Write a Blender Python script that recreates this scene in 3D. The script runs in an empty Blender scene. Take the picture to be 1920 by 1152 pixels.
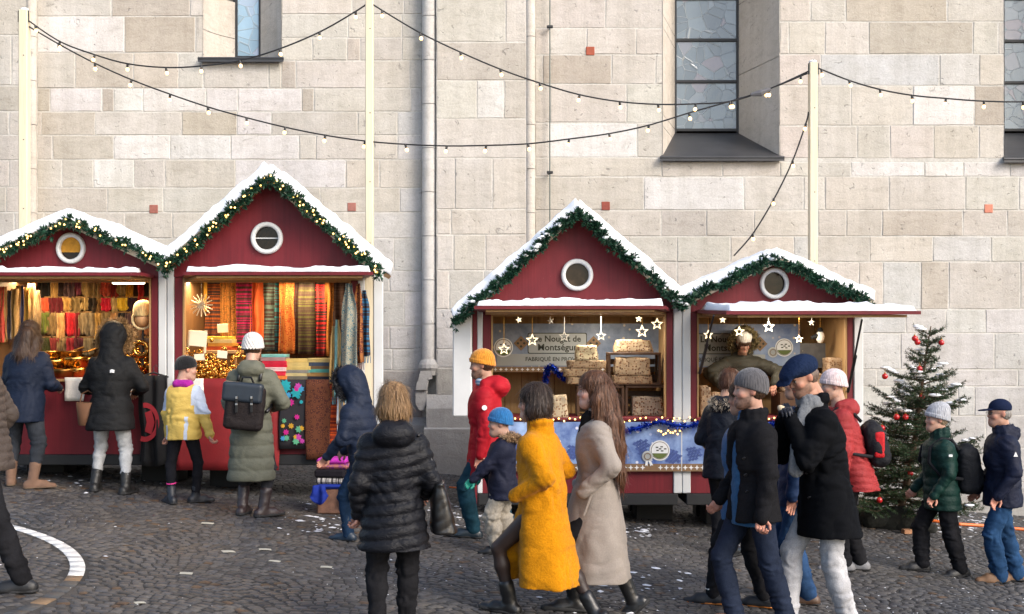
import bpy, bmesh, math, random
import numpy as np
from mathutils import Vector, Matrix, Euler
from math import sin, cos, pi, radians, sqrt, atan2

# ------------------------------------------------------------------ scene, camera, light
scn = bpy.context.scene
COL = scn.collection
F = 2133.0          # focal length in photo pixels (1920 wide)
YH = 649.0          # row of the horizon
HC = 1.85           # camera height over the ground under it
SL = 0.0771         # the square falls to the right

cam_d = bpy.data.cameras.new('camera'); cam = bpy.data.objects.new('camera', cam_d); COL.objects.link(cam)
cam.location = (0, 0, HC); cam.rotation_euler = (radians(90), 0, 0)
cam_d.sensor_width = 36.0; cam_d.lens = 36.0 * F / 1920.0
cam_d.shift_y = (YH - 576.0) / 1920.0
cam_d.clip_start = 0.1; cam_d.clip_end = 500
scn.camera = cam

SUN_AZ, SUN_EL = radians(48), radians(33)      # sun stands behind the camera, to the right
w = bpy.data.worlds.new('World'); scn.world = w; w.use_nodes = True
wn = w.node_tree.nodes; wl = w.node_tree.links
sky = wn.new('ShaderNodeTexSky'); sky.sky_type = 'NISHITA'; sky.sun_disc = False
sky.sun_elevation = SUN_EL; sky.sun_rotation = radians(180) - SUN_AZ
sky.air_density = 1.0; sky.dust_density = 3.0; sky.ozone_density = 0.6; sky.altitude = 400
bgn = wn['Background']; bgn.inputs[1].default_value = 0.135
wl.new(sky.outputs[0], bgn.inputs[0])
sun_d = bpy.data.lights.new('sun', 'SUN'); sun = bpy.data.objects.new('sun', sun_d); COL.objects.link(sun)
sun_d.energy = 1.3; sun_d.angle = radians(28); sun_d.color = (1.0, 0.94, 0.87)
sdir = Vector((sin(SUN_AZ) * cos(SUN_EL), -cos(SUN_AZ) * cos(SUN_EL), sin(SUN_EL)))
sun.rotation_euler = sdir.to_track_quat('Z', 'Y').to_euler(); sun.location = (6, -6, 9)

scn.view_settings.view_transform = 'Standard'; scn.view_settings.look = 'None'
scn.view_settings.exposure = 1.2; scn.view_settings.gamma = 1.0
scn.view_settings.use_curve_mapping = False

# ------------------------------------------------------------------ helpers
RNG = np.random.default_rng(7); rnd = random.Random(11)
def gz(x, y=0):
    return -SL * max(-16.0, min(16.0, x))
def WP(px, py, d): return Vector(((px - 960) * d / F, d, HC + (YH - py) * d / F))
def sfeet(px, py): return 0.5408 * (py - YH - SL * (px - 960))
def GP(px, py):
    s = sfeet(px, py); x = (px - 960) / s; return Vector((x, F / s, gz(x)))

def lin(c):
    if isinstance(c, str):
        c = c.lstrip('#'); c = [int(c[i:i + 2], 16) / 255 for i in (0, 2, 4)]
        return tuple(v / 12.92 if v <= 0.04045 else ((v + 0.055) / 1.055) ** 2.4 for v in c)
    return tuple(c[:3])

class N:
    """small node-graph helper"""
    def __init__(s, name):
        s.m = bpy.data.materials.new(name); s.m.use_nodes = True
        s.t = s.m.node_tree; s.b = s.t.nodes['Principled BSDF']; s.out = s.t.nodes['Material Output']
    def n(s, kind, **kw):
        nd = s.t.nodes.new('ShaderNode' + kind)
        for k, v in kw.items(): setattr(nd, k, v)
        return nd
    def l(s, a, b): s.t.links.new(a, b)
    def coord(s, which='Object', scale=(1, 1, 1), rot=(0, 0, 0), loc=(0, 0, 0)):
        c = s.n('TexCoord'); mp = s.n('Mapping')
        mp.inputs['Scale'].default_value = scale; mp.inputs['Rotation'].default_value = rot; mp.inputs['Location'].default_value = loc
        s.l(c.outputs[which], mp.inputs[0]); return mp.outputs[0]
    def noise(s, vec, scale, detail=4, rough=0.55, dist=0.0):
        nd = s.n('TexNoise'); nd.inputs['Scale'].default_value = scale; nd.inputs['Detail'].default_value = detail
        nd.inputs['Roughness'].default_value = rough; nd.inputs['Distortion'].default_value = dist
        s.l(vec, nd.inputs['Vector']); return nd.outputs['Fac']
    def ramp(s, fac, stops):
        r = s.n('ValToRGB'); e = r.color_ramp.elements
        e[0].position, e[0].color = stops[0][0], (*lin(stops[0][1]), 1)
        e[1].position, e[1].color = stops[-1][0], (*lin(stops[-1][1]), 1)
        for p, c in stops[1:-1]:
            k = e.new(p); k.color = (*lin(c), 1)
        s.l(fac, r.inputs[0]); return r.outputs[0]
    def mix(s, fac, a, b, mode='MIX'):
        m = s.n('Mix', data_type='RGBA', blend_type=mode)
        if isinstance(fac, (int, float)): m.inputs[0].default_value = fac
        else: s.l(fac, m.inputs[0])
        for v, i in ((a, 6), (b, 7)):
            if isinstance(v, (tuple, list, str)): m.inputs[i].default_value = (*lin(v), 1)
            else: s.l(v, m.inputs[i])
        return m.outputs[2]
    def math(s, op, a, b=0.0):
        m = s.n('Math', operation=op)
        for v, i in ((a, 0), (b, 1)):
            if isinstance(v, (int, float)): m.inputs[i].default_value = v
            else: s.l(v, m.inputs[i])
        return m.outputs[0]
    def sep(s, vec):
        x = s.n('SeparateXYZ'); s.l(vec, x.inputs[0]); return x.outputs
    def color(s, c):
        if isinstance(c, (tuple, list, str)): s.b.inputs['Base Color'].default_value = (*lin(c), 1)
        else: s.l(c, s.b.inputs['Base Color'])
    def bump(s, h, strength=0.3, dist=0.01):
        b = s.n('Bump'); b.inputs['Strength'].default_value = strength; b.inputs['Distance'].default_value = dist
        s.l(h, b.inputs['Height'])
        s.l(b.outputs[0], s.b.inputs['Normal'])
    def set(s, rough=0.6, metal=0.0, spec=0.5, sheen=0.0, coat=0.0):
        i = s.b.inputs
        i['Roughness'].default_value = rough; i['Metallic'].default_value = metal; i['Specular IOR Level'].default_value = spec
        i['Sheen Weight'].default_value = sheen; i['Coat Weight'].default_value = coat
        return s.m
    def objcolor(s): return s.n('ObjectInfo').outputs['Color']
    def rand(s): return s.n('ObjectInfo').outputs['Random']
    def attr(s, name):
        a = s.n('Attribute'); a.attribute_name = name; return a.outputs['Color']

MATS = {}
def simple(name, c, rough=0.6, metal=0.0, var=0.12, vs=8.0, bump=0.0, bs=60.0, spec=0.5, sheen=0.0, coat=0.0):
    """colour with soft variation and fine relief"""
    if name in MATS: return MATS[name]
    g = N(name); v = g.coord()
    f = g.noise(v, vs, 5)
    base = g.objcolor() if c == 'obj' else g.mix(0.0, c, c)
    col = g.mix(1.0, base, g.ramp(f, [(0.25, (1 - var,) * 3), (0.75, (1 + var * 0.35,) * 3)]), 'MULTIPLY')
    g.color(col)
    if bump: g.bump(g.noise(v, bs, 4), bump, 0.01)
    MATS[name] = g.set(rough, metal, spec, sheen, coat); return MATS[name]

def emit(name, c, strength):
    if name in MATS: return MATS[name]
    g = N(name); g.color((0.8, 0.7, 0.5)); g.b.inputs['Emission Color'].default_value = (*lin(c), 1)
    g.b.inputs['Emission Strength'].default_value = strength
    MATS[name] = g.m; return g.m

def mesh_np(name, V, Q, smooth=False, mats=None, mi=None, col=None):
    """V (n,3); Q list/array of faces (all quads, all tris or mixed list)"""
    me = bpy.data.meshes.new(name)
    V = np.asarray(V, dtype=np.float32)
    if isinstance(Q, np.ndarray):
        k = Q.shape[1]; nl = Q.size
        me.vertices.add(len(V)); me.vertices.foreach_set('co', V.ravel())
        me.loops.add(nl); me.loops.foreach_set('vertex_index', Q.astype(np.int32).ravel())
        me.polygons.add(len(Q)); me.polygons.foreach_set('loop_start', np.arange(0, nl, k, dtype=np.int32))
        me.polygons.foreach_set('loop_total', np.full(len(Q), k, dtype=np.int32))
    else:
        me.from_pydata(V.tolist(), [], [tuple(int(i) for i in q) for q in Q])
    if mi is not None: me.polygons.foreach_set('material_index', np.asarray(mi, dtype=np.int32))
    me.update(calc_edges=True)
    if smooth: me.polygons.foreach_set('use_smooth', np.ones(len(me.polygons), dtype=bool))
    if col is not None:
        a = me.color_attributes.new('Col', 'FLOAT_COLOR', 'POINT')
        c4 = np.ones((len(V), 4), dtype=np.float32); c4[:, :3] = col; a.data.foreach_set('color', c4.ravel())
    if mats:
        for m in (mats if isinstance(mats, (list, tuple)) else [mats]): me.materials.append(m)
    return me

class MB:
    """collects plain shapes into one mesh"""
    def __init__(s): s.v = []; s.f = []; s.m = []; s.cur = 0
    def add(s, V, Fs):
        o = len(s.v); s.v += [tuple(p) for p in V]; s.f += [tuple(i + o for i in q) for q in Fs]; s.m += [s.cur] * len(Fs); return s
    def box(s, x0, x1, y0, y1, z0, z1, rot=None, c=None):
        V = [(x, y, z) for x in (x0, x1) for y in (y0, y1) for z in (z0, z1)]
        if rot is not None:
            c = Vector(c) if c is not None else Vector(((x0 + x1) / 2, (y0 + y1) / 2, (z0 + z1) / 2))
            R = Euler(rot).to_matrix(); V = [tuple(R @ (Vector(p) - c) + c) for p in V]
        return s.add(V, [(0, 1, 3, 2), (4, 6, 7, 5), (0, 4, 5, 1), (2, 3, 7, 6), (0, 2, 6, 4), (1, 5, 7, 3)])
    def bbox(s, x0, x1, y0, y1, z0, z1, b=0.01, rot=None, c=None):
        """chamfered box"""
        bm = bmesh.new(); bmesh.ops.create_cube(bm, size=1)
        for q in bm.verts:
            q.co = ((x0 + x1) / 2 + q.co.x * (x1 - x0), (y0 + y1) / 2 + q.co.y * (y1 - y0), (z0 + z1) / 2 + q.co.z * (z1 - z0))
        b = min(b, (x1 - x0) * .45, (y1 - y0) * .45, (z1 - z0) * .45)
        bmesh.ops.bevel(bm, geom=bm.edges[:], offset=b, segments=1, affect='EDGES')
        if rot is not None:
            c = Vector(c) if c is not None else Vector(((x0 + x1) / 2, (y0 + y1) / 2, (z0 + z1) / 2))
            bmesh.ops.rotate(bm, verts=bm.verts[:], cent=c, matrix=Euler(rot).to_matrix())
        bm.verts.index_update(); s.add([q.co[:] for q in bm.verts], [[q.index for q in f.verts] for f in bm.faces]); bm.free(); return s
    def tube(s, P, r, n=8, cap=True, sx=1.0):
        P = [Vector(p) for p in P]; rr = r if isinstance(r, (list, tuple)) else [r] * len(P)
        o = len(s.v); up = Vector((0, 0, 1)); V = []; Fs = []; last = None
        for i, p in enumerate(P):
            t = (P[min(i + 1, len(P) - 1)] - P[max(i - 1, 0)]).normalized()
            a = t.cross(up) if last is None else last - t * last.dot(t)
            if a.length < 1e-4: a = t.cross(Vector((1, 0, 0)))
            a.normalize(); last = a; b = t.cross(a)
            for k in range(n):
                th = 2 * pi * k / n; V.append(p + (a * cos(th) * sx + b * sin(th)) * rr[i])
        for i in range(len(P) - 1):
            for k in range(n):
                k2 = (k + 1) % n; Fs.append((i * n + k, i * n + k2, (i + 1) * n + k2, (i + 1) * n + k))
        if cap: Fs += [tuple(range(n))[::-1], tuple(range((len(P) - 1) * n, len(P) * n))]
        return s.add(V, Fs)
    def lathe(s, prof, n=16, M=None, cap=True):
        """prof [(r,z)...] about z, placed by matrix M"""
        V = []; Fs = []
        for r, z in prof:
            for k in range(n):
                th = 2 * pi * k / n; V.append(Vector((r * cos(th), r * sin(th), z)))
        for i in range(len(prof) - 1):
            for k in range(n):
                k2 = (k + 1) % n; Fs.append((i * n + k, i * n + k2, (i + 1) * n + k2, (i + 1) * n + k))
        if cap: Fs += [tuple(range(n))[::-1], tuple(range((len(prof) - 1) * n, len(prof) * n))]
        if M is not None: V = [M @ p for p in V]
        return s.add(V, Fs)
    def ball(s, c, r, nu=10, nv=7, sc=(1, 1, 1)):
        prof = [(max(1e-4, sin(pi * i / (nv - 1))) * r, -cos(pi * i / (nv - 1)) * r) for i in range(nv)]
        M = Matrix.Translation(c) @ Matrix.Diagonal((*sc, 1)); return s.lathe(prof, nu, M, cap=False)
    def prism(s, poly, y0, y1):
        """polygon in xz extruded along y"""
        n = len(poly); V = [(x, y0, z) for x, z in poly] + [(x, y1, z) for x, z in poly]
        Fs = [tuple(range(n)), tuple(range(2 * n - 1, n - 1, -1))] + [(i, i + n, (i + 1) % n + n, (i + 1) % n) for i in range(n)]
        return s.add(V, Fs)
    def mesh(s, name, mats=None, smooth=False):
        me = bpy.data.meshes.new(name); me.from_pydata(s.v, [], s.f); me.update()
        if smooth: me.polygons.foreach_set('use_smooth', np.ones(len(me.polygons), dtype=bool))
        if len(set(s.m)) > 1: me.polygons.foreach_set('material_index', np.asarray(s.m, dtype=np.int32))
        if mats:
            for m in (mats if isinstance(mats, (list, tuple)) else [mats]): me.materials.append(m)
        me.validate(); return me

def obj(name, me, parent=None, loc=None, rot=None, color=None, mat=None, kind=None):
    if isinstance(me, MB): me = me.mesh(name, mat)
    o = bpy.data.objects.new(name, me); COL.objects.link(o)
    if parent is not None: o.parent = parent
    if loc is not None: o.location = loc
    if rot is not None: o.rotation_euler = rot
    if color is not None: o.color = (*lin(color), 1)
    if kind: o['kind'] = kind
    return o
def tag(o, label, cat, group=None):
    o['label'] = label; o['category'] = cat
    if group: o['group'] = group
    return o
def thing(name, label, cat, loc=(0, 0, 0), rz=0.0, group=None):
    o = bpy.data.objects.new(name, None); COL.objects.link(o); o.empty_display_size = 0.1
    o.location = loc; o.rotation_euler = (0, 0, rz); return tag(o, label, cat, group)
def struct(name, me, parent=None, mat=None):
    o = obj(name, me, parent, mat=mat)
    if parent is None: o['kind'] = 'structure'
    return o
ORD = ['first', 'second', 'third', 'fourth', 'fifth', 'sixth', 'seventh', 'eighth', 'ninth', 'tenth', 'eleventh', 'twelfth',
       'thirteenth', 'fourteenth', 'fifteenth', 'sixteenth', 'seventeenth', 'eighteenth', 'nineteenth', 'twentieth']

# vectorised value noise
def _hash(i, j, k, seed):
    h = (i * 374761393 + j * 668265263 + k * 2147483647 + seed * 974711) & 0xffffffff
    h = ((h ^ (h >> 13)) * 1274126177) & 0xffffffff
    return ((h ^ (h >> 16)) & 0xffff) / 65535.0
def vnoise(P, seed=0):
    P = np.asarray(P, dtype=np.float64); I = np.floor(P).astype(np.int64); f = P - I; f = f * f * (3 - 2 * f)
    r = 0
    for a in (0, 1):
        for b in (0, 1):
            for c in (0, 1):
                wgt = (f[..., 0] if a else 1 - f[..., 0]) * (f[..., 1] if b else 1 - f[..., 1]) * (f[..., 2] if c else 1 - f[..., 2])
                r = r + wgt * _hash(I[..., 0] + a, I[..., 1] + b, I[..., 2] + c, seed)
    return r * 2 - 1

# ------------------------------------------------------------------ ground
def mat_cobble():
    g = N('cobble'); v = g.coord()
    a = g.attr('Col')
    f = g.noise(v, 55, 5, 0.65); big = g.noise(v, 0.9, 4, 0.6)
    c = g.mix(1.0, a, g.ramp(f, [(0.25, (.62,) * 3), (0.75, (1.25,) * 3)]), 'MULTIPLY')
    c = g.mix(g.math('MULTIPLY', g.ramp(big, [(0.55, (0, 0, 0)), (0.72, (1, 1, 1))]), 0.35), c, (.060, .042, .028))
    g.color(c); g.bump(f, 0.3, 0.003)
    r = g.ramp(big, [(0.3, (.45,) * 3), (0.7, (.75,) * 3)]); g.l(r, g.b.inputs['Roughness'])
    return g.m
def mat_joint():
    g = N('joint_sand'); v = g.coord(); f = g.noise(v, 1.1, 5, 0.6); f2 = g.noise(v, 90, 3)
    c = g.ramp(f, [(0.42, (.024, .022, .020)), (0.58, (.060, .052, .045)), (0.72, (.15, .125, .10))])
    g.color(g.mix(1.0, c, g.ramp(f2, [(0.3, (.6,) * 3), (0.7, (1.3,) * 3)]), 'MULTIPLY')); g.bump(f2, 0.5, 0.01)
    return g.set(0.9)
M_COB = mat_cobble(); M_JOINT = mat_joint()
gm = MB(); xs = [-60, -16, 0, 16, 60]
gm.add([(x, y, gz(x) - 0.008) for x in xs for y in (-45, 75)], [(2 * i, 2 * i + 2, 2 * i + 3, 2 * i + 1) for i in range(4)])
ground = struct('ground', gm, mat=M_JOINT)

RC = (-5.76, 7.3); RR = 2.83; RW = 0.105       # ring of painted setts
def cobble_quads(Cx, Cy, L, D, ang, seed):
    """arrays of stones -> verts (n,8,3): inset top and lower rim"""
    n = len(Cx); r = np.random.default_rng(seed)
    V = np.zeros((n, 8, 3)); ca, sa = np.cos(ang), np.sin(ang)
    h = r.uniform(-0.0012, 0.0018, n)
    for q, (sx, sy) in enumerate(((-1, -1), (1, -1), (1, 1), (-1, 1))):
        for lvl, (ins, dz) in enumerate(((0.007, 0.0), (0.0, -0.007))):
            lx = sx * (L / 2 - ins) + r.uniform(-.004, .004, n); ly = sy * (D / 2 - ins) + r.uniform(-.004, .004, n)
            i = q + 4 * lvl
            V[:, i, 0] = Cx + lx * ca - ly * sa; V[:, i, 1] = Cy + lx * sa + ly * ca
            V[:, i, 2] = -SL * V[:, i, 0] + h + dz + (r.uniform(-.0012, .0012, n) if lvl == 0 else 0)
    return V
CF = np.array([(0, 1, 2, 3), (4, 5, 1, 0), (5, 6, 2, 1), (6, 7, 3, 2), (7, 4, 0, 3)])
def build_cobbles():
    r = np.random.default_rng(3); cx, cy, L, D, A = [], [], [], [], []
    Wc, row = 1.32, 0.074; ncol = int(21 / Wc)
    for c in range(-ncol // 2 - 1, ncol // 2 + 2):
        x0 = c * Wc + 0.2; y = 6.0; j = 0
        while y < 16.3:
            m = 16; off = (j % 2) * .5 + r.uniform(-.15, .15)
            ws = r.uniform(.75, 1.25, m + 1); ws = ws / ws.sum() * (Wc + .09); u = -Wc / 2 - off * .09
            for k in range(m + 1):
                um = u + ws[k] / 2; t = 2 * um / Wc
                if abs(t) < 1.04:
                    X = x0 + um; Y = y + 0.30 * (1 - t * t) + r.uniform(-.010, .010)
                    if abs(X) < .465 * Y + 1.7 and 6.75 < Y < 16.35:
                        cx.append(X); cy.append(Y); L.append(ws[k] - .010); D.append(row - .009 - .012 * abs(t)); A.append(math.atan(-0.30 * 4 * t / Wc) * .9 + r.uniform(-.09, .09))
                u += ws[k]
            y += row * r.uniform(.94, 1.06); j += 1
    cx, cy, L, D, A = map(np.array, (cx, cy, L, D, A))
    rr = np.hypot(cx - RC[0], cy - RC[1]); keep = np.abs(rr - (RR - RW / 2)) > RW / 2 + .04
    cx, cy, L, D, A = cx[keep], cy[keep], L[keep], D[keep], A[keep]
    n = len(cx); V = cobble_quads(cx, cy, L, D, A, 5)
    tone = r.uniform(.55, 1.25, n)[:, None]; hue = r.uniform(0, 1, n)[:, None]
    col = tone * ((1 - hue) * np.array([.058, .058, .062]) + hue * np.array([.080, .073, .066]))
    warm = r.uniform(0, 1, n) < .03; col[warm] = np.array([.085, .052, .030]) * r.uniform(.7, 1.2, warm.sum())[:, None]
    # the 300 nearest in view become objects of their own
    inview = (np.abs(cx) < .44 * cy) & (cy > 7.35)
    score = np.where(inview, cy, 99); near = np.argsort(score)[:300]
    m = np.ones(n, bool); m[near] = False
    idx = np.nonzero(m)[0]; VV = V[idx].reshape(-1, 3); Q = (CF[None] + np.arange(len(idx))[:, None, None] * 8).reshape(-1, 4)
    o = obj('cobblestones', mesh_np('cobblestones', VV, Q, mats=M_COB, col=np.repeat(col[idx], 8, 0)), ground, kind='stuff')
    for i in near:
        c = V[i].mean(0); obj('cobblestone', mesh_np('cobblestone', V[i] - c, CF, mats=M_COB, col=np.repeat(col[i][None], 8, 0)), ground, loc=c)
build_cobbles()
def build_ring():
    M_W = simple('road_paint', (.72, .71, .68), .7, var=.5, vs=14, bump=.3)
    M_O = simple('ochre_sett', (.21, .135, .075), .8, var=.35, vs=25, bump=.4)
    root = thing('ring_marking', 'curved line of white painted setts set in the cobbles beside the striding man', 'road marking', (RC[0], RC[1], gz(RC[0])))
    da = 0.175 / RR; a = -0.42
    while a < 1.25:
        a1 = a + da - .006; pts = []
        for lvl, ins, dz in ((0, .005, .0), (1, 0.0, -.006)):
            for rad, an in ((RR - RW + ins, a + ins / RR), (RR - ins, a + ins / RR), (RR - ins, a1 - ins / RR), (RR - RW + ins, a1 - ins / RR)):
                x, y = rad * cos(an), rad * sin(an); pts.append((x, y, -SL * x + dz))
        white = a > 0.255
        obj('sett', mesh_np('sett', pts, CF, mats=M_W if white else (M_O if rnd.random() < .5 else M_COB), col=np.full((8, 3), .06)), root)
        a += da
build_ring()
def build_litter():
    M_SN = simple('snow_crumb', (.72, .74, .78), .6, var=.15)
    r = np.random.default_rng(21); V = []; Fq = []
    def flake(x, y, s):
        k = r.integers(4, 7); o = len(V); a0 = r.uniform(0, 6.28); el = r.uniform(.35, 1.0); rot = r.uniform(0, 6.28)
        ring = []
        for i in range(k):
            a = a0 + 2 * pi * i / k; q = s * r.uniform(.6, 1.2); dx, dy = q * cos(a), q * sin(a) * el
            X, Y = x + dx * cos(rot) - dy * sin(rot), y + dx * sin(rot) + dy * cos(rot); ring.append((X, Y, gz(X) + .003))
        V.append((x, y, gz(x) + .005 + s * .12)); V.extend(ring)
        for i in range(k): Fq.append((o, o + 1 + i, o + 1 + (i + 1) % k))
    for _ in range(2700):
        y = 7.2 + 8.8 * r.random() ** .9; x = r.uniform(-.46, .46) * y
        if vnoise(np.array([[x * .9, y * .9, 3.0]]))[0] + r.uniform(-.5, .5) < (-.05 if x > -1 else .28): continue
        flake(x, y, r.choice([.004, .007, .011, .018], p=[.50, .33, .13, .04]))
    for (px, py, n, spx, spy) in ((1195, 998, 34, 40, 9), (1130, 1075, 8, 30, 20), (870, 965, 60, 70, 26), (1230, 1100, 30, 110, 40), (1850, 965, 90, 90, 30), (1800, 985, 70, 60, 20), (610, 985, 40, 60, 22), (150, 905, 26, 150, 10), (690, 960, 30, 50, 14)):
        for _ in range(n):
            p = GP(px + r.normal() * spx * .6, py + r.normal() * spy * .6)
            if p.y < 16: flake(p.x, p.y, r.choice([.01, .016, .026, .04]) if r.random() < .8 else .05)
    me = bpy.data.meshes.new('snow_crumbs'); me.from_pydata(V, [], Fq); me.update(); me.materials.append(M_SN)
    o = obj('snow_crumbs', me, kind='stuff'); tag(o, 'scattered white crumbs of old snow lying on the cobbles', 'snow')
    M_P = simple('paper', (.42, .40, .33), .8, var=.1)
    for (px, py, wd, dp, a) in ((389, 982, .11, .07, .1), (497, 1031, .10, .06, .3), (428, 1035, .10, .09, .5), (515, 1053, .09, .05, -.1), (349, 1076, .09, .07, .2), (612, 1064, .09, .06, .05), (262, 1131, .07, .05, .6)):
        p = GP(px, py); b = MB(); nx = 3
        for i in range(nx):
            pass
        pts = [(u * wd / 2, v_ * dp / 2, -SL * u * wd / 2 + (.006 if u == 0 else .004) + (.001 if v_ > 0 else 0)) for v_ in (-1, 1) for u in (-1, 0, 1)]
        b.add(pts + [(x, y, z - .0015) for x, y, z in pts], [(0, 1, 4, 3), (1, 2, 5, 4), (6, 9, 10, 7), (7, 10, 11, 8), (0, 6, 7, 1), (1, 7, 8, 2), (3, 4, 10, 9), (4, 5, 11, 10)])
        o = obj('paper_scrap', b, mat=M_P, loc=p, rot=(0, 0, a)); tag(o, 'small cream paper scrap lying flat on the dark open cobbles', 'paper', 'paper scraps on the cobbles')
    M_OC = simple('orange_cord', (.75, .16, .03), .5, var=.1)
    b = MB(); pts = []
    for px, py in ((1715, 975), (1760, 981), (1800, 986), (1850, 989), (1900, 994), (1960, 999), (2040, 1004)):
        p = GP(px, py); pts.append((p.x, p.y, p.z + .02))
    b.tube(pts, .019, 8); tag(obj('cable', b, mat=M_OC), 'orange cable lying across the cobbles behind the woman in green', 'cable')
    b = MB(); pts = [GP(842, 915), GP(856, 916), GP(872, 917), GP(900, 918)]; b.tube([(p.x, p.y, p.z + .01) for p in pts], .011, 6)
    tag(obj('cable', b, mat=M_OC), 'thin orange cable end on the ground left of the nougat hut', 'cable')
build_litter()

# ------------------------------------------------------------------ church wall
DW = 16.2
def mat_stone():
    g = N('wall_stone'); v = g.coord(); oc = g.objcolor()
    big = g.noise(v, 1.3, 5, 0.6); mid = g.noise(g.coord(scale=(1, 1, 2.2)), 4.5, 6, 0.65, .6); fine = g.noise(v, 42, 5, 0.7)
    tool = g.noise(g.coord(scale=(26, 26, 9), rot=(0, .7, 0)), 1.0, 3, .6)
    c = g.mix(1.0, oc, g.ramp(mid, [(0.25, (.84, .83, .81)), (0.5, (.99, .99, .99)), (0.8, (1.06, 1.06, 1.055))]), 'MULTIPLY')
    c = g.mix(1.0, c, g.ramp(big, [(0.3, (.90, .885, .86)), (0.7, (1.06, 1.06, 1.07))]), 'MULTIPLY')
    c = g.mix(1.0, c, g.ramp(fine, [(0.28, (.85,) * 3), (0.6, (1.03,) * 3)]), 'MULTIPLY')
    pit = g.noise(v, 13, 3, .5, 1.2)
    pm = g.ramp(pit, [(0.66, (0, 0, 0)), (0.73, (1, 1, 1))])
    c = g.mix(g.math('MULTIPLY', pm, .45), c, (.16, .15, .14))
    streak = g.noise(g.coord(scale=(7, 7, .45)), 1.0, 5, .6); c = g.mix(1.0, c, g.ramp(streak, [(.3, (.90, .895, .885)), (.6, (1.02, 1.02, 1.02))]), 'MULTIPLY')
    ch = g.noise(g.coord(scale=(1, 1, 1.9)), 3.1, 7, .72, .9); chm = g.ramp(ch, [(.655, (0, 0, 0)), (.70, (1, 1, 1))]); c = g.mix(g.math('MULTIPLY', chm, .38), c, (.23, .215, .195))   # weathered, flaked patches
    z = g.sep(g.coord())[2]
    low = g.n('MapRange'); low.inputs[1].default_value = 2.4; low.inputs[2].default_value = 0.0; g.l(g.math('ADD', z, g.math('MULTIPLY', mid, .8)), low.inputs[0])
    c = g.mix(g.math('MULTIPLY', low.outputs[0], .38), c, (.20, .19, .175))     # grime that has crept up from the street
    g.color(c)
    h = g.math('ADD', g.math('ADD', g.math('MULTIPLY', fine, .5), g.math('MULTIPLY', tool, .45)), g.math('ADD', mid, g.math('MULTIPLY', g.math('ADD', pm, chm), -.7)))
    g.bump(h, 0.7, 0.012); return g.set(0.88, spec=.25)
def mat_mortar():
    g = N('mortar'); v = g.coord(); f = g.noise(v, 30, 4); b = g.noise(v, 2.0, 4)
    c = g.ramp(b, [(0.35, (.48, .46, .42)), (0.65, (.60, .58, .54))]); g.color(g.mix(1.0, c, g.ramp(f, [(.3, (.8,) * 3), (.7, (1.08,) * 3)]), 'MULTIPLY'))
    g.bump(f, .4, .01); return g.set(.9, spec=.2)
M_STONE = mat_stone(); M_MORT = mat_mortar()
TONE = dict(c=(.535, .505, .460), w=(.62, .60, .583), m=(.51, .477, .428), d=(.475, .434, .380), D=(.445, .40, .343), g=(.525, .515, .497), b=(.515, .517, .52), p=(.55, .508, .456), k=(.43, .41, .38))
wall = thing('church_wall', 'tall pale sandstone church wall of large squared blocks behind the huts', 'wall', (0, DW, 0))
def wx(px, d=DW): return (px - 960) * d / F
def wz(py, d=DW): return HC + (YH - py) * d / F
# openings (x0, x1, z bottom)
W1 = (wx(380), wx(527), wz(114)); W2 = (wx(1243), wx(1462), wz(300)); W3 = (W2[0] + wx(642) - wx(0) , W2[1] + wx(642) - wx(0), wz(300))
ZT = 8.6
core = MB(); FY = .035
def corebox(x0, x1, z0, z1): core.box(x0, x1, FY, 1.4, z0, z1)
XL, XR = wx(-262), wx(2125)
corebox(XL, XR, -1.2, W2[2] - .02)
corebox(XL, W1[0], W2[2] - .02, ZT); corebox(W1[0], W1[1], W2[2] - .02, W1[2]); corebox(W1[1], W2[0], W2[2] - .02, ZT)
corebox(W2[1], W3[0], W2[2] - .02, ZT); corebox(W3[1], XR, W2[2] - .02, ZT); corebox(XL, XR, ZT, ZT + .6)
core.box(wx(818, 15.95), wx(987, 15.95), -.25 + FY, .0 + FY + .002, -1.0, ZT)
core.box(XL, wx(50, 15.95), -.25 + FY, .0 + FY + .002, -1.0, ZT)
obj('wall_core', core, wall, mat=M_MORT)

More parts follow.
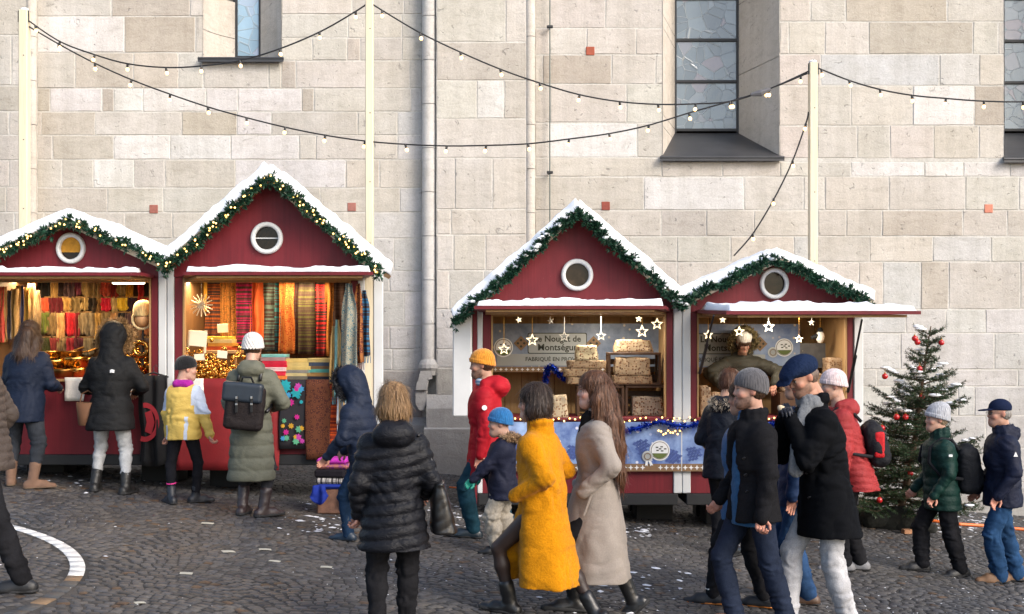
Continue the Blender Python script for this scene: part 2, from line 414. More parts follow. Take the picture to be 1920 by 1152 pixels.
srng = np.random.default_rng(77)
def stone(px0, px1, py0, py1, tone, d=DW, yo=0.0):
    x0, x1, z1, z0 = wx(px0, d), wx(px1, d), wz(py0, d), wz(py1, d); j = .004 + srng.uniform(0, .004)
    x0 += j; x1 -= j; z0 += j; z1 -= j
    if x1 - x0 < .03 or z1 - z0 < .03: return
    nx = max(2, min(5, int((x1 - x0) / .3) + 1)); nz = 2; p = srng.uniform(.004, .016); V = []; Q = []
    X = np.linspace(x0 + .008, x1 - .008, nx + 1); Z = np.linspace(z0 + .008, z1 - .008, nz + 1)
    for k, z in enumerate(Z):
        for i, x in enumerate(X): V.append((x + srng.uniform(-.004, .004), yo + FY - .004 - p * .3 + srng.uniform(-.004, .004), z + srng.uniform(-.004, .004)))
    W_ = nx + 1
    for k in range(nz):
        for i in range(nx): Q.append((k * W_ + i, k * W_ + i + 1, (k + 1) * W_ + i + 1, (k + 1) * W_ + i))
    loop = [i for i in range(W_)] + [k * W_ + nx for k in range(1, nz + 1)] + [nz * W_ + i for i in range(nx - 1, -1, -1)] + [k * W_ for k in range(nz - 1, 0, -1)]
    o = len(V); cxm, czm = (x0 + x1) / 2, (z0 + z1) / 2
    for i in loop:
        vx, vy, vz = V[i]; V.append((vx + math.copysign(.008, vx - cxm) if abs(abs(vx - cxm) - (x1 - x0) / 2) < .02 else vx, yo + FY + .004, vz + math.copysign(.008, vz - czm) if abs(abs(vz - czm) - (z1 - z0) / 2) < .02 else vz))
    L = len(loop)
    for a in range(L): b = (a + 1) % L; Q.append((loop[a], o + a, o + b, loop[b]))
    me = bpy.data.meshes.new('stone'); me.from_pydata(V, [], Q); me.update(); me.materials.append(M_STONE)
    t = np.array(TONE[tone]) * srng.uniform(.95, 1.05); t *= np.array([1, 1, 1]) + srng.uniform(-.015, .015, 3)
    so = obj('stone', me, wall); so.color = (*t, 1)
def rows(txt, d=DW, yo=0.0):
    for ln in txt.strip().split('\n'):
        y, rest = ln.split(':'); y0, y1 = [float(v) for v in y.split(',')]; tk = rest.split()
        for i in range(0, len(tk) - 2, 2): stone(float(tk[i]), float(tk[i + 2]), y0, y1, tk[i + 1], d, yo)
rows('''-45,30: 68 c 207 d 355 c 380
30,98: 68 w 232 D 365 c 380
98,165: 68 c 139 d 249 d 333 c 380
118,165: 380 c 503 m 527
-45,26: 527 c 660 m 757 c 792
26,70: 527 c 652 m 753 c 792
70,113: 527 c 585 c 650 d 675 c 753 c 792
113,165: 527 d 554 c 690 c 768 c 792
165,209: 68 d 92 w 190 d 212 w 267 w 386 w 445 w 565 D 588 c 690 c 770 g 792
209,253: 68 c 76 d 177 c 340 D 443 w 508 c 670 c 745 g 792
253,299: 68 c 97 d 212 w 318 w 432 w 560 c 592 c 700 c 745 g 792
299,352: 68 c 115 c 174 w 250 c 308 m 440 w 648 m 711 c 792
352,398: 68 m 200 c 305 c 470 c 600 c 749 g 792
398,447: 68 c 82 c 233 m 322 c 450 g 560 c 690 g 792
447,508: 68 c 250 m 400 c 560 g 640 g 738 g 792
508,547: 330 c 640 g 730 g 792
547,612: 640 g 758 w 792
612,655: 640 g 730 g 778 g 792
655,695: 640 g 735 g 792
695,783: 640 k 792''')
rows('''-45,78: 818 c 948 c 987
78,150: 818 d 987
150,222: 818 c 894 w 945 m 987
222,296: 818 c 987
296,392: 818 c 853 c 923 m 987
392,440: 818 c 845 m 987
440,507: 818 c 850 c 910 c 987
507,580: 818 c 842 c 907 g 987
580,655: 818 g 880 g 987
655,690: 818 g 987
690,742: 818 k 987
-45,65: -265 c -110 c 50
65,160: -265 c -110 c 20 c 50
160,208: -265 d -110 d 50
208,253: -265 c -110 c 15 c 50
253,300: -265 m -110 m 50
300,350: -265 c -110 c 15 c 50
350,398: -265 m -110 m 10 c 50
398,450: -265 c -110 c 25 c 50
450,560: -265 g -110 g 50''', 15.95, -.25)
rows('''-45,52: 1003 m 1031 c 1135 c 1243
52,102: 1003 m 1031 c 1100 c 1193 m 1243
102,157: 1003 c 1018 D 1147 c 1230 c 1243
157,230: 1003 m 1032 c 1175 c 1243
230,295: 1003 c 1030 w 1195 m 1243
295,331: 1003 m 1030 m 1241
303,331: 1241 p 1355 p 1464
331,394: 1003 m 1208 w 1396 c 1508 c 1548 m 1668 m 1812 m 1912 c 2120
-45,40: 1462 p 1521 m 1587 D 1777 c 1885
40,101: 1462 p 1480 m 1548 c 1630 D 1826 c 1873 c 1885
101,160: 1462 p 1540 b 1763 g 1838 p 1885
160,235: 1462 p 1533 c 1597 c 1713 w 1828 D 1885
235,297: 1462 p 1533 c 1608 m 1670 c 1752 m 1837 c 1885
303,331: 1464 c 1525 c 1597 w 1735 w 1808 w 1895 g 2120
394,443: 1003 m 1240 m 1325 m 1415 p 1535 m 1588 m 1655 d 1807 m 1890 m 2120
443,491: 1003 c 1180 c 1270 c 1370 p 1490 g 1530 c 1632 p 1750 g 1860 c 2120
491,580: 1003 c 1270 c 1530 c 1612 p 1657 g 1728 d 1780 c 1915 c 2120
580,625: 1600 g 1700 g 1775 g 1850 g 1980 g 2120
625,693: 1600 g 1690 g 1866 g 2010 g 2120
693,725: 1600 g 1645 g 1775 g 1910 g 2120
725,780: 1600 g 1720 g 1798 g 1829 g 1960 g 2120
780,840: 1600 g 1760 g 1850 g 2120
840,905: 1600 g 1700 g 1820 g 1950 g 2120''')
# plinth
pl = MB()
def plinth(px0, px1, ytop, proud, d=DW, sl=14):
    x0, x1 = wx(px0, d), wx(px1, d); zt = wz(ytop, d); zs = wz(ytop + sl, d); yf = FY - proud + (-.25 if d < DW else 0); yb = FY + (-.25 if d < DW else 0) - .005
    MB_ = MB(); MB_.add([(x0, yf, -1.6), (x1, yf, -1.6), (x1, yf, zs), (x0, yf, zs), (x1, yb, zt), (x0, yb, zt), (x1, yb, -1.6), (x0, yb, -1.6)],
         [(0, 1, 2, 3), (3, 2, 4, 5), (1, 6, 4, 2), (7, 0, 3, 5), (7, 5, 4, 6)])
    o = obj('plinth', MB_, wall, mat=M_STONE); o.color = (*(np.array(TONE['g']) * .8), 1)
plinth(68, 812, 783, .12); plinth(1003, 2120, 905, .10, sl=10); plinth(800, 1003, 740, .10, 15.95, 26); plinth(796, 1006, 798, .17, 15.95, 6); plinth(-262, 60, 783, .12, 15.95)
# round shafts at the edges of the flat buttresses
def shaft(px, r, tone, z0, z1, yo, nm='shaft'):
    b = MB(); M = Matrix.Translation((wx(px, DW + yo), yo, 0)); n = 14; zz = np.arange(z0, z1, .62)
    for a in zz: b.lathe([(r, a + .004), (r * 1.0, min(a + .616, z1))], n, M, cap=False)
    me = b.mesh(nm, M_STONE, True); o = obj(nm, me, wall); o.color = (*TONE[tone], 1)
shaft(805, .105, 'g', wz(690), ZT, -.11); shaft(994, .072, 'p', 0, ZT, -.17); shaft(59, .072, 'p', 0, ZT, -.17)
b = MB(); M = Matrix.Translation((wx(805, DW - .13), -.13, 0)); z = wz(690)
b.lathe([(.11, z + .12), (.15, z + .05), (.155, z), (.13, z - .04), (.12, z - .10)], 14, M)
for poly, y0, y1 in (([(791, 695), (813, 695), (812, 710), (786, 716)], -.27, -.03), ([(785, 715), (806, 711), (803, 730), (783, 730)], -.29, -.03), ([(782, 731), (803, 731), (803, 752), (797, 768), (789, 768), (782, 756)], -.25, -.03)):
    b.prism([(wx(a_), wz(c_)) for a_, c_ in poly[::-1]], y0, y1)
o = obj('shaft_base', b.mesh('shaft_base', M_STONE), wall); o.color = (*(np.array(TONE['g']) * .85), 1)
# windows
M_SILL = simple('slate_sill', (.045, .046, .050), .45, var=.3, vs=5, bump=.15, bs=30)
M_IRON = simple('window_iron', (.022, .023, .025), .5, var=.2)
def mat_leaded(nm, tint):
    g = N(nm); v = g.coord(scale=(1, 0.001, 1)); vo = g.n('TexVoronoi'); vo.feature = 'DISTANCE_TO_EDGE'; vo.inputs['Scale'].default_value = 5.2; g.l(v, vo.inputs['Vector'])
    vc = g.n('TexVoronoi'); vc.inputs['Scale'].default_value = 5.2; g.l(v, vc.inputs['Vector'])
    lead = g.ramp(vo.outputs['Distance'], [(0.012, (1, 1, 1)), (0.03, (0, 0, 0))])
    r = g.sep(vc.outputs['Color'])[0]
    c = g.ramp(r, [(0.0, tuple(.75 * t for t in tint)), (0.55, tint), (0.8, tuple(1.15 * t for t in tint)), (1.0, (tint[0] * 1.3, tint[1] * .95, tint[2] * .95))])
    c = g.mix(g.math('MULTIPLY', lead, .6), c, (.34, .38, .41)); g.color(c)
    g.bump(g.math('ADD', g.noise(g.coord(), 5, 3), g.math('ADD', g.math('MULTIPLY', r, .6), lead)), .3, .02)
    return g.set(.16, spec=.9)
M_GL1 = mat_leaded('leaded_glass_pale', (.34, .50, .62)); M_GL2 = mat_leaded('leaded_glass_grey', (.22, .27, .30))
def window(W, dep, gx0, gx1, gzb, sill_front_z, bars, glass, label, rev_tone='c', rl='p'):
    root = obj('window', None, wall); root['label'] = label
    x0, x1, zb = W
    for side, xa, xb in (('reveal', x0, gx0), ('reveal', x1, gx1)):
        q = MB(); s = 1 if xa < xb else -1; n = 7; seg = [0] + sorted(np.random.default_rng(int(abs(xa) * 100)).uniform(zb + .3, ZT, 6)) + [ZT]
        for a, c in zip(seg[:-1], seg[1:]):
            if c - a < .12: continue
            a0 = max(a, zb - .05) + .004; c0 = c - .004; P = []
            for t in np.linspace(0, 1, n):
                bow = sin(t * pi) * .05 * (1 if rl == 'round' else 0)
                P.append((xa + (xb - xa) * t - s * bow, FY - .012 + (dep - FY) * t))
            o0 = len(q.v); q.add([(px, py, zz) for px, py in P for zz in (a0, c0)], [((2 * i, 2 * i + 2, 2 * i + 3, 2 * i + 1) if s > 0 else (2 * i, 2 * i + 1, 2 * i + 3, 2 * i + 2)) for i in range(n - 1)])
        o = obj(side, q.mesh(side, M_STONE, rl == 'round'), root); o.color = (*TONE['p' if s > 0 else 'c'], 1)
        q = MB(); q.box(min(xa, xb) - .001 if s > 0 else xb + .004, (xb - .004) if s > 0 else max(xa, xb) + .001, dep + .03, dep + .25, zb - .1, ZT); obj('backing', q, root, mat=M_MORT)
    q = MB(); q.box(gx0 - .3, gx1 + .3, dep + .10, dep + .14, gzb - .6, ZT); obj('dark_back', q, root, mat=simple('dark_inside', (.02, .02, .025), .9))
    # sloping sill
    q = MB(); zf = sill_front_z; e = .05
    q.add([(x0 - e, FY - .11, zf), (x1 + e, FY - .11, zf), (gx1 + .02, dep, gzb), (gx0 - .02, dep, gzb), (x0 - e, FY - .11, zf - .05), (x1 + e, FY - .11, zf - .05), (gx1 + .02, dep, gzb - .1), (gx0 - .02, dep, gzb - .1)],
          [(0, 1, 2, 3), (4, 5, 1, 0), (5, 6, 2, 1), (7, 4, 0, 3), (4, 7, 6, 5), (3, 2, 6, 7)])
    q.tube([(x0 - e, FY - .10, zf), (x1 + e, FY - .10, zf)], .02, 8)
    obj('sill', q, root, mat=M_SILL)
    zs = [gzb + .05] + bars + [ZT]
    for a, c in zip(zs[:-1], zs[1:]):
        q = MB(); q.box(gx0 + .03, gx1 - .03, dep + .03, dep + .045, a + .02, c - .02); obj('pane', q, root, mat=glass)
    for zz in zs[:-1]:
        q = MB(); q.bbox(gx0, gx1, dep, dep + .07, zz - .022, zz + .022, .006); obj('glazing_bar', q, root, mat=M_IRON)
    for xx in (gx0, gx1):
        q = MB(); q.bbox(xx - .03, xx + .03, dep - .01, dep + .08, gzb, ZT, .006); obj('frame', q, root, mat=M_IRON)
    return root
D2 = 1.2
window(W2, D2, wx(1265, DW + D2), wx(1385, DW + D2), wz(250, DW + D2), wz(297), [wz(153, DW + D2), wz(75, DW + D2), wz(-3, DW + D2)], M_GL2, 'grey leaded window with dark sloping sill above the low nougat hut')
off = wx(642) - wx(0)
window(W3, D2, wx(1265, DW + D2) + off, wx(1385, DW + D2) + off, wz(250, DW + D2), wz(300), [wz(155, DW + D2), wz(77, DW + D2), wz(-3, DW + D2)], M_GL2, 'leaded window cut off at the right edge')
window(W1, .55, wx(441, DW + .55), wx(489, DW + .55), wz(114, DW + .55), wz(112), [wz(-20, DW + .55)], M_GL1, 'narrow pale blue leaded window high on the left', rl='round')
# small square tiles, conductor wire, plugs
for px, py, c in ((1107, 95, (.36, .085, .045)), (1136, 386, (.26, .06, .04)), (287, 392, (.33, .12, .09)), (659, 388, (.36, .15, .12)), (1855, 391, (.62, .23, .15))):
    q = MB(); q.bbox(wx(px - 8), wx(px + 8), FY - .016, FY, wz(py + 8), wz(py - 8), .006); o = obj('clay_tile', q, wall, mat=simple('clay_tile', 'obj', .8, var=.25, vs=20, bump=.2)); o.color = (*c, 1)
q = MB(); xw = wx(1031, DW - .06); q.tube([(xw, -.06, -.2), (xw, -.06, ZT)], .010, 6); obj('conductor_wire', q, wall, mat=simple('conductor', (.10, .13, .12), .5))
for py in (53, 325):
    q = MB(); q.tube([(xw, FY, wz(py)), (xw, -.07, wz(py))], .012, 6); q.bbox(xw - .045, xw + .045, -.085, -.045, wz(py) - .02, wz(py) + .02, .008); obj('wire_clamp', q, wall, mat=M_IRON)

# ------------------------------------------------------------------ market huts
DH = 12.4
def hx(px, dy=0.0): return (px - 960) * (DH + dy) / F
def hz(py, dy=0.0): return HC + (YH - py) * (DH + dy) / F
def mat_redpaint():
    g = N('red_painted_wood'); v = g.coord(); f = g.noise(v, 3.0, 5); s = g.noise(g.coord(scale=(30, 30, 1.2)), 1.0, 4)
    c = g.ramp(f, [(0.3, (.115, .0075, .0135)), (0.7, (.155, .012, .0185))]); c = g.mix(1.0, c, g.ramp(s, [(.3, (.82,) * 3), (.7, (1.1,) * 3)]), 'MULTIPLY')
    sp = g.ramp(g.noise(v, 30, 2), [(.72, (0, 0, 0)), (.76, (1, 1, 1))]); c = g.mix(g.math('MULTIPLY', sp, .25), c, (.4, .2, .18))
    g.color(c); g.bump(s, .25, .006); return g.set(.55, spec=.35)
def mat_pine(nm, a, b):
    g = N(nm); s = g.noise(g.coord(scale=(9, 9, .7)), 2.0, 5, .6, .4); f = g.noise(g.coord(scale=(40, 40, 2)), 2.0, 3)
    c = g.mix(.4, g.ramp(s, [(.3, a), (.7, b)]), g.ramp(f, [(.3, a), (.7, b)])); g.color(c); g.bump(f, .2, .004); return g.set(.6, spec=.3)
M_RED = mat_redpaint(); M_WHITE = simple('white_paint', (.58, .59, .59), .5, var=.12, vs=3, bump=.08, bs=25)
M_PINE = mat_pine('pine_boards', (.30, .165, .062), (.44, .27, .12)); M_POLE = mat_pine('new_pine', (.62, .53, .37), (.74, .66, .50)); M_CRATE = mat_pine('stained_crate_wood', (.055, .026, .012), (.115, .058, .028))
M_DARK = simple('dark_base_paint', (.012, .0125, .014), .6, var=.25); M_BLK = simple('black_block', (.008, .008, .009), .8)
M_DPINE = mat_pine('shaded_pine_boards', (.075, .038, .016), (.14, .075, .032)); M_FASC = mat_pine('fascia_board', (.42, .34, .24), (.60, .52, .42))  # darker pine puts the left huts' interior shade into the board colour
def mat_snow():
    g = N('snow'); v = g.coord(); f = g.noise(v, 40, 4); g.color((.86, .88, .91)); g.bump(f, .3, .01)
    g.b.inputs['Subsurface Weight'].default_value = .0; return g.set(.55, spec=.3)
M_SNOW = mat_snow()
M_PANE = None
def mat_pane():
    g = N('hut_pane'); v = g.coord(); f = g.noise(v, 2.2, 4, .6, 1.0)
    g.color(g.ramp(f, [(.35, (.006, .004, .003)), (.55, (.03, .018, .010)), (.75, (.10, .065, .04))])); return g.set(.12, spec=.3)
M_PANE = mat_pane()
GREEN = None
def mat_needle(nm, a, b):
    g = N(nm); g.color(g.ramp(g.noise(g.coord(), 14, 3), [(.3, a), (.7, b)])); return g.set(.55, spec=.3)
M_NEED = mat_needle('garland_needle', (.006, .030, .018), (.022, .078, .040))
M_FAIRY = emit('fairy_bulb', (1.0, .52, .10), 2.0)

def snow_slab(P0, U, Vd, T, nu, nv, thick, seed, edge=.10, rag=0.0, rough=1.0, oneend=False):
    """closed snow sheet: origin P0, along U, across Vd, swelling along T"""
    P0, U, Vd, T = map(np.array, (P0, U, Vd, T)); lu, lv = np.linalg.norm(U), np.linalg.norm(Vd)
    u = np.linspace(0, 1, nu); v = np.linspace(0, 1, nv) ** 1.6
    A, B = np.meshgrid(u, v, indexing='ij')
    def rd(t, L):
        e = np.minimum(t, 1 - t) * L / edge; return np.sqrt(np.clip(1 - (1 - np.clip(e, 0, 1)) ** 2, 0, 1))
    base = P0 + A[..., None] * U + B[..., None] * Vd
    nz = vnoise(base.reshape(-1, 3) * 3.5, seed).reshape(A.shape) * .16 + vnoise(base.reshape(-1, 3) * 13, seed + 1).reshape(A.shape) * .14
    t = thick * (1 + nz * rough) * (.12 + .88 * rd(np.maximum(A, .5) if oneend else A, lu) ** .6) * (.12 + .88 * rd(B, lv) ** .8)
    base = base + Vd / lv * (rag * vnoise(np.stack([A * lu * 6, A * 0 + seed, A * 0], -1).reshape(-1, 3), seed).reshape(A.shape) * (1 - B))[..., None]
    top = base + t[..., None] * T
    V = np.concatenate([top.reshape(-1, 3), base.reshape(-1, 3)]); n = nu * nv; Q = []
    I = lambda i, j: i * nv + j
    for i in range(nu - 1):
        for j in range(nv - 1):
            Q.append((I(i, j), I(i + 1, j), I(i + 1, j + 1), I(i, j + 1))); Q.append((n + I(i, j), n + I(i, j + 1), n + I(i + 1, j + 1), n + I(i + 1, j)))
    for i in range(nu - 1):
        Q.append((n + I(i, 0), n + I(i + 1, 0), I(i + 1, 0), I(i, 0))); Q.append((I(i, nv - 1), I(i + 1, nv - 1), n + I(i + 1, nv - 1), n + I(i, nv - 1)))
    for j in range(nv - 1):
        Q.append((I(0, j), I(0, j + 1), n + I(0, j + 1), n + I(0, j))); Q.append((n + I(nu - 1, j), n + I(nu - 1, j + 1), I(nu - 1, j + 1), I(nu - 1, j)))
    return V, np.array(Q)

def tufts(path, n, rad, length, wid, seed, per=10, flat=.0):
    """needle sprigs round a path -> V, tri faces"""
    r = np.random.default_rng(seed); P = np.array([tuple(p) for p in path], float); seg = np.linalg.norm(np.diff(P, axis=0), axis=1); cum = np.r_[0, np.cumsum(seg)]
    t = r.uniform(0, cum[-1], n); C = np.stack([np.interp(t, cum, P[:, k]) for k in range(3)], 1)
    d = r.normal(size=(n, 3)); d[:, 1] -= .45; d /= np.linalg.norm(d, axis=1)[:, None]
    C = C + d * rad * r.uniform(.1, 1.0, n)[:, None]
    D = d[:, None, :] + r.normal(size=(n, per, 3)) * .62; D /= np.linalg.norm(D, axis=2)[..., None]
    L = length * r.uniform(.6, 1.25, (n, per, 1)); tip = C[:, None] + D * L; mid = C[:, None] + D * L * .5
    sd = np.cross(D, r.normal(size=(n, per, 3))); sd /= np.linalg.norm(sd, axis=2)[..., None] + 1e-9
    V = np.stack([np.broadcast_to(C[:, None], tip.shape), mid + sd * wid, tip, mid - sd * wid], 2).reshape(-1, 3)
    Q = np.arange(len(V)).reshape(-1, 4); return V, Q

def garland(name, label, path, seed, lights=0, n=420, group='fir garlands along the hut gables', mat=None, rad=.058, L=.058, wid=.0085, cat='garland', snowy=0):
    root = thing(name, label, cat, path[0], group=group); o0 = Vector(path[0])
    P = [Vector(p) - o0 for p in path]; q = MB(); q.tube(P, .018, 6)
    obj('stem', q, root, mat=mat or M_NEED)
    V, Q = tufts(P, n, rad, L, wid, seed); obj('foliage', mesh_np('foliage', V, Q, mats=mat or M_NEED), root, kind='stuff')
    if lights:
        r = np.random.default_rng(seed + 5); q = MB(); idx = r.choice(n, lights, replace=False); per = 10
        for i in idx:
            c = V[i * per * 4]; q.ball((c[0], c[1] - .035 - r.random() * .03, c[2]), .0105, 6, 5)
        obj('fairy_lights', q, root, mat=M_FAIRY, kind='stuff')
    if snowy:
        r = np.random.default_rng(seed + 9); q = MB()
        for i in r.choice(n, snowy, replace=False):
            c = V[i * 40]; q.ball((c[0], c[1], c[2] + .03), r.uniform(.018, .038), 6, 5, (1.3, 1, .6))
        obj('snow_dusting', q, root, mat=M_SNOW, kind='stuff')
    return root

def ring_panel(poly, c, rx, rz, y0, y1, n=72):
    """panel of outline poly (xz) with an elliptical hole"""
    b = MB(); V = []
    def hit(a):
        dx, dz = cos(a), sin(a); best = 1e9
        for i in range(len(poly)):
            (x0, z0), (x1, z1) = poly[i], poly[(i + 1) % len(poly)]; ex, ez = x1 - x0, z1 - z0; den = dx * ez - dz * ex
            if abs(den) < 1e-9: continue
            t = ((x0 - c[0]) * ez - (z0 - c[1]) * ex) / den; u = ((x0 - c[0]) * dz - (z0 - c[1]) * dx) / den
            if t > 0 and -1e-6 <= u <= 1 + 1e-6: best = min(best, t)
        return best
    angs = sorted(set([2 * pi * i / n for i in range(n)] + [atan2(z - c[1], x - c[0]) % (2 * pi) for x, z in poly])); m = len(angs)
    for y in (y0, y1):
        for a in angs: V.append((c[0] + rx * cos(a), y, c[1] + rz * sin(a)))
        for a in angs: t = hit(a); V.append((c[0] + t * cos(a), y, c[1] + t * sin(a)))
    Q = []
    for i in range(m):
        j = (i + 1) % m
        Q += [(i, j, m + j, m + i), (2 * m + j, 2 * m + i, 3 * m + i, 3 * m + j), (j, i, 2 * m + i, 2 * m + j), (m + i, m + j, 3 * m + j, 3 * m + i)]
    b.add(V, Q); return b

def hut(cfg):
    xl, xr = hx(cfg['xl']), hx(cfg['xr']); ax, az = hx(cfg['apex'][0]), hz(cfg['apex'][1]); k = cfg['k']; xc = (xl + xr) / 2; g0 = gz(xc)
    root = thing('market_hut', cfg['label'], 'market hut', (xc, DH, g0), group='red market huts'); off = Vector((-xc, 0, -g0))
    def P(name, b, mat, smooth=False, parent=None, kind=None):
        o = obj(name, b.mesh(name, mat, smooth) if isinstance(b, MB) else b, root if parent is None else parent, loc=off if parent is None else None, kind=kind); return o
    ox0, ox1, oz, cz, pb, bb = hx(cfg['ox0']), hx(cfg['ox1']), hz(cfg['oy']), hz(cfg['cy']), hz(cfg['pb']), hz(cfg['bb'])
    zl, zr = az - k * (ax - xl), az - k * (xr - ax); DEP = cfg.get('dep', 1.5)
    rc = (hx(cfg['rw'][0]), hz(cfg['rw'][1])); rx, rz = cfg['rr'][0] / 172, cfg['rr'][1] / 172
    P('gable', ring_panel([(xl, oz), (xr, oz), (xr, zr), (ax, az), (xl, zl)], rc, rx * .82, rz * .82, 0, .035), M_RED)
    # trim board under the gable
    q = MB(); q.box(xl, xr, -.014, -.002, oz + .005, oz + .085); P('gable_trim', q, M_RED)
    q = MB(); n = 40; prof = [(.72, .0), (.72, -.035), (.76, -.05), (.94, -.05), (1.0, -.035), (1.0, .0)]; V = []
    for i in range(n):
        a = 2 * pi * i / n
        for f, y in prof: V.append((rc[0] + rx * f * cos(a), y - .001, rc[1] + rz * f * sin(a)))
    m = len(prof); q.add(V, [(i * m + j, i * m + j + 1, ((i + 1) % n) * m + j + 1, ((i + 1) % n) * m + j) for i in range(n) for j in range(m - 1)])
    wn_ = P('round_window', q, M_WHITE, True)
    q = MB(); q.add([(rc[0] + rx * .80 * cos(2 * pi * i / 32), .012, rc[1] + rz * .80 * sin(2 * pi * i / 32)) for i in range(32)], [tuple(range(32))]); P('pane', q, M_PANE, parent=wn_)
    if cfg['n'] == 1:
        q = MB(); q.add([(rc[0] + rx * .74 * cos(a), .004 + .004 * sin(9 * a), rc[1] + rz * .74 * sin(a)) for a in np.linspace(-.35, pi + .35, 22)], [tuple(range(22))]); P('yellow_cloth', q, simple('yellow_cloth', (.55, .26, .02), .8, var=.4, vs=20), parent=wn_)
    if cfg['n'] == 2:
        q = MB(); q.box(rc[0] - rx * .72, rc[0] + rx * .72, -.004, .004, rc[1] - .006, rc[1] + .006); P('inner_bar', q, M_WHITE, parent=wn_)
    # roof slabs, fascia, snow
    for sgn, xe in ((-1, hx(cfg['re'][0])), (1, hx(cfg['re'][1]))):
        zt = az + .012; ze = zt - k * abs(xe - ax); nv = Vector((k * sgn, 0, 1)).normalized(); t = .045; yo = -.16
        q = MB(); A = Vector((ax, 0, zt)); B = Vector((xe, 0, ze)); C = [A, B, B + nv * t, A + Vector((0, 0, t / nv.z))]
        q.add([(p.x, y, p.z) for y in (yo, DEP + .1) for p in C], [(0, 1, 2, 3), (7, 6, 5, 4), (0, 4, 5, 1), (1, 5, 6, 2), (2, 6, 7, 3), (3, 7, 4, 0)])
        P('roof', q, M_PINE)
        q = MB(); C = [A + Vector((0, 0, -.028)), B + Vector((0, 0, -.028)), B + nv * (t + .004), A + Vector((0, 0, (t + .004) / nv.z))]
        q.add([(p.x, y, p.z) for y in (yo - .022, yo - .001) for p in C], [(0, 1, 2, 3), (7, 6, 5, 4), (0, 4, 5, 1), (1, 5, 6, 2), (2, 6, 7, 3), (3, 7, 4, 0)])
        P('fascia', q, M_FASC)
        a = A + Vector((-sgn * .03, 0, (t + .006) / nv.z)); e = B + nv * (t + .006)
        V, Qd = snow_slab((a.x, yo - .035, a.z), tuple(e - a), (0, DEP + .2, 0), tuple((nv + Vector((0, 0, .35))).normalized()), 60, 16, cfg.get('snow', .105), cfg['seed'] + sgn, edge=.035, rag=.02, oneend=True)
        P('roof_snow', mesh_np('roof_snow', V, Qd, True, M_SNOW), M_SNOW)
    # frame of the opening
    for x0, x1 in ((xl, ox0), (ox1, xr)):
        q = MB(); q.bbox(x0, x1, 0.0, .07, cz - .02, oz - .002, .006); P('frame_post', q, M_RED)
    for x0, x1 in ((ox0, ox0 + .018), (ox1 - .018, ox1)):
        q = MB(); q.box(x0, x1, -.006, .06, cz + .002, oz - .004); P('jamb', q, M_PINE)
    q = MB(); q.bbox(ox0, ox1, .015, .065, oz - .055, oz - .003, .005); P('lintel', q, M_PINE)
    for i, (a, c) in enumerate(cfg['white']):
        q = MB(); q.bbox(hx(a), hx(c), -.018, .06, pb, hz(cfg['wtop']), .008); P('corner_post', q, M_WHITE)
    # shell: planks at the back, sides, floor, ceiling edge
    nb = max(6, int((xr - xl) / .2)); ex = np.linspace(xl + .03, xr - .03, nb + 1); zt_ = max(zl, zr) + .25
    for a, c in zip(ex[:-1], ex[1:]):
        q = MB(); q.bbox(a + .002, c - .002, DEP - .04, DEP - .015, cz - .95, az - k * max(abs(a - ax), abs(c - ax)) - .01, .005); P('plank', q, M_PINE if cfg['n'] > 2 else M_DPINE)
    for x in (xl, xr - .028):
        q = MB(); q.box(x, x + .028, .072, DEP, bb, (zl if x == xl else zr) - .012); P('side_wall', q, M_PINE if cfg['n'] > 2 else M_DPINE)
    q = MB(); q.box(xl, xr, DEP, DEP + .03, bb, min(zl, zr)); P('back_wall', q, M_RED)
    q = MB(); q.box(xl + .03, xr - .03, .075, DEP - .05, pb, pb + .05); P('floor', q, M_PINE)
    q = MB(); q.bbox(ox0 - .02, ox1 + .02, -.05, .75, cz - .035, cz, .006); P('counter', q, M_RED if cfg['n'] > 2 else M_PINE)
    q = MB(); q.box(xl, xr, .002, .03, pb, cz - .037); P('front_panel', q, M_RED)
    q = MB(); q.bbox(xl - .05, xr + .05, -.03, DEP, bb, pb - .003, .008); P('base', q, M_DARK)
    for x in (xl + .25, xr - .35):
        zz = gz(x) - .02
        if bb - zz > .05:
            q = MB(); q.bbox(x, x + .42, .5, .9, zz - g0 * 0, bb - .003, .01); P('support_block', q, M_BLK)
            q = MB(); q.bbox(x, x + .42, DEP - .35, DEP - .05, zz, bb - .003, .01); P('support_block', q, M_BLK)
    # awning flap
    aw = cfg['aw']; pr = aw['p']; zf = hz(aw['yf'], -pr); zb = oz - .01
    q = MB(); xa0, xa1, xb0, xb1 = hx(aw['b0']), hx(aw['b1']), hx(aw['f0'], -pr), hx(aw['f1'], -pr)
    pts = [(xa0, -.022, zb), (xa1, -.022, zb), (xb1, -pr, zf), (xb0, -pr, zf)]
    q.add(pts + [(x, y, z + .034) for x, y, z in pts], [(0, 3, 2, 1), (4, 5, 6, 7), (0, 1, 5, 4), (1, 2, 6, 5), (2, 3, 7, 6), (3, 0, 4, 7)])
    fl = P('awning', q, M_RED)
    q = MB(); q.add([(x, y, z - .003) for x, y, z in [(xa0 + .06, -.03, zb), (xa1 - .06, -.03, zb), (xb1 - .12, -pr + .05, zf), (xb0 + .12, -pr + .05, zf)]] + [(x, y, z - .028) for x, y, z in [(xa0 + .06, -.03, zb), (xa1 - .06, -.03, zb), (xb1 - .12, -pr + .05, zf), (xb0 + .12, -pr + .05, zf)]],
                 [(0, 1, 2, 3), (4, 7, 6, 5), (0, 4, 5, 1), (1, 5, 6, 2), (2, 6, 7, 3), (3, 7, 4, 0)]); P('lining', q, M_PINE, parent=fl)
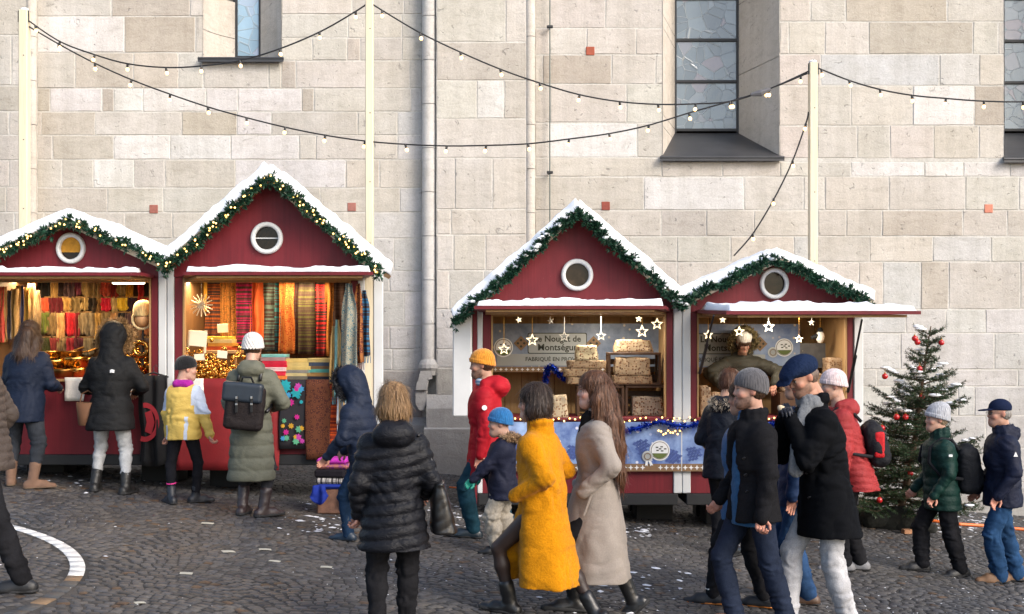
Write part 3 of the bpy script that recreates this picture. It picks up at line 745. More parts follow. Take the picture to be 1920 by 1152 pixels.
    V, Qd = snow_slab((xb0 + .03, -pr + .004, zf + .035), (xb1 - xb0 - .06, 0, 0), (xa0 - xb0, pr - .03, zb - zf), (0, -.1, 1), 110, 8, aw.get('t', .055) * 1.15, cfg['seed'] + 30, edge=.03, rag=.012, rough=2.4)
    P('snow', mesh_np('awning_snow', V, Qd, True, M_SNOW), M_SNOW, parent=fl)
    for (x0, y0), (x1, y1) in cfg.get('stays', ()):
        q = MB(); q.tube([(hx(x0, -pr * .8), -pr * .8, hz(y0, -pr * .8)), (hx(x1, -.03), -.03, hz(y1, -.03))], .011, 6)
        q.tube([(hx((x0 + x1) / 2, -pr * .4), -pr * .42, hz((y0 + y1) / 2, -pr * .4)), (hx(x1, -.03), -.03, hz(y1, -.03))], .017, 6); P('stay', q, M_DARK)
    # garland
    yg = -.235; rl, rr_ = hx(cfg['re'][0], -.2), hx(cfg.get('ge', cfg['re'][1]), -.2); sag = np.random.default_rng(cfg['seed'])
    path = []
    for i in range(25):
        x = rl + (rr_ - rl) * i / 24; axx = hx(cfg['apex'][0], -.2); zz = hz(cfg['apex'][1], -.2) - k * abs(x - axx) + .048 + sag.uniform(-.025, .025)
        path.append((x, DH + yg + sag.uniform(-.015, .015), zz))
    path = [(path[0][0] - .03, path[0][1], path[0][2] - .05)] + path
    garland('garland', cfg['glabel'], path, cfg['seed'] * 7, lights=cfg['lights'], n=cfg.get('gn', 420), snowy=cfg.get('gs', 0))
    return root
HUTS = [
 dict(n=1, label='low red hut at the left edge, hung with knitted goods', glabel='fir garland with warm lights on the low gable at the left edge', xl=-30, xr=297, apex=(135, 423), k=.457, ox0=-16, ox1=283, oy=520, cy=710, pb=852, bb=872, rw=(134, 466), rr=(27, 29), re=(-50, 311),
      white=[(297.5, 312.5), (-46, -31)], wtop=497, aw=dict(p=.45, yf=517, b0=-20, b1=290, f0=-40, f1=264, t=.05), seed=3, lights=46, gn=340),
 dict(n=2, label='tall red hut selling colourful scarves, second from the left', glabel='fir garland with warm lights on the tall gable of the scarf hut', xl=327, xr=671, apex=(508, 342), k=.87, ox0=343, ox1=658, oy=520, cy=712, pb=852, bb=872, rw=(501, 447), rr=(30, 30), re=(313, 703), dep=1.3, ge=716,
      white=[(314, 326.5), (671.5, 684), (700.5, 718)], wtop=500, aw=dict(p=.42, yf=516, b0=345, b1=690, f0=344, f1=700, t=.05), seed=5, lights=70, gn=560, snow=.125),
 dict(n=3, label='tall red nougat hut with the steep snowy gable, right of the drainpipe', glabel='snow-dusted fir garland on the steep gable of the nougat hut', xl=905, xr=1262, apex=(1082, 406), k=.90, ox0=921, ox1=1249, oy=584, cy=783, pb=925, bb=947, rw=(1082, 516), rr=(30, 30), re=(858, 1279),
      white=[(895, 904.5), (1262.5, 1278)], wtop=565, aw=dict(p=.6, yf=580, b0=900, b1=1256, f0=889, f1=1249, t=.06), seed=8, lights=0, gn=640, gs=45),
 dict(n=4, label='low red nougat hut at the right with its long awning up', glabel='plain fir garland on the low gable of the right-hand nougat hut', xl=1295, xr=1600, apex=(1450, 494), k=.46, ox0=1307, ox1=1588, oy=586, cy=783, pb=925, bb=947, rw=(1451, 532), rr=(27, 29.5), re=(1280, 1625),
      white=[(1279, 1294.5), (1600.5, 1618)], wtop=565, aw=dict(p=1.25, yf=590, b0=1305, b1=1612, f0=1362, f1=1727, t=.06), seed=12, lights=0, gn=430, gs=10, stays=[((1338, 592), (1312, 700)), ((1616, 600), (1590, 735))]),
]
hroots = [hut(c) for c in HUTS]
# extras on the huts
def hpart(i, name, b, mat, label=None):
    r = hroots[i]; o = obj(name, b, r, mat=mat, loc=Vector((-r.location.x, 0, -r.location.z)))
    if label: o['label'] = label
    return o
q = MB(); q.box(hx(684.5), hx(700), -.005, .04, hz(852), hz(500)); hpart(1, 'wooden_strip', q, M_POLE)
q = MB(); q.bbox(hx(886), hx(894.5), -.02, .08, hz(985), hz(566), .006); hpart(2, 'outer_post', q, M_RED)
q = MB(); q.bbox(hx(850), hx(885.5), -.14, .5, hz(780), hz(588), .012); sh = hpart(2, 'side_shutter', q, M_WHITE, 'white folded side shutter standing out from the hut')
q = MB(); q.bbox(hx(847), hx(887), -.17, .55, hz(588) + .002, hz(588) + .03, .006); hpart(2, 'shutter_lid', q, M_DARK)
V, Qd = snow_slab((hx(849), -.16, hz(588) + .032), (hx(884) - hx(849), 0, 0), (0, .65, 0), (0, 0, 1), 14, 14, .06, 99); hpart(2, 'shutter_snow', mesh_np('shutter_snow', V, Qd, True, M_SNOW), None)
# tall poles and festoon lights
DP = 14.9
def pole(px, ytop, w_, label):
    x = (px - 960) * DP / F; g0 = gz(x); zt = HC + (YH - ytop) * DP / F
    r = thing('wooden_pole', label, 'pole', (x, DP, g0), group='tall pine poles carrying the lights')
    q = MB(); q.bbox(-w_ / 2, w_ / 2, -w_ / 2, w_ / 2, -.1, zt - g0, .010); obj('shaft', q, r, mat=M_POLE)
    q = MB(); q.tube([(-w_ / 2 - .01, -.03, zt - g0 - .16), (-w_ / 2 - .01, -.03, zt - g0 - .02), (0, -.03, zt - g0 + .03), (w_ / 2 + .01, -.03, zt - g0 - .02), (w_ / 2 + .01, -.03, zt - g0 - .16)], .008, 6); obj('wire_loop', q, r, mat=M_DARK)
    q = MB(); q.ball((0, 0, zt - g0 + .012), .055, 10, 6, (1, 1, .45)); obj('snow_cap', q, r, mat=M_SNOW)
    for dz in (.6, 1.7, 2.6, 3.4):
        q = MB(); q.ball((.012, -w_ / 2, zt - g0 - dz), .008, 6, 5); obj('screw', q, r, mat=M_DARK)
    return r
pole(46, 20, .115, 'pale wooden pole at the far left, behind the low hut'); pole(693, -30, .10, 'pale wooden pole beside the scarf hut, running out of the picture'); pole(1524, 118, .105, 'pale wooden pole behind the low nougat hut')
M_CABLE = simple('black_cable', (.012, .012, .013), .5); M_BULB = emit('festoon_bulb', (1.0, .58, .20), 1.5)
def bulbmesh():
    q = MB(); q.lathe([(.006, 0), (.016, -.004), (.016, -.045), (.013, -.05)], 8); return q.mesh('socket', M_CABLE), MB().ball((0, 0, -.075), .0245, 10, 8, (1, 1, 1.12)).mesh('bulb', M_BULB, True)
SOCK, BULB = bulbmesh()
def festoon(label, pts, bulbs, d=DP):
    """pts: photo points of the cable; bulbs: photo x positions (or (x,y))"""
    p0 = WP(pts[0][0], pts[0][1], d); r = thing('light_string', label, 'string lights', p0, group='festoon lights over the huts')
    X = np.array([p[0] for p in pts], float); Y = np.array([p[1] for p in pts], float)
    T = np.r_[0, np.cumsum(np.hypot(np.diff(X), np.diff(Y)))]; tt = np.linspace(0, T[-1], 60)
    def cr(A, t):
        i = int(np.clip(np.searchsorted(T, t) - 1, 0, len(T) - 2)); u = (t - T[i]) / (T[i + 1] - T[i]); a = A[max(i - 1, 0)]; b_ = A[i]; c = A[i + 1]; e = A[min(i + 2, len(A) - 1)]
        return .5 * (2 * b_ + (c - a) * u + (2 * a - 5 * b_ + 4 * c - e) * u * u + (3 * b_ - a - 3 * c + e) * u ** 3)
    C = [WP(cr(X, t), cr(Y, t), d) - p0 for t in tt]; q = MB(); q.tube(C, .0105, 6); obj('cable', q, r, mat=M_CABLE)
    for bx in bulbs:
        if isinstance(bx, tuple): wp = WP(bx[0], bx[1], d) - p0
        else:
            xs_ = [c.x for c in C]; tx = WP(bx, 0, d).x - p0.x; k = int(np.argmin([abs(x - tx) for x in xs_])); wp = C[k] + Vector((0, 0, -.004)); wp = Vector((tx, 0, np.interp(tx, xs_, [c.z for c in C]))) if xs_[0] < xs_[-1] else wp
        bo = obj('bulb', BULB, r, loc=wp, rot=(rnd.uniform(-.2, .2), rnd.uniform(-.25, .25), 0)); obj('socket', SOCK, bo)
    return r
festoon('upper string of bulbs from the far left pole to the middle pole', [(52, 38), (112, 78), (178, 103), (240, 120), (312, 127), (378, 124), (450, 114), (524, 92), (600, 60), (660, 26), (688, 8)], [66, 112, 178, 239, 311, 378, 450, 524, 599, 667])
festoon('long low string of bulbs sagging across from far left to right pole', [(54, 50), (110, 83), (178, 119), (247, 150), (319, 177), (390, 201), (462, 221), (535, 239), (610, 254), (686, 265), (760, 271), (838, 274), (913, 273), (990, 270), (1067, 261), (1142, 251), (1217, 235), (1292, 212), (1370, 190), (1440, 168), (1516, 134)],
        [110, 178, 247, 319, 390, 462, 535, 610, 685, 760, 838, 912, 990, 1067, 1142, 1217, 1292, 1368, 1438])
festoon('string of bulbs from the middle pole down to the right pole', [(698, 8), (717, 20), (788, 62), (863, 98), (938, 130), (1012, 156), (1087, 178), (1162, 191), (1235, 196), (1305, 195), (1372, 190), (1440, 168), (1514, 138)], [717, 788, 863, 938, 1012, 1087, 1162, 1234, 1305, 1372, 1441, 1502])
festoon('string of bulbs from the right pole off to the right edge', [(1534, 128), (1592, 151), (1650, 168), (1710, 179), (1774, 185), (1845, 190), (1920, 191), (1990, 186)], [1540, 1592, 1650, 1710, 1774, 1845, 1918])
festoon('short string of bulbs falling from the right pole to the low roof', [(1516, 210), (1511, 232), (1486, 302), (1452, 372), (1412, 438), (1376, 480)], [(1511, 232), (1486, 301), (1451, 372), (1411, 438)])
q = MB(); p = WP(1425, 176, DP); q.tube([p + Vector((-.13, -.03, -.02)), p + Vector((0, -.03, 0)), p + Vector((.13, -.03, .05))], [.02, .045, .02], 8); q.ball(p + Vector((0, -.03, .02)), .032, 8, 6, (2, 1, .6)); tag(obj('cable_joint', q, mat=simple('taped_joint', (.10, .10, .11), .6)), 'taped cable joint dusted with snow on the lights by the right pole', 'cable joint')

# ------------------------------------------------------------------ goods in the huts
def HP(px, py, dy): return Vector((hx(px, dy), DH + dy, hz(py, dy)))
def cloth_mesh(w_, h, nf, amp, seed, nx=12, nz=9, taper=0.0, thick=.012, roundb=.1, pinch=0.0, mats=None, smooth=True):
    r = np.random.default_rng(seed); u = np.linspace(0, 1, nx + 1); v = np.linspace(0, 1, nz + 1); U, Vv = np.meshgrid(u, v, indexing='ij')
    ph = r.uniform(0, 6.28); wid = w_ * (1 + taper * Vv) * (1 - pinch * np.exp(-((Vv - .02) / .12) ** 2))
    X = (U - .5) * wid + vnoise(np.stack([U * 2, Vv * 3, U * 0 + seed], -1).reshape(-1, 3), seed).reshape(U.shape) * w_ * .05
    Y = amp * np.sin(2 * pi * nf * U + ph + .8 * vnoise(np.stack([U * 0, Vv * 2.5, U * 0], -1).reshape(-1, 3), seed).reshape(U.shape)) * (.5 + .5 * Vv) - .5 * amp
    Y += vnoise(np.stack([U * 3, Vv * 4, U * 0], -1).reshape(-1, 3), seed + 3).reshape(U.shape) * amp * .6
    Z = -h * Vv * (1 - roundb * (2 * U - 1) ** 2 * Vv)
    fr = np.stack([X, Y - thick / 2, Z], -1).reshape(-1, 3); bk = np.stack([X, Y + thick / 2, Z], -1).reshape(-1, 3); n = len(fr); W_ = nz + 1
    I = lambda i, j: i * W_ + j; Q = []
    for i in range(nx):
        for j in range(nz):
            Q.append((I(i, j), I(i, j + 1), I(i + 1, j + 1), I(i + 1, j))); Q.append((n + I(i, j), n + I(i + 1, j), n + I(i + 1, j + 1), n + I(i, j + 1)))
    for i in range(nx): Q.append((I(i, nz), n + I(i, nz), n + I(i + 1, nz), I(i + 1, nz))); Q.append((I(i, 0), I(i + 1, 0), n + I(i + 1, 0), n + I(i, 0)))
    for j in range(nz): Q.append((I(0, j), n + I(0, j), n + I(0, j + 1), I(0, j + 1))); Q.append((I(nx, j), I(nx, j + 1), n + I(nx, j + 1), n + I(nx, j)))
    return mesh_np('cloth', np.concatenate([fr, bk]), np.array(Q), smooth, mats)
def mat_knit():
    g = N('knit'); v = g.coord(scale=(60, 10, 14)); wv = g.noise(v, 1.0, 3); f = g.noise(g.coord(), 30, 4)
    g.color(g.mix(1.0, g.objcolor(), g.ramp(wv, [(.3, (.55,) * 3), (.65, (1.2,) * 3)]), 'MULTIPLY')); g.bump(wv, .5, .01); return g.set(.9, spec=.2, sheen=.2)
def mat_stripe(nm, sc, second, soft=.04, vert=False):
    g = N(nm); z = g.sep(g.coord())[0 if vert else 2]; nz = g.n('TexNoise'); nz.noise_dimensions = '1D'; nz.inputs['Scale'].default_value = sc; nz.inputs['Detail'].default_value = 2.0; g.l(g.math('ADD', z, g.math('MULTIPLY', g.rand(), 7.0)), nz.inputs['W'])
    m = g.ramp(nz.outputs['Fac'], [(.48 - soft, (0, 0, 0)), (.48 + soft, (1, 1, 1))])
    f = g.noise(g.coord(scale=(90, 90, 30)), 1.0, 3); c = g.mix(m, g.objcolor(), second)
    g.color(g.mix(1.0, c, g.ramp(f, [(.3, (.7,) * 3), (.7, (1.15,) * 3)]), 'MULTIPLY')); g.bump(f, .3, .006); return g.set(.85, spec=.2)
def mat_paisley(nm, second, sc=26):
    g = N(nm); vo = g.n('TexVoronoi'); vo.inputs['Scale'].default_value = sc; g.l(g.coord(scale=(1, .2, 1)), vo.inputs['Vector'])
    m = g.ramp(vo.outputs['Distance'], [(.22, (1, 1, 1)), (.30, (0, 0, 0)), (.42, (.0,) * 3), (.5, (.6,) * 3)])
    g.color(g.mix(m, g.objcolor(), second)); return g.set(.85, spec=.2)
M_KNIT = mat_knit(); M_STR = mat_stripe('striped_wool', 38, (.05, .03, .03)); M_STR2 = mat_stripe('multi_stripe', 26, (.42, .27, .10), vert=True)
M_PAIS = mat_paisley('paisley_wool', (.42, .17, .04)); M_PAISB = mat_paisley('blue_paisley', (.40, .33, .22), 34)
M_FABRIC = simple('plain_fabric', 'obj', .85, var=.3, vs=10, bump=.3, bs=90, spec=.2)
M_BRASS = simple('brass', (.62, .33, .075), .25, metal=1.0, var=.4, vs=9); M_BRASSD = simple('old_brass', (.26, .13, .035), .38, metal=1.0, var=.5, vs=11)
M_CARD = simple('card', (.74, .68, .50), .8, var=.06)

def lamp(name, label, px0, px1, py, dy, watts, col=(1.0, .68, .36)):
    p = HP((px0 + px1) / 2, py, dy); wd = hx(px1, dy) - hx(px0, dy); r = thing(name, label, 'lamp', p, group='warm strip lamps under the hut roofs')
    q = MB(); q.bbox(-wd / 2, wd / 2, -.05, .05, .0, .04, .008); obj('housing', q, r, mat=M_WHITE)
    q = MB(); q.bbox(-wd / 2 + .02, wd / 2 - .02, -.035, .035, -.03, -.002, .012); obj('tube', q, r, mat=emit('lamp_tube', (1.0, .80, .5), 5.0))
    ld = bpy.data.lights.new('lamp_light', 'AREA'); ld.shape = 'RECTANGLE'; ld.size = wd; ld.size_y = .12; ld.energy = watts; ld.color = col
    lo = bpy.data.objects.new('lamp_light', ld); COL.objects.link(lo); lo.parent = r; lo.location = (0, 0, -.035)
lamp('strip_lamp', 'lit strip lamp under the roof edge of the left hut', 208, 274, 528, .16, 10)
lamp('strip_lamp', 'lit strip lamp inside the left hut, behind the awning', 20, 110, 524, .7, 9)
lamp('strip_lamp', 'lit strip lamp at the left inside the scarf hut', 350, 430, 524, .45, 13)
lamp('strip_lamp', 'lit strip lamp at the right inside the scarf hut', 520, 600, 524, .9, 9)
lamp('strip_lamp', 'added strip-shaped fill light inside the steep nougat hut', 1080, 1180, 586, .25, 9, (1.0, .92, .80))  # added light to brighten the interior; the hut itself has fairy lights
lamp('strip_lamp', 'added strip-shaped fill light inside the low nougat hut', 1420, 1520, 588, .12, 9, (1.0, .92, .80))  # likewise added, brightens vendor and board; no lamp known here

# -- left hut: knitwear in three rows, striped scarves, brass pots
def knit_row(rowname, y0, y1, items, dy, seed):
    q = MB(); xs_ = [i[0] for i in items] + [i[1] for i in items]
    p = HP(min(xs_) / 5.237, y0, dy); e = HP(max(xs_) / 5.237, y0, dy)
    q.tube([p + Vector((-.05, .02, .01)), e + Vector((.05, .02, .01))], .009, 6); tag(obj('hanging_rail', q, mat=M_PINE), 'thin wooden rail holding the %s row of knitwear in the left hut' % rowname, 'rail', 'knitwear rails')
    for k, (a, b_, c, nm) in enumerate(items):
        x = (a + b_) / 2 / 5.237; wd = (b_ - a) / 5.237 * (DH + dy) / F * 1.05; h = (y1 - y0) * (DH + dy) / F * (1 + .12 * ((k * 37) % 5 - 2) / 2)
        o = obj('knitted_shawl', cloth_mesh(wd, h, 1.5 + (k % 3) * .5, .035, seed + k, 9, 7, .08, .02, .16, mats=M_KNIT), loc=HP(x, y0, dy + .012 * (k % 2)), color=c)
        tag(o, '%s knitted shawl, %s in the %s row of the left hut' % (nm, ORD[k], rowname), 'shawl', 'hanging knitwear in the left hut')
knit_row('top', 525, 559, [(325, 378, (.62, .20, .12), 'salmon'), (378, 500, (.012, .011, .011), 'black'), (503, 575, (.42, .26, .09), 'tan'), (578, 650, (.03, .015, .015), 'dark brown'), (650, 740, (.085, .05, .06), 'plum grey'), (740, 815, (.22, .055, .09), 'mauve'), (815, 930, (.36, .25, .10), 'patterned tan'), (930, 1000, (.36, .26, .12), 'beige'), (1003, 1090, (.70, .15, .09), 'coral'), (1093, 1163, (.26, .03, .025), 'dark red'), (1165, 1240, (.52, .38, .15), 'straw'), (1240, 1312, (.72, .40, .05), 'orange'), (1355, 1418, (.60, .04, .04), 'red'), (1420, 1480, (.06, .035, .02), 'brown black')], 1.25, 100)
knit_row('middle', 559, 587, [(320, 400, (.34, .14, .03), 'rust'), (400, 490, (.62, .11, .05), 'vermilion'), (490, 620, (.10, .010, .018), 'maroon'), (622, 712, (.50, .31, .10), 'golden tan'), (705, 803, (.24, .17, .07), 'olive tan'), (805, 885, (.55, .40, .17), 'pale gold'), (885, 955, (.05, .04, .03), 'black and cream'), (957, 1010, (.34, .19, .06), 'ochre'), (1010, 1090, (.72, .03, .07), 'bright red'), (1095, 1165, (.62, .48, .22), 'cream'), (1165, 1262, (.80, .56, .05), 'yellow'), (1262, 1345, (.05, .028, .045), 'aubergine'), (1380, 1475, (.42, .05, .04), 'brick red')], 1.22, 140)
knit_row('bottom', 587, 634, [(385, 480, (.12, .16, .03), 'olive green'), (480, 560, (.24, .16, .07), 'taupe'), (560, 645, (.55, .33, .14), 'peach'), (650, 740, (.66, .025, .04), 'scarlet'), (735, 790, (.25, .02, .03), 'wine red'), (772, 850, (.33, .25, .14), 'sand'), (850, 930, (.28, .22, .13), 'mushroom'), (932, 1000, (.55, .34, .10), 'gold'), (1000, 1087, (.26, .18, .08), 'bronze'), (1090, 1165, (.50, .28, .12), 'apricot'), (1165, 1240, (.02, .018, .02), 'black'), (1240, 1310, (.12, .07, .08), 'grey violet'), (1310, 1400, (.16, .10, .06), 'brown'), (1400, 1478, (.3, .12, .05), 'russet')], 1.19, 180)
knit_row('lowest', 634, 668, [(340, 420, (.16, .09, .03), 'brown'), (420, 500, (.05, .06, .02), 'moss'), (500, 580, (.20, .03, .03), 'burgundy'), (580, 660, (.22, .15, .07), 'fawn'), (660, 745, (.30, .02, .03), 'cherry'), (745, 830, (.10, .02, .03), 'damson'), (830, 915, (.2, .16, .09), 'khaki'), (1290, 1380, (.1, .06, .03), 'umber'), (1380, 1470, (.07, .05, .05), 'slate')], 1.16, 220)
for k, (px, wd, y0, y1, c, nm, m) in enumerate([(-8, 12, 535, 640, (.5, .03, .04), 'red', M_KNIT), (5, 13, 538, 645, (.62, .09, .06), 'red and orange striped', M_STR2), (17, 10, 545, 640, (.06, .05, .06), 'charcoal', M_KNIT), (27, 12, 542, 640, (.55, .36, .16), 'cream and navy striped', M_STR2), (38, 11, 536, 648, (.05, .06, .14), 'navy and gold striped', M_STR2), (49, 12, 540, 648, (.55, .33, .08), 'gold and rust striped', M_STR2), (60, 13, 532, 650, (.35, .24, .12), 'tan ribbed', M_KNIT), (71, 11, 545, 650, (.30, .2, .1), 'brown ribbed', M_KNIT)]):
    o = obj('scarf', cloth_mesh(wd / 172 * 1.25, (y1 - y0) / 172, 2, .04, 300 + k, 10, 12, .05, .012, .03, mats=m), loc=HP(px, y0, .14 + .10 * k), color=c)
    tag(o, '%s scarf hanging %s from the left edge in the left hut' % (nm, ORD[k]), 'scarf', 'scarves at the left edge')
def pot(px, py_base, dy, r, h, handle, label, m=None, ang=0.0):
    z = hz(710); p = Vector((hx(px, dy), DH + dy, z if py_base is None else py_base)); t = thing('brass_pot', label, 'pot', p, ang, 'brass pots on the left counter')
    q = MB(); q.lathe([(r * .78, 0), (r * .95, h * .25), (r, h * .8), (r * 1.04, h), (r * .97, h * .99), (r * .92, h * .7), (r * .8, h * .2), (.001, h * .12)], 20, cap=False); q.add([(r * .78 * cos(2 * pi * i / 20), r * .78 * sin(2 * pi * i / 20), .0) for i in range(20)], [tuple(range(20))[::-1]])
    obj('bowl', q.mesh('bowl', m or M_BRASS, True), t)
    if handle == 'long':
        q = MB(); q.tube([(r * .95, 0, h * .75), (r * 1.6, 0, h * .9), (r * 2.5, 0, h * 1.5)], [.012, .010, .014], 8); obj('handle', q, t, mat=M_BRASSD)
    else:
        for s in (-1, 1):
            q = MB(); q.tube([(s * r * .97, -.04, h * .7), (s * r * 1.22, -.03, h * .78), (s * r * 1.22, .03, h * .78), (s * r * .97, .04, h * .7)], .008, 6); obj('handle', q, t, mat=M_BRASSD)
    return t
zc = hz(710)
pot(118, zc, .12, .13, .10, 'ears', 'dark brass pot at the front of the left counter between the two women', M_BRASSD); pot(88, zc, .16, .11, .09, 'long', 'small brass pan beside the woman in navy', M_BRASS, 1.0); pot(146, zc, .2, .10, .11, 'ears', 'brass pot beside the black parka, front row', M_BRASS)
pot(100, zc + .09, .38, .16, .11, 'ears', 'wide brass pot stacked behind the small pan', M_BRASS, .4); pot(140, zc + .11, .40, .15, .12, 'ears', 'round brass pot stacked in the middle of the left counter', M_BRASS); pot(75, zc, .4, .14, .1, 'ears', 'brass pot half hidden behind the woman in navy', M_BRASSD)
pot(92, zc + .22, .55, .15, .08, 'long', 'flat brass pan with long handle on top of the pots', M_BRASS, .5); pot(132, zc + .23, .58, .13, .07, 'long', 'dark brass pan with long handle on top, near the parka', M_BRASSD, .8); pot(160, zc + .12, .5, .12, .1, 'long', 'brass pan behind the parka', M_BRASSD, .3)
pot(240, zc, .3, .11, .09, 'ears', 'brass pot right of the parka', M_BRASSD); pot(60, zc + .1, .55, .13, .1, 'ears', 'brass pot at the back left of the counter', M_BRASS)
# under the pots: stacked lower tier
for k, (px, dy, c) in enumerate(((100, .5, M_BRASSD), (140, .52, M_BRASSD), (70, .6, M_BRASS), (160, .62, M_BRASSD))): pot(px, zc, dy, .15, .11, 'ears', ['big dark brass pot at the bottom of the stack, left', 'big dark brass pot at the bottom of the stack, middle', 'big brass pot at the bottom back of the counter', 'big dark pot at the bottom behind the parka'][k], c)
def ring_pile(name, label, cat, p, n, sx, sy, sz, r0, mat, seed):
    r = np.random.default_rng(seed); q = MB()
    for _ in range(n):
        c = Vector((r.normal() * sx, r.uniform(-1, 1) * sy, abs(r.normal()) * sz)); rr = r0 * r.uniform(.6, 1.2); M = Matrix.Translation(c) @ Euler((r.uniform(0, 3), r.uniform(0, 3), 0)).to_matrix().to_4x4()
        if r.random() < .5: q.tube([M @ Vector((rr * cos(a), rr * sin(a), 0)) for a in np.linspace(0, 6.0, 9)], rr * .28, 6)
        else: q.lathe([(.001, -rr * .6), (rr * .7, -rr * .45), (rr, 0), (rr * .5, rr * .5), (rr * .3, rr * .9), (.001, rr)], 8, M, cap=False)
    o = obj(name, q.mesh(name, mat, True), loc=p, kind='stuff'); return tag(o, label, cat)
ring_pile('brass_trinkets', 'heap of small brass rings and bells at the right of the left counter', 'trinkets', Vector((hx(258, .3), DH + .3, zc)), 130, .11, .2, .12, .035, M_BRASS, 41)
# knitted cap on a stand, wreath, gold ornament
t = thing('mannequin_bust', 'knitted cap on a mannequin bust by the right post of the left hut', 'mannequin', Vector((hx(268, .15), DH + .15, hz(598, .15))))
q = MB(); q.ball((0, 0, .0), .085, 16, 10, (1, 1, 1.1)); obj('head', q.mesh('head', simple('wax_head', (.55, .30, .13), .5), True), t)
q = MB(); q.lathe([(.10, .03), (.108, .06), (.104, .12), (.085, .17), (.05, .20), (.001, .21)], 18, cap=False); obj('cap', q.mesh('cap', M_KNIT, True), t, color=(.5, .36, .16))
q = MB(); q.tube([(.105 * cos(a), -.03, .105 * sin(a) - .01) for a in np.linspace(0, 2 * pi, 25)], .014, 8); obj('scarf_ring', q.mesh('scarf_ring', M_KNIT, True), t, color=(.62, .48, .25))
q = MB(); q.tube([(0, 0, -.08), (0, 0, -.62)], .012, 8); obj('stand', q, t, mat=M_DARK)
t = thing('gold_wreath', 'gilded wreath ornament above the trinkets in the left hut', 'ornament', Vector((hx(264, .1), DH + .1, hz(655, .1))))
q = MB(); q.tube([(.075 * cos(a), 0, .075 * sin(a)) for a in np.linspace(0, 2 * pi, 25)], [.022 + .008 * (i % 2) for i in range(25)], 8); obj('ring', q.mesh('ring', M_BRASS, True), t)
# table covers and sheets
q = MB(); q.bbox(hx(68), hx(284), -.055, .76, hz(710) + .001, hz(710) + .006, .002); tag(obj('table_cover', q, mat=simple('red_cloth', (.20, .005, .008), .8, var=.2, bump=.2), loc=(0, DH, 0)), 'red cloth lying on the counter of the left hut', 'tablecloth')
def sheet(px0, px1, py0, py1, label, cat='paper sheet', m=None, dy=-.075, c=(.78, .74, .66)):
    o = obj('paper_sheet', cloth_mesh(hx(px1, dy) - hx(px0, dy), hz(py0, dy) - hz(py1, dy), 1, .008, int(px0), 6, 6, .0, .003, .0, mats=m or M_FABRIC, smooth=False), loc=HP((px0 + px1) / 2, py0, dy), color=c); return tag(o, label, cat)
sheet(122, 158, 708, 752, 'white sheet hanging over the counter left of the black parka'); sheet(234, 274, 710, 745, 'white sheet hanging over the counter right of the black parka'); sheet(343, 381, 710, 740, 'white sheet on the counter edge behind the child in yellow')
# black hoodie on a hanger
t = thing('hanging_hoodie', 'black hoodie with a red emblem on a hanger between the huts', 'hoodie', HP(288, 704, -.16))
obj('cloth', cloth_mesh(.30, .98, 2.2, .045, 71, 22, 14, .05, .02, .06, mats=simple('black_jersey', (.004, .004, .005), .9, var=.3, bump=.2)), t)
q = MB(); q.tube([(-.16, 0, -.02), (0, 0, .03), (.16, 0, -.02)], .010, 6); q.tube([(0, 0, .03), (0, 0, .09), (.025, 0, .115), (.04, 0, .09)], .004, 6); obj('hanger', q, t, mat=M_DARK)
q = MB(); n = 28; V = []
for i in range(n + 1):
    a = -1.9 + 3.6 * i / n
    for rr in (.115, .155): V.append((-.07 + rr * cos(a), -.075, -.50 + rr * 1.35 * sin(a)))
q.add(V, [(2 * i, 2 * i + 1, 2 * i + 3, 2 * i + 2) for i in range(n)])
q.add([(-.07, -.075, -.40), (.0, -.075, -.37), (.035, -.075, -.5), (.0, -.075, -.63), (-.07, -.075, -.60), (-.05, -.075, -.5)], [(0, 1, 2, 5), (5, 2, 3, 4)]); q.box(-.10, -.07, -.078, -.075, -.17, -.10)
obj('emblem', q, t, mat=simple('red_print', (.30, .012, .02), .8))

# -- scarf hut
sc = [(372, 1.3, 395, 'orange', (.75, .33, .04), M_KNIT, 620), ]
for k, (x0, x1, c, nm, m, y1) in enumerate([(345, 388, (.78, .42, .06), 'saffron yellow', M_FABRIC, 585), (386, 416, (.33, .085, .02), 'brown and orange striped', M_STR, 640), (414, 432, (.20, .10, .03), 'dark patterned', M_PAIS, 640), (430, 446, (.14, .06, .02), 'brown paisley', M_PAIS, 640), (444, 473, (.34, .012, .10), 'magenta', M_STR, 650), (471, 496, (.72, .15, .05), 'coral orange', M_FABRIC, 640), (495, 515, (.10, .17, .16), 'grey and orange striped', M_STR, 660), (513, 527, (.02, .16, .19), 'teal striped', M_STR, 660), (525, 552, (.26, .045, .012), 'rust paisley', M_PAIS, 665), (550, 564, (.05, .016, .012), 'dark brown', M_STR, 665), (561, 590, (.085, .085, .03), 'olive striped', M_STR, 665), (587, 612, (.55, .025, .03), 'red and brown striped', M_STR, 668), (610, 626, (.22, .09, .02), 'bronze paisley', M_PAIS, 668), (624, 650, (.03, .016, .014), 'near black', M_STR, 668)]):
    dy = 1.1 + .03 * (k % 2); o = obj('scarf', cloth_mesh((x1 - x0) / F * (DH + dy) * 1.05, (y1 - 522) / F * (DH + dy), 1.2 + .4 * (k % 3), .03, 500 + k, 10, 14, .02, .012, .01, mats=m), loc=HP((x0 + x1) / 2, 522, dy), color=c)
    tag(o, '%s scarf, %s from the left, at the back of the scarf hut' % (nm, ORD[k]), 'scarf', 'scarves at the back of the scarf hut')
q = MB(); q.tube([HP(340, 521, 1.14), HP(655, 521, 1.14)], .012, 6); tag(obj('hanging_rail', q, mat=M_PINE), 'long wooden rail carrying the scarves in the scarf hut', 'rail')
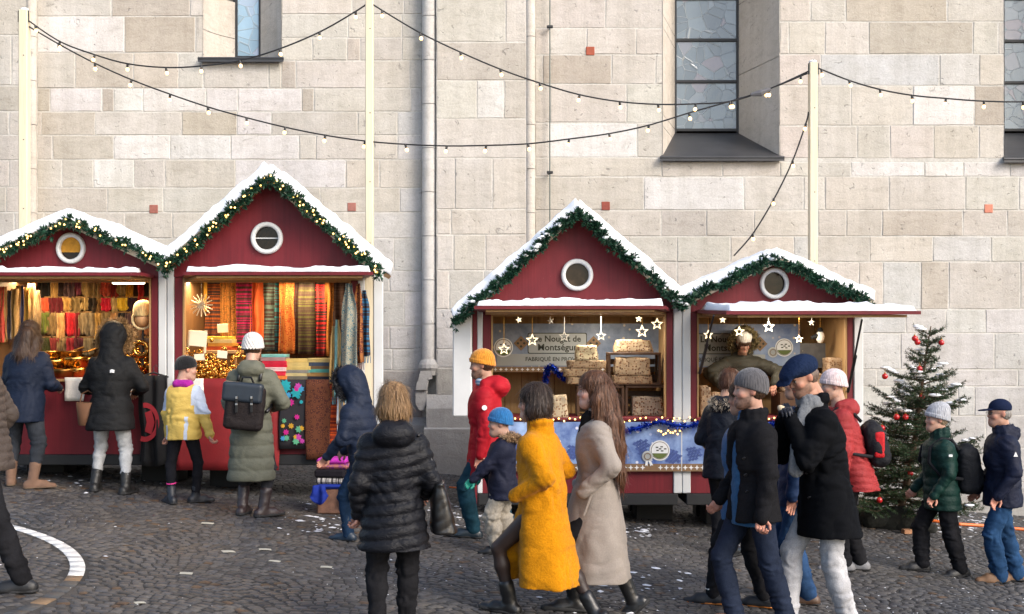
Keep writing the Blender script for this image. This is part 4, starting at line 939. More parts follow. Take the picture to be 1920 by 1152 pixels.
def fold_stack(px, dy, z, wd, cols, tag0, seed):
    r = np.random.default_rng(seed); zz = z
    for k, (c, nm) in enumerate(cols):
        h = r.uniform(.030, .048); q = MB(); o = r.uniform(-.015, .015)
        P = []
        for i in range(3):
            a = h / 3 * i; q.bbox(-wd / 2 + o, wd / 2 + o, -.13, .13, a + .001, a + h / 3, .006)
        ob = obj('folded_scarf', q, mat=M_FABRIC, loc=(hx(px, dy), DH + dy, zz), rot=(0, 0, r.uniform(-.08, .08)), color=c); zz += h + .001
        tag(ob, '%s folded scarf, %s from the bottom of the %s stack' % (nm, ORD[k], tag0), 'folded scarf', 'folded scarves on the scarf counter')
    return zz
z2 = hz(712)
fold_stack(518, .12, z2, .27, [((.70, .22, .05), 'orange'), ((.62, .03, .06), 'red'), ((.70, .50, .48), 'pink and white'), ((.62, .02, .05), 'crimson'), ((.60, .03, .06), 'scarlet'), ((.42, .25, .24), 'dusty rose'), ((.20, .46, .42), 'mint')], 'left', 1)
fold_stack(562, .14, z2, .30, [((.16, .15, .12), 'grey'), ((.60, .50, .25), 'pale yellow'), ((.28, .26, .22), 'stone'), ((.66, .50, .18), 'straw yellow'), ((.68, .52, .20), 'buttery'), ((.66, .48, .16), 'yellow')], 'middle', 2)
fold_stack(604, .14, z2, .27, [((.03, .03, .045), 'navy'), ((.35, .20, .07), 'brown edged'), ((.10, .34, .28), 'sea green'), ((.20, .12, .06), 'brown'), ((.07, .09, .13), 'slate blue'), ((.55, .42, .16), 'golden')], 'right', 3)
zt = fold_stack(505, .7, z2 + .1, .3, [((.05, .03, .03), 'black'), ((.28, .09, .03), 'rust'), ((.10, .06, .05), 'dark'), ((.25, .10, .05), 'brown orange')], 'back', 4)
fold_stack(416, .6, z2 + .32, .30, [((.55, .10, .03), 'orange and teal'), ((.62, .30, .05), 'amber'), ((.70, .55, .25), 'cream'), ((.78, .60, .08), 'bright yellow')], 'high left', 6)
q = MB(); q.bbox(hx(385, .6), hx(450, .6), .45, .8, z2 + .28, z2 + .318, .005); q.box(hx(388, .6), hx(391, .6), .5, .53, z2, z2 + .279); q.box(hx(444, .6), hx(447, .6), .5, .53, z2, z2 + .279); tag(obj('shelf', q, mat=M_PINE, loc=(0, DH, 0)), 'small wooden shelf holding a stack of scarves in the scarf hut', 'shelf')
ring_pile('brass_trinkets', 'glittering heap of gilded trinkets on the left half of the scarf counter', 'trinkets', Vector((hx(390, .2), DH + .2, z2)), 300, .19, .2, .13, .028, M_BRASS, 43)
for k, (x0, x1, y0, y1, dy, tilt, nm) in enumerate(((355, 388, 622, 650, .10, .1, 'cream price card on a brass stem in the scarf hut'), (407, 428, 607, 624, .5, -.05, 'cream card above the high stack of scarves'), (475, 494, 636, 650, .55, 0, 'cream card in front of the coral scarf'), (407, 426, 658, 672, .05, .1, 'patterned cream card among the trinkets'), (364, 384, 664, 676, .05, -.05, 'pink and cream card among the trinkets'), (343, 353, 684, 692, 0, 0, 'tiny white price tag behind the dark beanie'))):
    t = thing('price_card', nm, 'card', HP((x0 + x1) / 2, y1, dy)); q = MB(); wd = (x1 - x0) / 172; q.bbox(-wd / 2, wd / 2, -.004, .004, 0, (y1 - y0) / 172, .003, rot=(0, tilt, 0)); obj('card', q, t, mat=M_CARD)
    q = MB(); q.tube([(0, .006, 0), (0, .012, -.1)], .006, 6); obj('stem', q, t, mat=M_BRASS)
# small chair-like wooden frame and straw star, left of the scarf hut
t = thing('trestle_stand', 'pale wooden trestle stand standing at the left of the scarf counter', 'stand', HP(366, 640, .28))
for a, b_ in (((-.10, -.22), (-.06, .12)), ((.10, -.22), (.12, .12)), ((-.08, -.02), (.11, -.02)), ((-.06, .11), (.12, .10))):
    q = MB(); q.tube([(a[0], 0, a[1]), (b_[0], 0, b_[1])], .016, 6); obj('bar', q, t, mat=M_POLE)
t = thing('straw_star', 'straw star ornament hanging at the left of the scarf hut', 'ornament', HP(377, 572, .25))
for i in range(8):
    a = pi * i / 8; q = MB(); q.tube([(-.13 * cos(a), .002 * i, -.13 * sin(a)), (.13 * cos(a), .002 * i, .13 * sin(a))], .007, 5); obj('straw', q, t, mat=M_POLE)
q = MB(); q.tube([(0, .01, .13), (0, .01, .3)], .003, 5); obj('thread', q, t, mat=M_DARK)
# scarves on the right front post
for k, (px, w0, y0, y1, dy, c, nm, m) in enumerate([(633, 15, 600, 745, -.10, (.10, .22, .23), 'teal and cream', M_STR2), (646, 20, 650, 795, -.14, (.30, .33, .38), 'pale grey', M_STR2), (655, 25, 532, 740, -.20, (.055, .13, .16), 'long blue floral', M_PAISB), (672, 15, 532, 680, -.12, (.11, .025, .03), 'wine red', M_PAIS), (683, 17, 545, 668, -.09, (.02, .13, .26), 'blue checked', M_STR), (626, 12, 612, 720, -.05, (.42, .36, .20), 'beige striped', M_STR2)]):
    o = obj('scarf', cloth_mesh(w0 / 172, (y1 - y0) / 172, 1.6, .04, 700 + k, 10, 16, .35, .014, .02, pinch=.55, mats=m), loc=HP(px, y0, dy), color=c)
    tag(o, '%s scarf hung on the right post of the scarf hut' % nm, 'scarf', 'scarves on the right post')
    q = MB(); r = np.random.default_rng(k); wd = w0 / 172 * 1.3
    for i in range(9): x = (i / 8 - .5) * wd; q.tube([(x, -.01, -(y1 - y0) / 172 + .01), (x + r.uniform(-.01, .01), -.015, -(y1 - y0) / 172 - .07)], .004, 4)
    f = obj('fringe', q, o, mat=M_FABRIC, color=c)
# counter hangings
def hanging(px0, px1, py0, py1, m, c, label, cat, dy=-.07, nf=2.5, amp=.012, seed=1):
    o = obj('hanging_cloth', cloth_mesh(hx(px1, dy) - hx(px0, dy), hz(py0, dy) - hz(py1, dy), nf, amp, seed, 16, 10, .0, .008, .0, mats=m), loc=HP((px0 + px1) / 2, py0, dy), color=c); return tag(o, label, cat)
hanging(331, 528, 710, 882, simple('red_cloth', (.20, .005, .008), .8), (.3, .01, .01), 'bright red cloth covering the counter front of the scarf hut', 'tablecloth', seed=5)
fl = hanging(524, 574, 712, 842, simple('black_print', (.012, .010, .014), .8), (.01, .01, .01), 'black cloth printed with coloured flowers on the scarf counter front', 'cloth', -.085, 1, .006, 6)
r = np.random.default_rng(12); pal = [(.55, .30, .03), (.50, .02, .22), (.02, .30, .34), (.45, .05, .30), (.10, .35, .20), (.05, .25, .45)]
for k in range(26):
    px, py = r.uniform(-.12, .12), -r.uniform(.06, .70); q = MB(); n = 7; R0 = r.uniform(.018, .045)
    if k < 4: px, py, R0 = r.uniform(-.12, .06), -r.uniform(.03, .16), .065
    V = [(px, -.034, py)] + [(px + R0 * (1 if i % 2 else .62) * cos(pi * i / n), -.033, py + R0 * (1 if i % 2 else .62) * sin(pi * i / n)) for i in range(2 * n)]
    q.add(V, [(0, i + 1, (i + 1) % (2 * n) + 1) for i in range(2 * n)]); obj('printed_flower', q, fl, mat=M_FABRIC, color=(.02, .30, .34) if k < 4 else pal[k % 6])
hanging(574, 620, 712, 862, mat_paisley('rug_paisley', (.13, .045, .018), 30), (.045, .012, .010), 'dark red paisley rug hanging from the scarf counter', 'rug', -.09, 1, .01, 7)
hanging(618, 662, 715, 850, mat_stripe('orange_stripe', 30, (.22, .03, .015)), (.62, .085, .015), 'orange striped rug hanging from the scarf counter', 'rug', -.075, 1, .01, 8)
# goods stacked on a stone block
t = thing('stone_block', 'reddish stone block on the cobbles in front of the scarf hut', 'block', GP(626, 962)); q = MB(); q.bbox(-.16, .16, -.12, .12, 0, .26, .02); obj('block', q, t, mat=simple('red_stone', (.20, .10, .065), .9, var=.45, vs=16, bump=.4))
bp = GP(626, 962); bz = bp.z + .262
for k, (wd, h, c, nm, m) in enumerate([(.34, .05, (.012, .03, .24), 'bright blue', M_FABRIC), (.33, .06, (.05, .045, .05), 'black and white checked', mat_stripe('check', 45, (.4, .38, .36), vert=True)), (.32, .09, (.012, .010, .014), 'black', M_FABRIC), (.33, .05, (.16, .03, .20), 'purple patterned', M_PAIS), (.31, .06, (.42, .03, .34), 'magenta', M_FABRIC)]):
    q = MB(); q.bbox(-wd / 2, wd / 2, -.14, .14, 0, h - .002, .02); o = obj('folded_cloth', q, mat=m, loc=(bp.x + rnd.uniform(-.01, .01), bp.y, bz), rot=(0, 0, rnd.uniform(-.15, .15)), color=c); bz += h
    tag(o, '%s folded cloth on the stone block, %s from the bottom' % (nm, ORD[k]), 'folded cloth', 'cloths on the stone block')
    if k == 0:
        for sx in (-.15, .14): obj('drape', cloth_mesh(.13, .20 + .08 * (sx > 0), 1.6, .03, 31 + int(sx * 100), 12, 8, .35, .008, .45, mats=m), o, loc=(sx, -.15, .045), color=c)

# -- nougat huts
def mat_bokeh(nm, base1, base2, dot, sc=13, thr=.16):
    g = N(nm); co = g.coord(scale=(1, 0, 1)); vo = g.n('TexVoronoi'); vo.inputs['Scale'].default_value = sc; g.l(co, vo.inputs['Vector'])
    m = g.ramp(vo.outputs['Distance'], [(thr, (1, 1, 1)), (thr + .05, (0, 0, 0))]); rr = g.sep(vo.outputs['Color'])[0]; m = g.math('MULTIPLY', m, g.ramp(rr, [(.45, (0, 0, 0)), (.8, (.8,) * 3)]))
    f = g.noise(co, 3.5, 6, .65); c = g.ramp(f, [(.3, base1), (.7, base2)]); g.color(g.mix(m, c, dot)); return g.set(.45, spec=.4)
M_BAN = mat_bokeh('printed_backboard', (.075, .10, .16), (.24, .28, .35), (.55, .45, .30)); M_BANB = mat_bokeh('printed_blue_board', (.07, .12, .27), (.30, .36, .47), (.6, .5, .34)); M_FBAN = mat_bokeh('printed_blue_banner', (.010, .040, .22), (.33, .46, .70), (.80, .78, .84), 12, .17)
M_PLQ = simple('plaque_print', (.30, .31, .295), .6, var=.06); M_INK = simple('ink', (.03, .03, .02), .7); M_STRIP = simple('brown_print', (.20, .115, .055), .7); M_WPR = simple('white_print', (.70, .70, .69), .7)
def text_mesh(s, size, mat, align='CENTER', bold=.0):
    cu = bpy.data.curves.new('lettering', 'FONT'); cu.body = s; cu.size = size; cu.align_x = align; cu.align_y = 'CENTER'; cu.offset = bold; cu.extrude = .0008; cu.resolution_u = 2
    to = bpy.data.objects.new('lettering', cu); COL.objects.link(to); bpy.context.view_layer.update()
    me = bpy.data.meshes.new_from_object(to.evaluated_get(bpy.context.evaluated_depsgraph_get())); bpy.data.objects.remove(to); me.materials.append(mat); return me
RX = (radians(90), 0, 0)
def cross_strip(parent, x0, x1, z0, z1, y, n, skip=()):
    q = MB(); q.box(x0, x1, y, y + .004, z0, z1); obj('border_strip', q, parent, mat=M_STRIP)
    q = MB(); zc_ = (z0 + z1) / 2; a = (z1 - z0) * .36
    for i in range(n):
        if i in skip: continue
        x = x0 + (x1 - x0) * (i + .5) / n
        V = [(x, y - .002, zc_)] + [(x + a * (1 if k % 2 == 0 else .38) * cos(pi * k / 4), y - .002, zc_ + a * (1 if k % 2 == 0 else .38) * sin(pi * k / 4)) for k in range(8)]
        q.add(V, [(0, k + 1, (k + 1) % 8 + 1) for k in range(8)])
    obj('printed_crosses', q, parent, mat=M_WPR)
def rrect(cx, cz_, w_, h, r, y, n=5):
    P = []
    for sx, sz, a0 in ((1, 1, 0), (-1, 1, 90), (-1, -1, 180), (1, -1, 270)):
        for i in range(n): a = radians(a0 + 90 * i / (n - 1)); P.append((cx + sx * (w_ / 2 - r) + r * cos(a), y, cz_ + sz * (h / 2 - r) + r * sin(a)))
    return P
def diamond(parent, x, z, a, y):
    q = MB(); q.add([(x - a, y, z), (x, y, z - a), (x + a, y, z), (x, y, z + a)], [(0, 1, 2, 3)]); obj('emblem', q, parent, mat=M_STRIP)
    q = MB()
    for dx, dz in ((.42, 0), (-.42, 0), (0, .42), (0, -.42)): b = a * .2; q.add([(x + dx * a - b, y - .002, z + dz * a), (x + dx * a, y - .002, z + dz * a - b), (x + dx * a + b, y - .002, z + dz * a), (x + dx * a, y - .002, z + dz * a + b)], [(0, 1, 2, 3)])
    obj('emblem_dots', q, parent, mat=M_INK)
def badge(parent, x, z, r0, y, ribbon=False, bigone=True):
    n = 24
    def disc(rr, yy, m, nm):
        q = MB(); q.add([(x + rr * cos(2 * pi * i / n), yy, z + rr * sin(2 * pi * i / n)) for i in range(n)], [tuple(range(n))]); obj(nm, q, parent, mat=m)
    disc(r0, y, M_WPR if bigone else M_PLQ, 'badge'); disc(r0 * .88, y - .002, simple('badge_ring', (.13, .10, .07), .7) if bigone else M_WPR, 'badge_ring'); disc(r0 * .82, y - .004, M_WPR if bigone else M_PLQ, 'badge_face')
    if bigone:
        q = MB(); q.add([(x + r0 * .80 * cos(a), y - .006, z + r0 * .80 * sin(a)) for a in np.linspace(pi + .35, 2 * pi - .35, 12)], [tuple(range(12))]); obj('badge_field', q, parent, mat=simple('badge_green', (.10, .13, .03), .7))
        q = MB()
        for i, (dx, dz) in enumerate(((-.4, .25), (.05, .3), (.4, .1), (-.35, -.05), (.1, -.1), (-.1, .1))): q.box(x + dx * r0, x + dx * r0 + r0 * .25, y - .0065, y - .006, z + dz * r0, z + dz * r0 + r0 * .12)
        obj('badge_print', q, parent, mat=M_INK)
    else:
        q = MB(); q.tube([(x + r0 * .55 * cos(a), y - .006, z + r0 * .55 * sin(a)) for a in np.linspace(0, 2 * pi, 20)], .004, 4); obj('badge_print', q, parent, mat=M_STRIP)
    if ribbon:
        q = MB(); q.add([(x - r0 * .3, y - .003, z - r0 * .8), (x + r0 * .1, y - .003, z - r0 * .8), (x, y - .003, z - r0 * 1.75), (x - r0 * .25, y - .003, z - r0 * 1.55), (x - r0 * .45, y - .003, z - r0 * 1.75)], [(0, 1, 2, 3, 4)]); q.add([(x + r0 * .2, y - .003, z - r0 * .8), (x + r0 * .6, y - .003, z - r0 * .8), (x + r0 * 1.0, y - .003, z - r0 * 1.6), (x + r0 * .7, y - .003, z - r0 * 1.55), (x + r0 * .5, y - .003, z - r0 * 1.75)], [(0, 1, 2, 3, 4)]); obj('ribbon', q, parent, mat=M_WPR)
def backboard(px0, px1, py0, py1, dy, tx, ty, label, mat, lines):
    p = HP((px0 + px1) / 2, py1, dy); S = F / (DH + dy); t = thing('backboard', label, 'banner', p)
    X = lambda px: (px - (px0 + px1) / 2) / S
    Z = lambda py: (py1 - py) / S
    q = MB(); q.box(X(px0), X(px1), 0, .012, 0, Z(py0)); obj('board', q, t, mat=mat)
    pw, ph = 108 / S, 36 / S; q = MB(); q.add(rrect(X(tx), Z(ty), pw + .02, ph + .02, .02, -.003), [tuple(range(20))]); obj('plaque_edge', q, t, mat=M_INK)
    q = MB(); q.add(rrect(X(tx), Z(ty), pw, ph, .018, -.005), [tuple(range(20))]); obj('plaque', q, t, mat=M_PLQ)
    for i, (s, sz, dy_) in enumerate((('Le Nougat de', 16, -8), ('Montségur', 17, 8))):
        obj('lettering', text_mesh(s, sz / S, M_INK, bold=.0022), t, loc=(X(tx), -.007, Z(ty + dy_)), rot=RX)
    q = MB(); q.box(X(px0 + 8), X(tx + 78), -.004, -.001, Z(ty + 42), Z(ty + 20)); obj('tagline_band', q, t, mat=M_PLQ)
    obj('lettering', text_mesh('FABRIQUÉ EN PROVENCE', 10.5 / S, M_INK, bold=.001), t, loc=(X(tx), -.006, Z(ty + 30)), rot=RX)
    cross_strip(t, X(px0), X(px1), Z(ty + 54), Z(ty + 44), -.006, int((px1 - px0) / 10))
    diamond(t, X(tx - 68), Z(ty), 14 / S, -.006); diamond(t, X(tx + 68), Z(ty), 14 / S, -.006)
    for bx, by, br, big in lines: badge(t, X(bx), Z(by), br / S, -.008, False, big)
    return t
backboard(924, 1246, 607, 690, 1.0, 1045, 644, 'grey-blue printed board with the nougat maker\'s name in the steep hut', M_BAN, [(944, 652, 18, True)])
backboard(1309, 1500, 608, 690, 1.0, 1357, 645, 'blue printed board with the nougat maker\'s name in the low hut', M_BANB, [(1470, 652, 17, True), (1449, 661, 10, False)])
p = HP(1543, 690, 1.0); t = thing('backboard', 'dark slate board with white scrollwork at the right of the low hut', 'banner', p); S = F / (DH + 1.0); q = MB(); q.box(-43 / S, 43 / S, 0, .012, 0, 46 / S); obj('board', q, t, mat=mat_bokeh('slate_board', (.06, .06, .065), (.26, .25, .24), (.5, .42, .3), 17, .12))
# front banner over both huts
p = HP(1255, 884, -.055); t = thing('front_banner', 'icy blue printed banner along the counter fronts of both nougat huts', 'banner', p); X = lambda px: (px - 1255) / 172
Z = lambda py: (884 - py) / 172
q = MB(); q.box(X(912), X(1277.5), 0, .010, 0, Z(792)); obj('panel', q, t, mat=M_FBAN); q = MB(); q.box(X(1278.5), X(1596), 0, .010, 0, Z(792)); obj('panel', q, t, mat=M_FBAN)
q = MB(); q.box(X(1277), X(1279), -.002, .008, 0, Z(800)); obj('seam', q, t, mat=M_WHITE)
cross_strip(t, X(912), X(1277), 0, Z(870), -.006, 33, (27, 28)); cross_strip(t, X(1279), X(1596), 0, Z(870), -.006, 29)
for bx, by, br, big, rib in ((1237, 845, 19, True, False), (1214, 856, 10.5, False, True)): badge(t, X(bx), Z(by), br / 172, -.012 if not big else -.008, rib, big)
diamond(t, X(1160), Z(836), 13 / 172, -.006); diamond(t, X(1330), Z(838), 13 / 172, -.006)
# pine cone prints
rr = np.random.default_rng(4); M_CONE = simple('cone_print', (.06, .10, .30), .6, var=.4, vs=40)
for cx_, cy_, w0, a in ((1203, 838, 20, .5), (1262, 858, 22, -.3), (1300, 852, 22, .2), (960, 845, 22, .3), (1075, 850, 22, -.2), (1420, 850, 20, .1)):
    q = MB()
    for row in range(5):
        for k in range(4 - abs(row - 2) // 2):
            x = (k - 1.5) * 6 + (row % 2) * 3; z = (row - 2) * 5.0; xr = x * cos(a) - z * sin(a); zr = x * sin(a) + z * cos(a); b = 4.3 / 172
            xx, zz = X(cx_ + xr), Z(cy_ - zr); q.add([(xx - b, -.004, zz), (xx, -.004, zz - b * .6), (xx + b * 1.1, -.004, zz + b * .4), (xx, -.004, zz + b)], [(0, 1, 2, 3)])
    obj('printed_cone', q, t, mat=M_CONE)
# tinsel and sill lights
M_TINS = simple('blue_tinsel', (.01, .05, .42), .25, metal=.7, var=.5, vs=60)
def dpath(pts, dy): return [HP(x, y, dy) for x, y in pts]
garland('tinsel', 'blue tinsel draped along the counter edge of the nougat huts', dpath([(1130, 815), (1160, 811), (1200, 802), (1235, 791), (1262, 797), (1290, 800), (1320, 790), (1360, 797), (1400, 803), (1470, 792), (1540, 800), (1592, 792)], -.12), 61, n=420, group='blue tinsel garlands', mat=M_TINS, rad=.03, L=.035, wid=.004, cat='tinsel')
garland('tinsel', 'loop of blue tinsel hanging inside the steep nougat hut', dpath([(1020, 740), (1022, 715), (1026, 690), (1036, 688), (1050, 702), (1062, 716)], .62), 62, n=200, group='blue tinsel garlands', mat=M_TINS, rad=.03, L=.035, wid=.004, cat='tinsel')
def sill_lights(label, x0, x1, y, n, dy, seed):
    r = np.random.default_rng(seed); p0 = HP(x0, y, dy); t = thing('light_chain', label, 'fairy lights', p0, group='fairy lights on the nougat counters'); q = MB(); c = MB(); pts = []
    for i in range(n):
        a = HP(x0 + (x1 - x0) * i / (n - 1), y + r.uniform(-5, 5), dy) - p0; pts.append(a); q.ball(a, .0105, 6, 5)
    c.tube(pts, .003, 4); obj('wire', c, t, mat=M_CABLE); obj('bulbs', q, t, mat=M_FAIRY, kind='stuff')
sill_lights('chain of tiny warm lights along the sill of the steep nougat hut', 925, 1262, 787, 34, -.075, 1); sill_lights('chain of tiny warm lights along the sill of the low nougat hut', 1264, 1590, 787, 34, -.075, 2)
sill_lights('chain of tiny white lights drooping over the blue banner', 1235, 1275, 812, 10, -.1, 3)
# stars
M_STAR = emit('lit_star', (1.0, .80, .48), .9); M_STARW = simple('white_star', (.80, .77, .68), .5, var=.1)
def star(px, py, r0, solid, lit, label, dy=.30, rot=0.0):
    S = F / (DH + dy); t = thing('hanging_star', label, 'star', HP(px, py, dy), group='stars hanging in the nougat huts'); R = r0 * .78 / S; n = 10; q = MB()
    A = [(R * (1 if i % 2 == 0 else .45) * cos(pi / 2 + rot + pi * i / 5), R * (1 if i % 2 == 0 else .45) * sin(pi / 2 + rot + pi * i / 5)) for i in range(n)]
    if solid:
        V = [(0, -.018, 0), (0, .018, 0)] + [(x, 0, z) for x, z in A]; q.add(V, [(0, 2 + i, 2 + (i + 1) % n) for i in range(n)] + [(1, 2 + (i + 1) % n, 2 + i) for i in range(n)])
    else:
        B = [(x * .66, z * .66) for x, z in A]; V = [(x, y, z) for y in (-.014, .014) for x, z in A + B]
        for i in range(n):
            j = (i + 1) % n
        q.add(V, [f for i in range(n) for j in [(i + 1) % n] for f in ((i, j, n + j, n + i), (2 * n + j, 2 * n + i, 3 * n + i, 3 * n + j), (j, i, 2 * n + i, 2 * n + j), (n + i, n + j, 3 * n + j, 3 * n + i))])
    obj('star', q, t, mat=M_STAR if lit else M_STARW)
    q = MB(); q.tube([(0, 0, R * .9), (0, 0, max(R * 1.6, hz(592, dy) - hz(py, dy)))], .0035, 5); obj('cord', q, t, mat=M_STARW if not lit else M_BRASS)
star(945, 655, 15, False, True, 'large lit outline star at the left of the steep nougat hut'); star(998, 638, 16, False, True, 'lit outline star covering the start of the name board'); star(973, 600, 8, True, True, 'small golden star near the top left of the steep hut', rot=.3); star(1032, 602, 9, True, False, 'small solid white star under the awning of the steep hut', rot=.2)
star(1058, 631, 14, False, False, 'white outline star in front of the middle of the name board'); star(1127, 630, 13, False, False, 'white outline star right of the name board in the steep hut'); star(1198, 598, 9, True, True, 'small golden star at the top right of the steep hut'); star(1204, 622, 16, False, True, 'lit outline star above the big nougat block'); star(1232, 608, 15, False, True, 'lit outline star tucked in the right corner of the steep hut', .2)
star(1355, 600, 9, True, True, 'small golden star at the top left of the low hut'); star(1328, 628, 12, False, True, 'lit outline star behind the left stay of the low hut'); star(1386, 622, 13, False, True, 'lit outline star above the vendor\'s hood'); star(1441, 613, 15, False, False, 'large white outline star in the middle of the low hut'); star(1498, 636, 10, False, True, 'small lit outline star right of the round badge'); star(1522, 605, 9, True, False, 'small solid white star at the top right of the low hut')
t = thing('bird_ornament', 'small black and white bird ornament hanging in the low hut', 'ornament', HP(1538, 632, .5)); q = MB(); q.ball((0, 0, 0), .05, 10, 7, (1, .8, 1.5)); obj('body', q, t, mat=M_STARW); q = MB(); q.ball((0, -.0, .075), .033, 8, 6); q.tube([(-.10, 0, -.01), (-.03, 0, .01)], [.02, .03], 8); obj('head_and_wing', q, t, mat=M_BLK); q = MB(); q.tube([(0, 0, .1), (0, 0, .3)], .003, 4); obj('cord', q, t, mat=M_BRASS)
# crates and nougat
def mat_nougat():
    g = N('nougat'); vo = g.n('TexVoronoi'); vo.inputs['Scale'].default_value = 46; g.l(g.coord(), vo.inputs['Vector']); rr_ = g.sep(vo.outputs['Color'])
    m = g.math('MULTIPLY', g.ramp(vo.outputs['Distance'], [(.38, (1, 1, 1)), (.52, (0, 0, 0))]), g.ramp(rr_[0], [(.32, (0, 0, 0)), (.38, (1, 1, 1))]))
    n_ = g.ramp(rr_[1], [(.0, (.09, .032, .012)), (.6, (.22, .10, .04)), (1.0, (.40, .26, .13))]); base = g.mix(1.0, g.objcolor(), g.ramp(g.noise(g.coord(), 9, 4), [(.3, (.48, .44, .40)), (.7, (.82, .78, .72))]), 'MULTIPLY')
    g.color(g.mix(m, base, n_)); g.bump(g.math('ADD', m, g.noise(g.coord(), 40, 3)), .5, .008); return g.set(.55, spec=.3)
M_NOUG = mat_nougat()
def nougat(px0, px1, py0, py1, dy, label, c=(.62, .48, .31), taper=.9, seed=0, dep=.26):
    S = F / (DH + dy); w_, h = (px1 - px0) / S, (py1 - py0) / S; bm = bmesh.new(); bmesh.ops.create_cube(bm, size=1); bmesh.ops.subdivide_edges(bm, edges=bm.edges[:], cuts=6, use_grid_fill=True)
    V = np.array([v.co[:] for v in bm.verts]); P = np.stack([V[:, 0] * w_, V[:, 1] * dep, (V[:, 2] + .5) * h], 1)
    f = (V[:, 2] + .5); sh = 1 - (1 - taper) * f; P[:, 0] *= sh; P[:, 1] *= sh
    d = V * np.array([1, 1, 1]); rad = np.maximum(np.linalg.norm(np.clip(np.abs(V) - .38, 0, 1), axis=1), 0); P[:, 0] -= np.sign(V[:, 0]) * rad * .18 * min(w_, h); P[:, 2] -= np.clip(V[:, 2], 0, 1) * rad * .5 * h
    P += np.stack([vnoise(P * 14 + k * 9, seed) for k in range(3)], 1) * .012 * np.clip(f[:, None] * 4, .2, 1)
    P[:, 2] = np.maximum(P[:, 2], 0)
    for v, p_ in zip(bm.verts, P): v.co = p_
    me = bpy.data.meshes.new('nougat_block'); bm.to_mesh(me); bm.free(); me.materials.append(M_NOUG); me.polygons.foreach_set('use_smooth', np.ones(len(me.polygons), dtype=bool))
    o = obj('nougat_block', me, loc=HP((px0 + px1) / 2, py1, dy), color=c); return tag(o, label, 'nougat', 'blocks of nougat')
def crate(px0, px1, py0, py1, dy, label, dep=.30):
    S = F / (DH + dy); w_, h = (px1 - px0) / S, (py1 - py0) / S; t = thing('wooden_crate', label, 'crate', HP((px0 + px1) / 2, py1, dy), group='brown crates on the nougat counter')
    for x in (-w_ / 2, w_ / 2 - .03):
        for y in (-dep / 2, dep / 2 - .03): q = MB(); q.bbox(x, x + .03, y, y + .03, .0, h, .003); obj('corner_post', q, t, mat=M_CRATE)
    for z0, z1 in ((0.002, .03), (h - .028, h - .002)):
        q = MB(); q.bbox(-w_ / 2 + .002, w_ / 2 - .002, -dep / 2 - .012, dep / 2 + .012, z0, z1, .004); obj('board', q, t, mat=M_CRATE)
    for i in range(3):
        a = .05 + (h - .1) * i / 3; q = MB(); q.bbox(-w_ / 2 + .03, w_ / 2 - .03, dep / 2 + .002, dep / 2 + .012, a, a + (h - .1) / 3 * .72, .003); obj('slat', q, t, mat=M_CRATE)
    return t
z3 = 783
crate(1138, 1236, 661, 722, .40, 'upper brown crate holding a tall nougat block in the steep hut'); crate(1170, 1247, 722, 782, .42, 'lower right brown crate holding nougat in the steep hut'); crate(1080, 1168, 722, 782, .42, 'lower left brown crate beside the long-haired woman')
nougat(1150, 1223, 637, 661, .40, 'rounded nougat block on top of the upper crate', taper=.86, seed=1); nougat(1150, 1219, 669, 704, .36, 'tall smooth nougat block inside the upper crate', (.60, .44, .27), .93, 2); nougat(1147, 1221, 704, 719.5, .36, 'flat nutty nougat slab inside the upper crate', (.45, .30, .17), .98, 3)
nougat(1077, 1122, 647, 676, .34, 'cut pale nougat block on top of the left pile', (.72, .62, .40), .82, 4); nougat(1063, 1135, 676, 690, .34, 'top nougat slab of the left pile', (.52, .37, .22), .98, 5); nougat(1056, 1127, 690, 706, .34, 'middle nougat slab of the left pile', (.50, .36, .21), .98, 6); nougat(1062, 1134, 706, 720, .34, 'bottom nougat slab of the left pile', (.50, .36, .21), .98, 7)
nougat(1182, 1243, 742, 779, .36, 'speckled nougat block in the lower right crate', (.60, .47, .32), .93, 8); nougat(1112, 1153, 748, 779, .36, 'nougat block in the lower left crate', (.60, .47, .33), .95, 9); nougat(1030, 1066, 740, 783, .12, 'nougat lump between the two walking women', (.62, .52, .36), .8, 10)
crate(1090, 1236, 720.5, 722, .40, 'thin brown board the upper crate stands on', .3) if False else None
for k, (a, b_, c_, d_, dy, nm) in enumerate(((1310, 1330, 722, 783, .2, 'tall nougat stack by the left post of the low hut'), (1330, 1352, 735, 783, .3, 'nougat block behind the fur-hooded visitor'), (1545, 1588, 670, 703, .45, 'nutty nougat block at the right of the low hut'), (1540, 1586, 703, 730, .45, 'nougat slab below the nutty block in the low hut'), (1462, 1500, 705, 735, .4, 'nougat block behind the flat cap'), (1500, 1540, 700, 735, .42, 'nougat block right of the flat cap'))): nougat(a, b_, c_, d_, dy, nm, (.56, .40, .26), .95, 20 + k)
q = MB(); q.bbox(hx(1455, .45), hx(1588, .45), .25, .7, hz(735, .45), hz(783, .45), .006); tag(obj('display_box', q, mat=M_CRATE, loc=(0, DH, 0)), 'dark wooden display box carrying nougat at the right of the low hut', 'box')

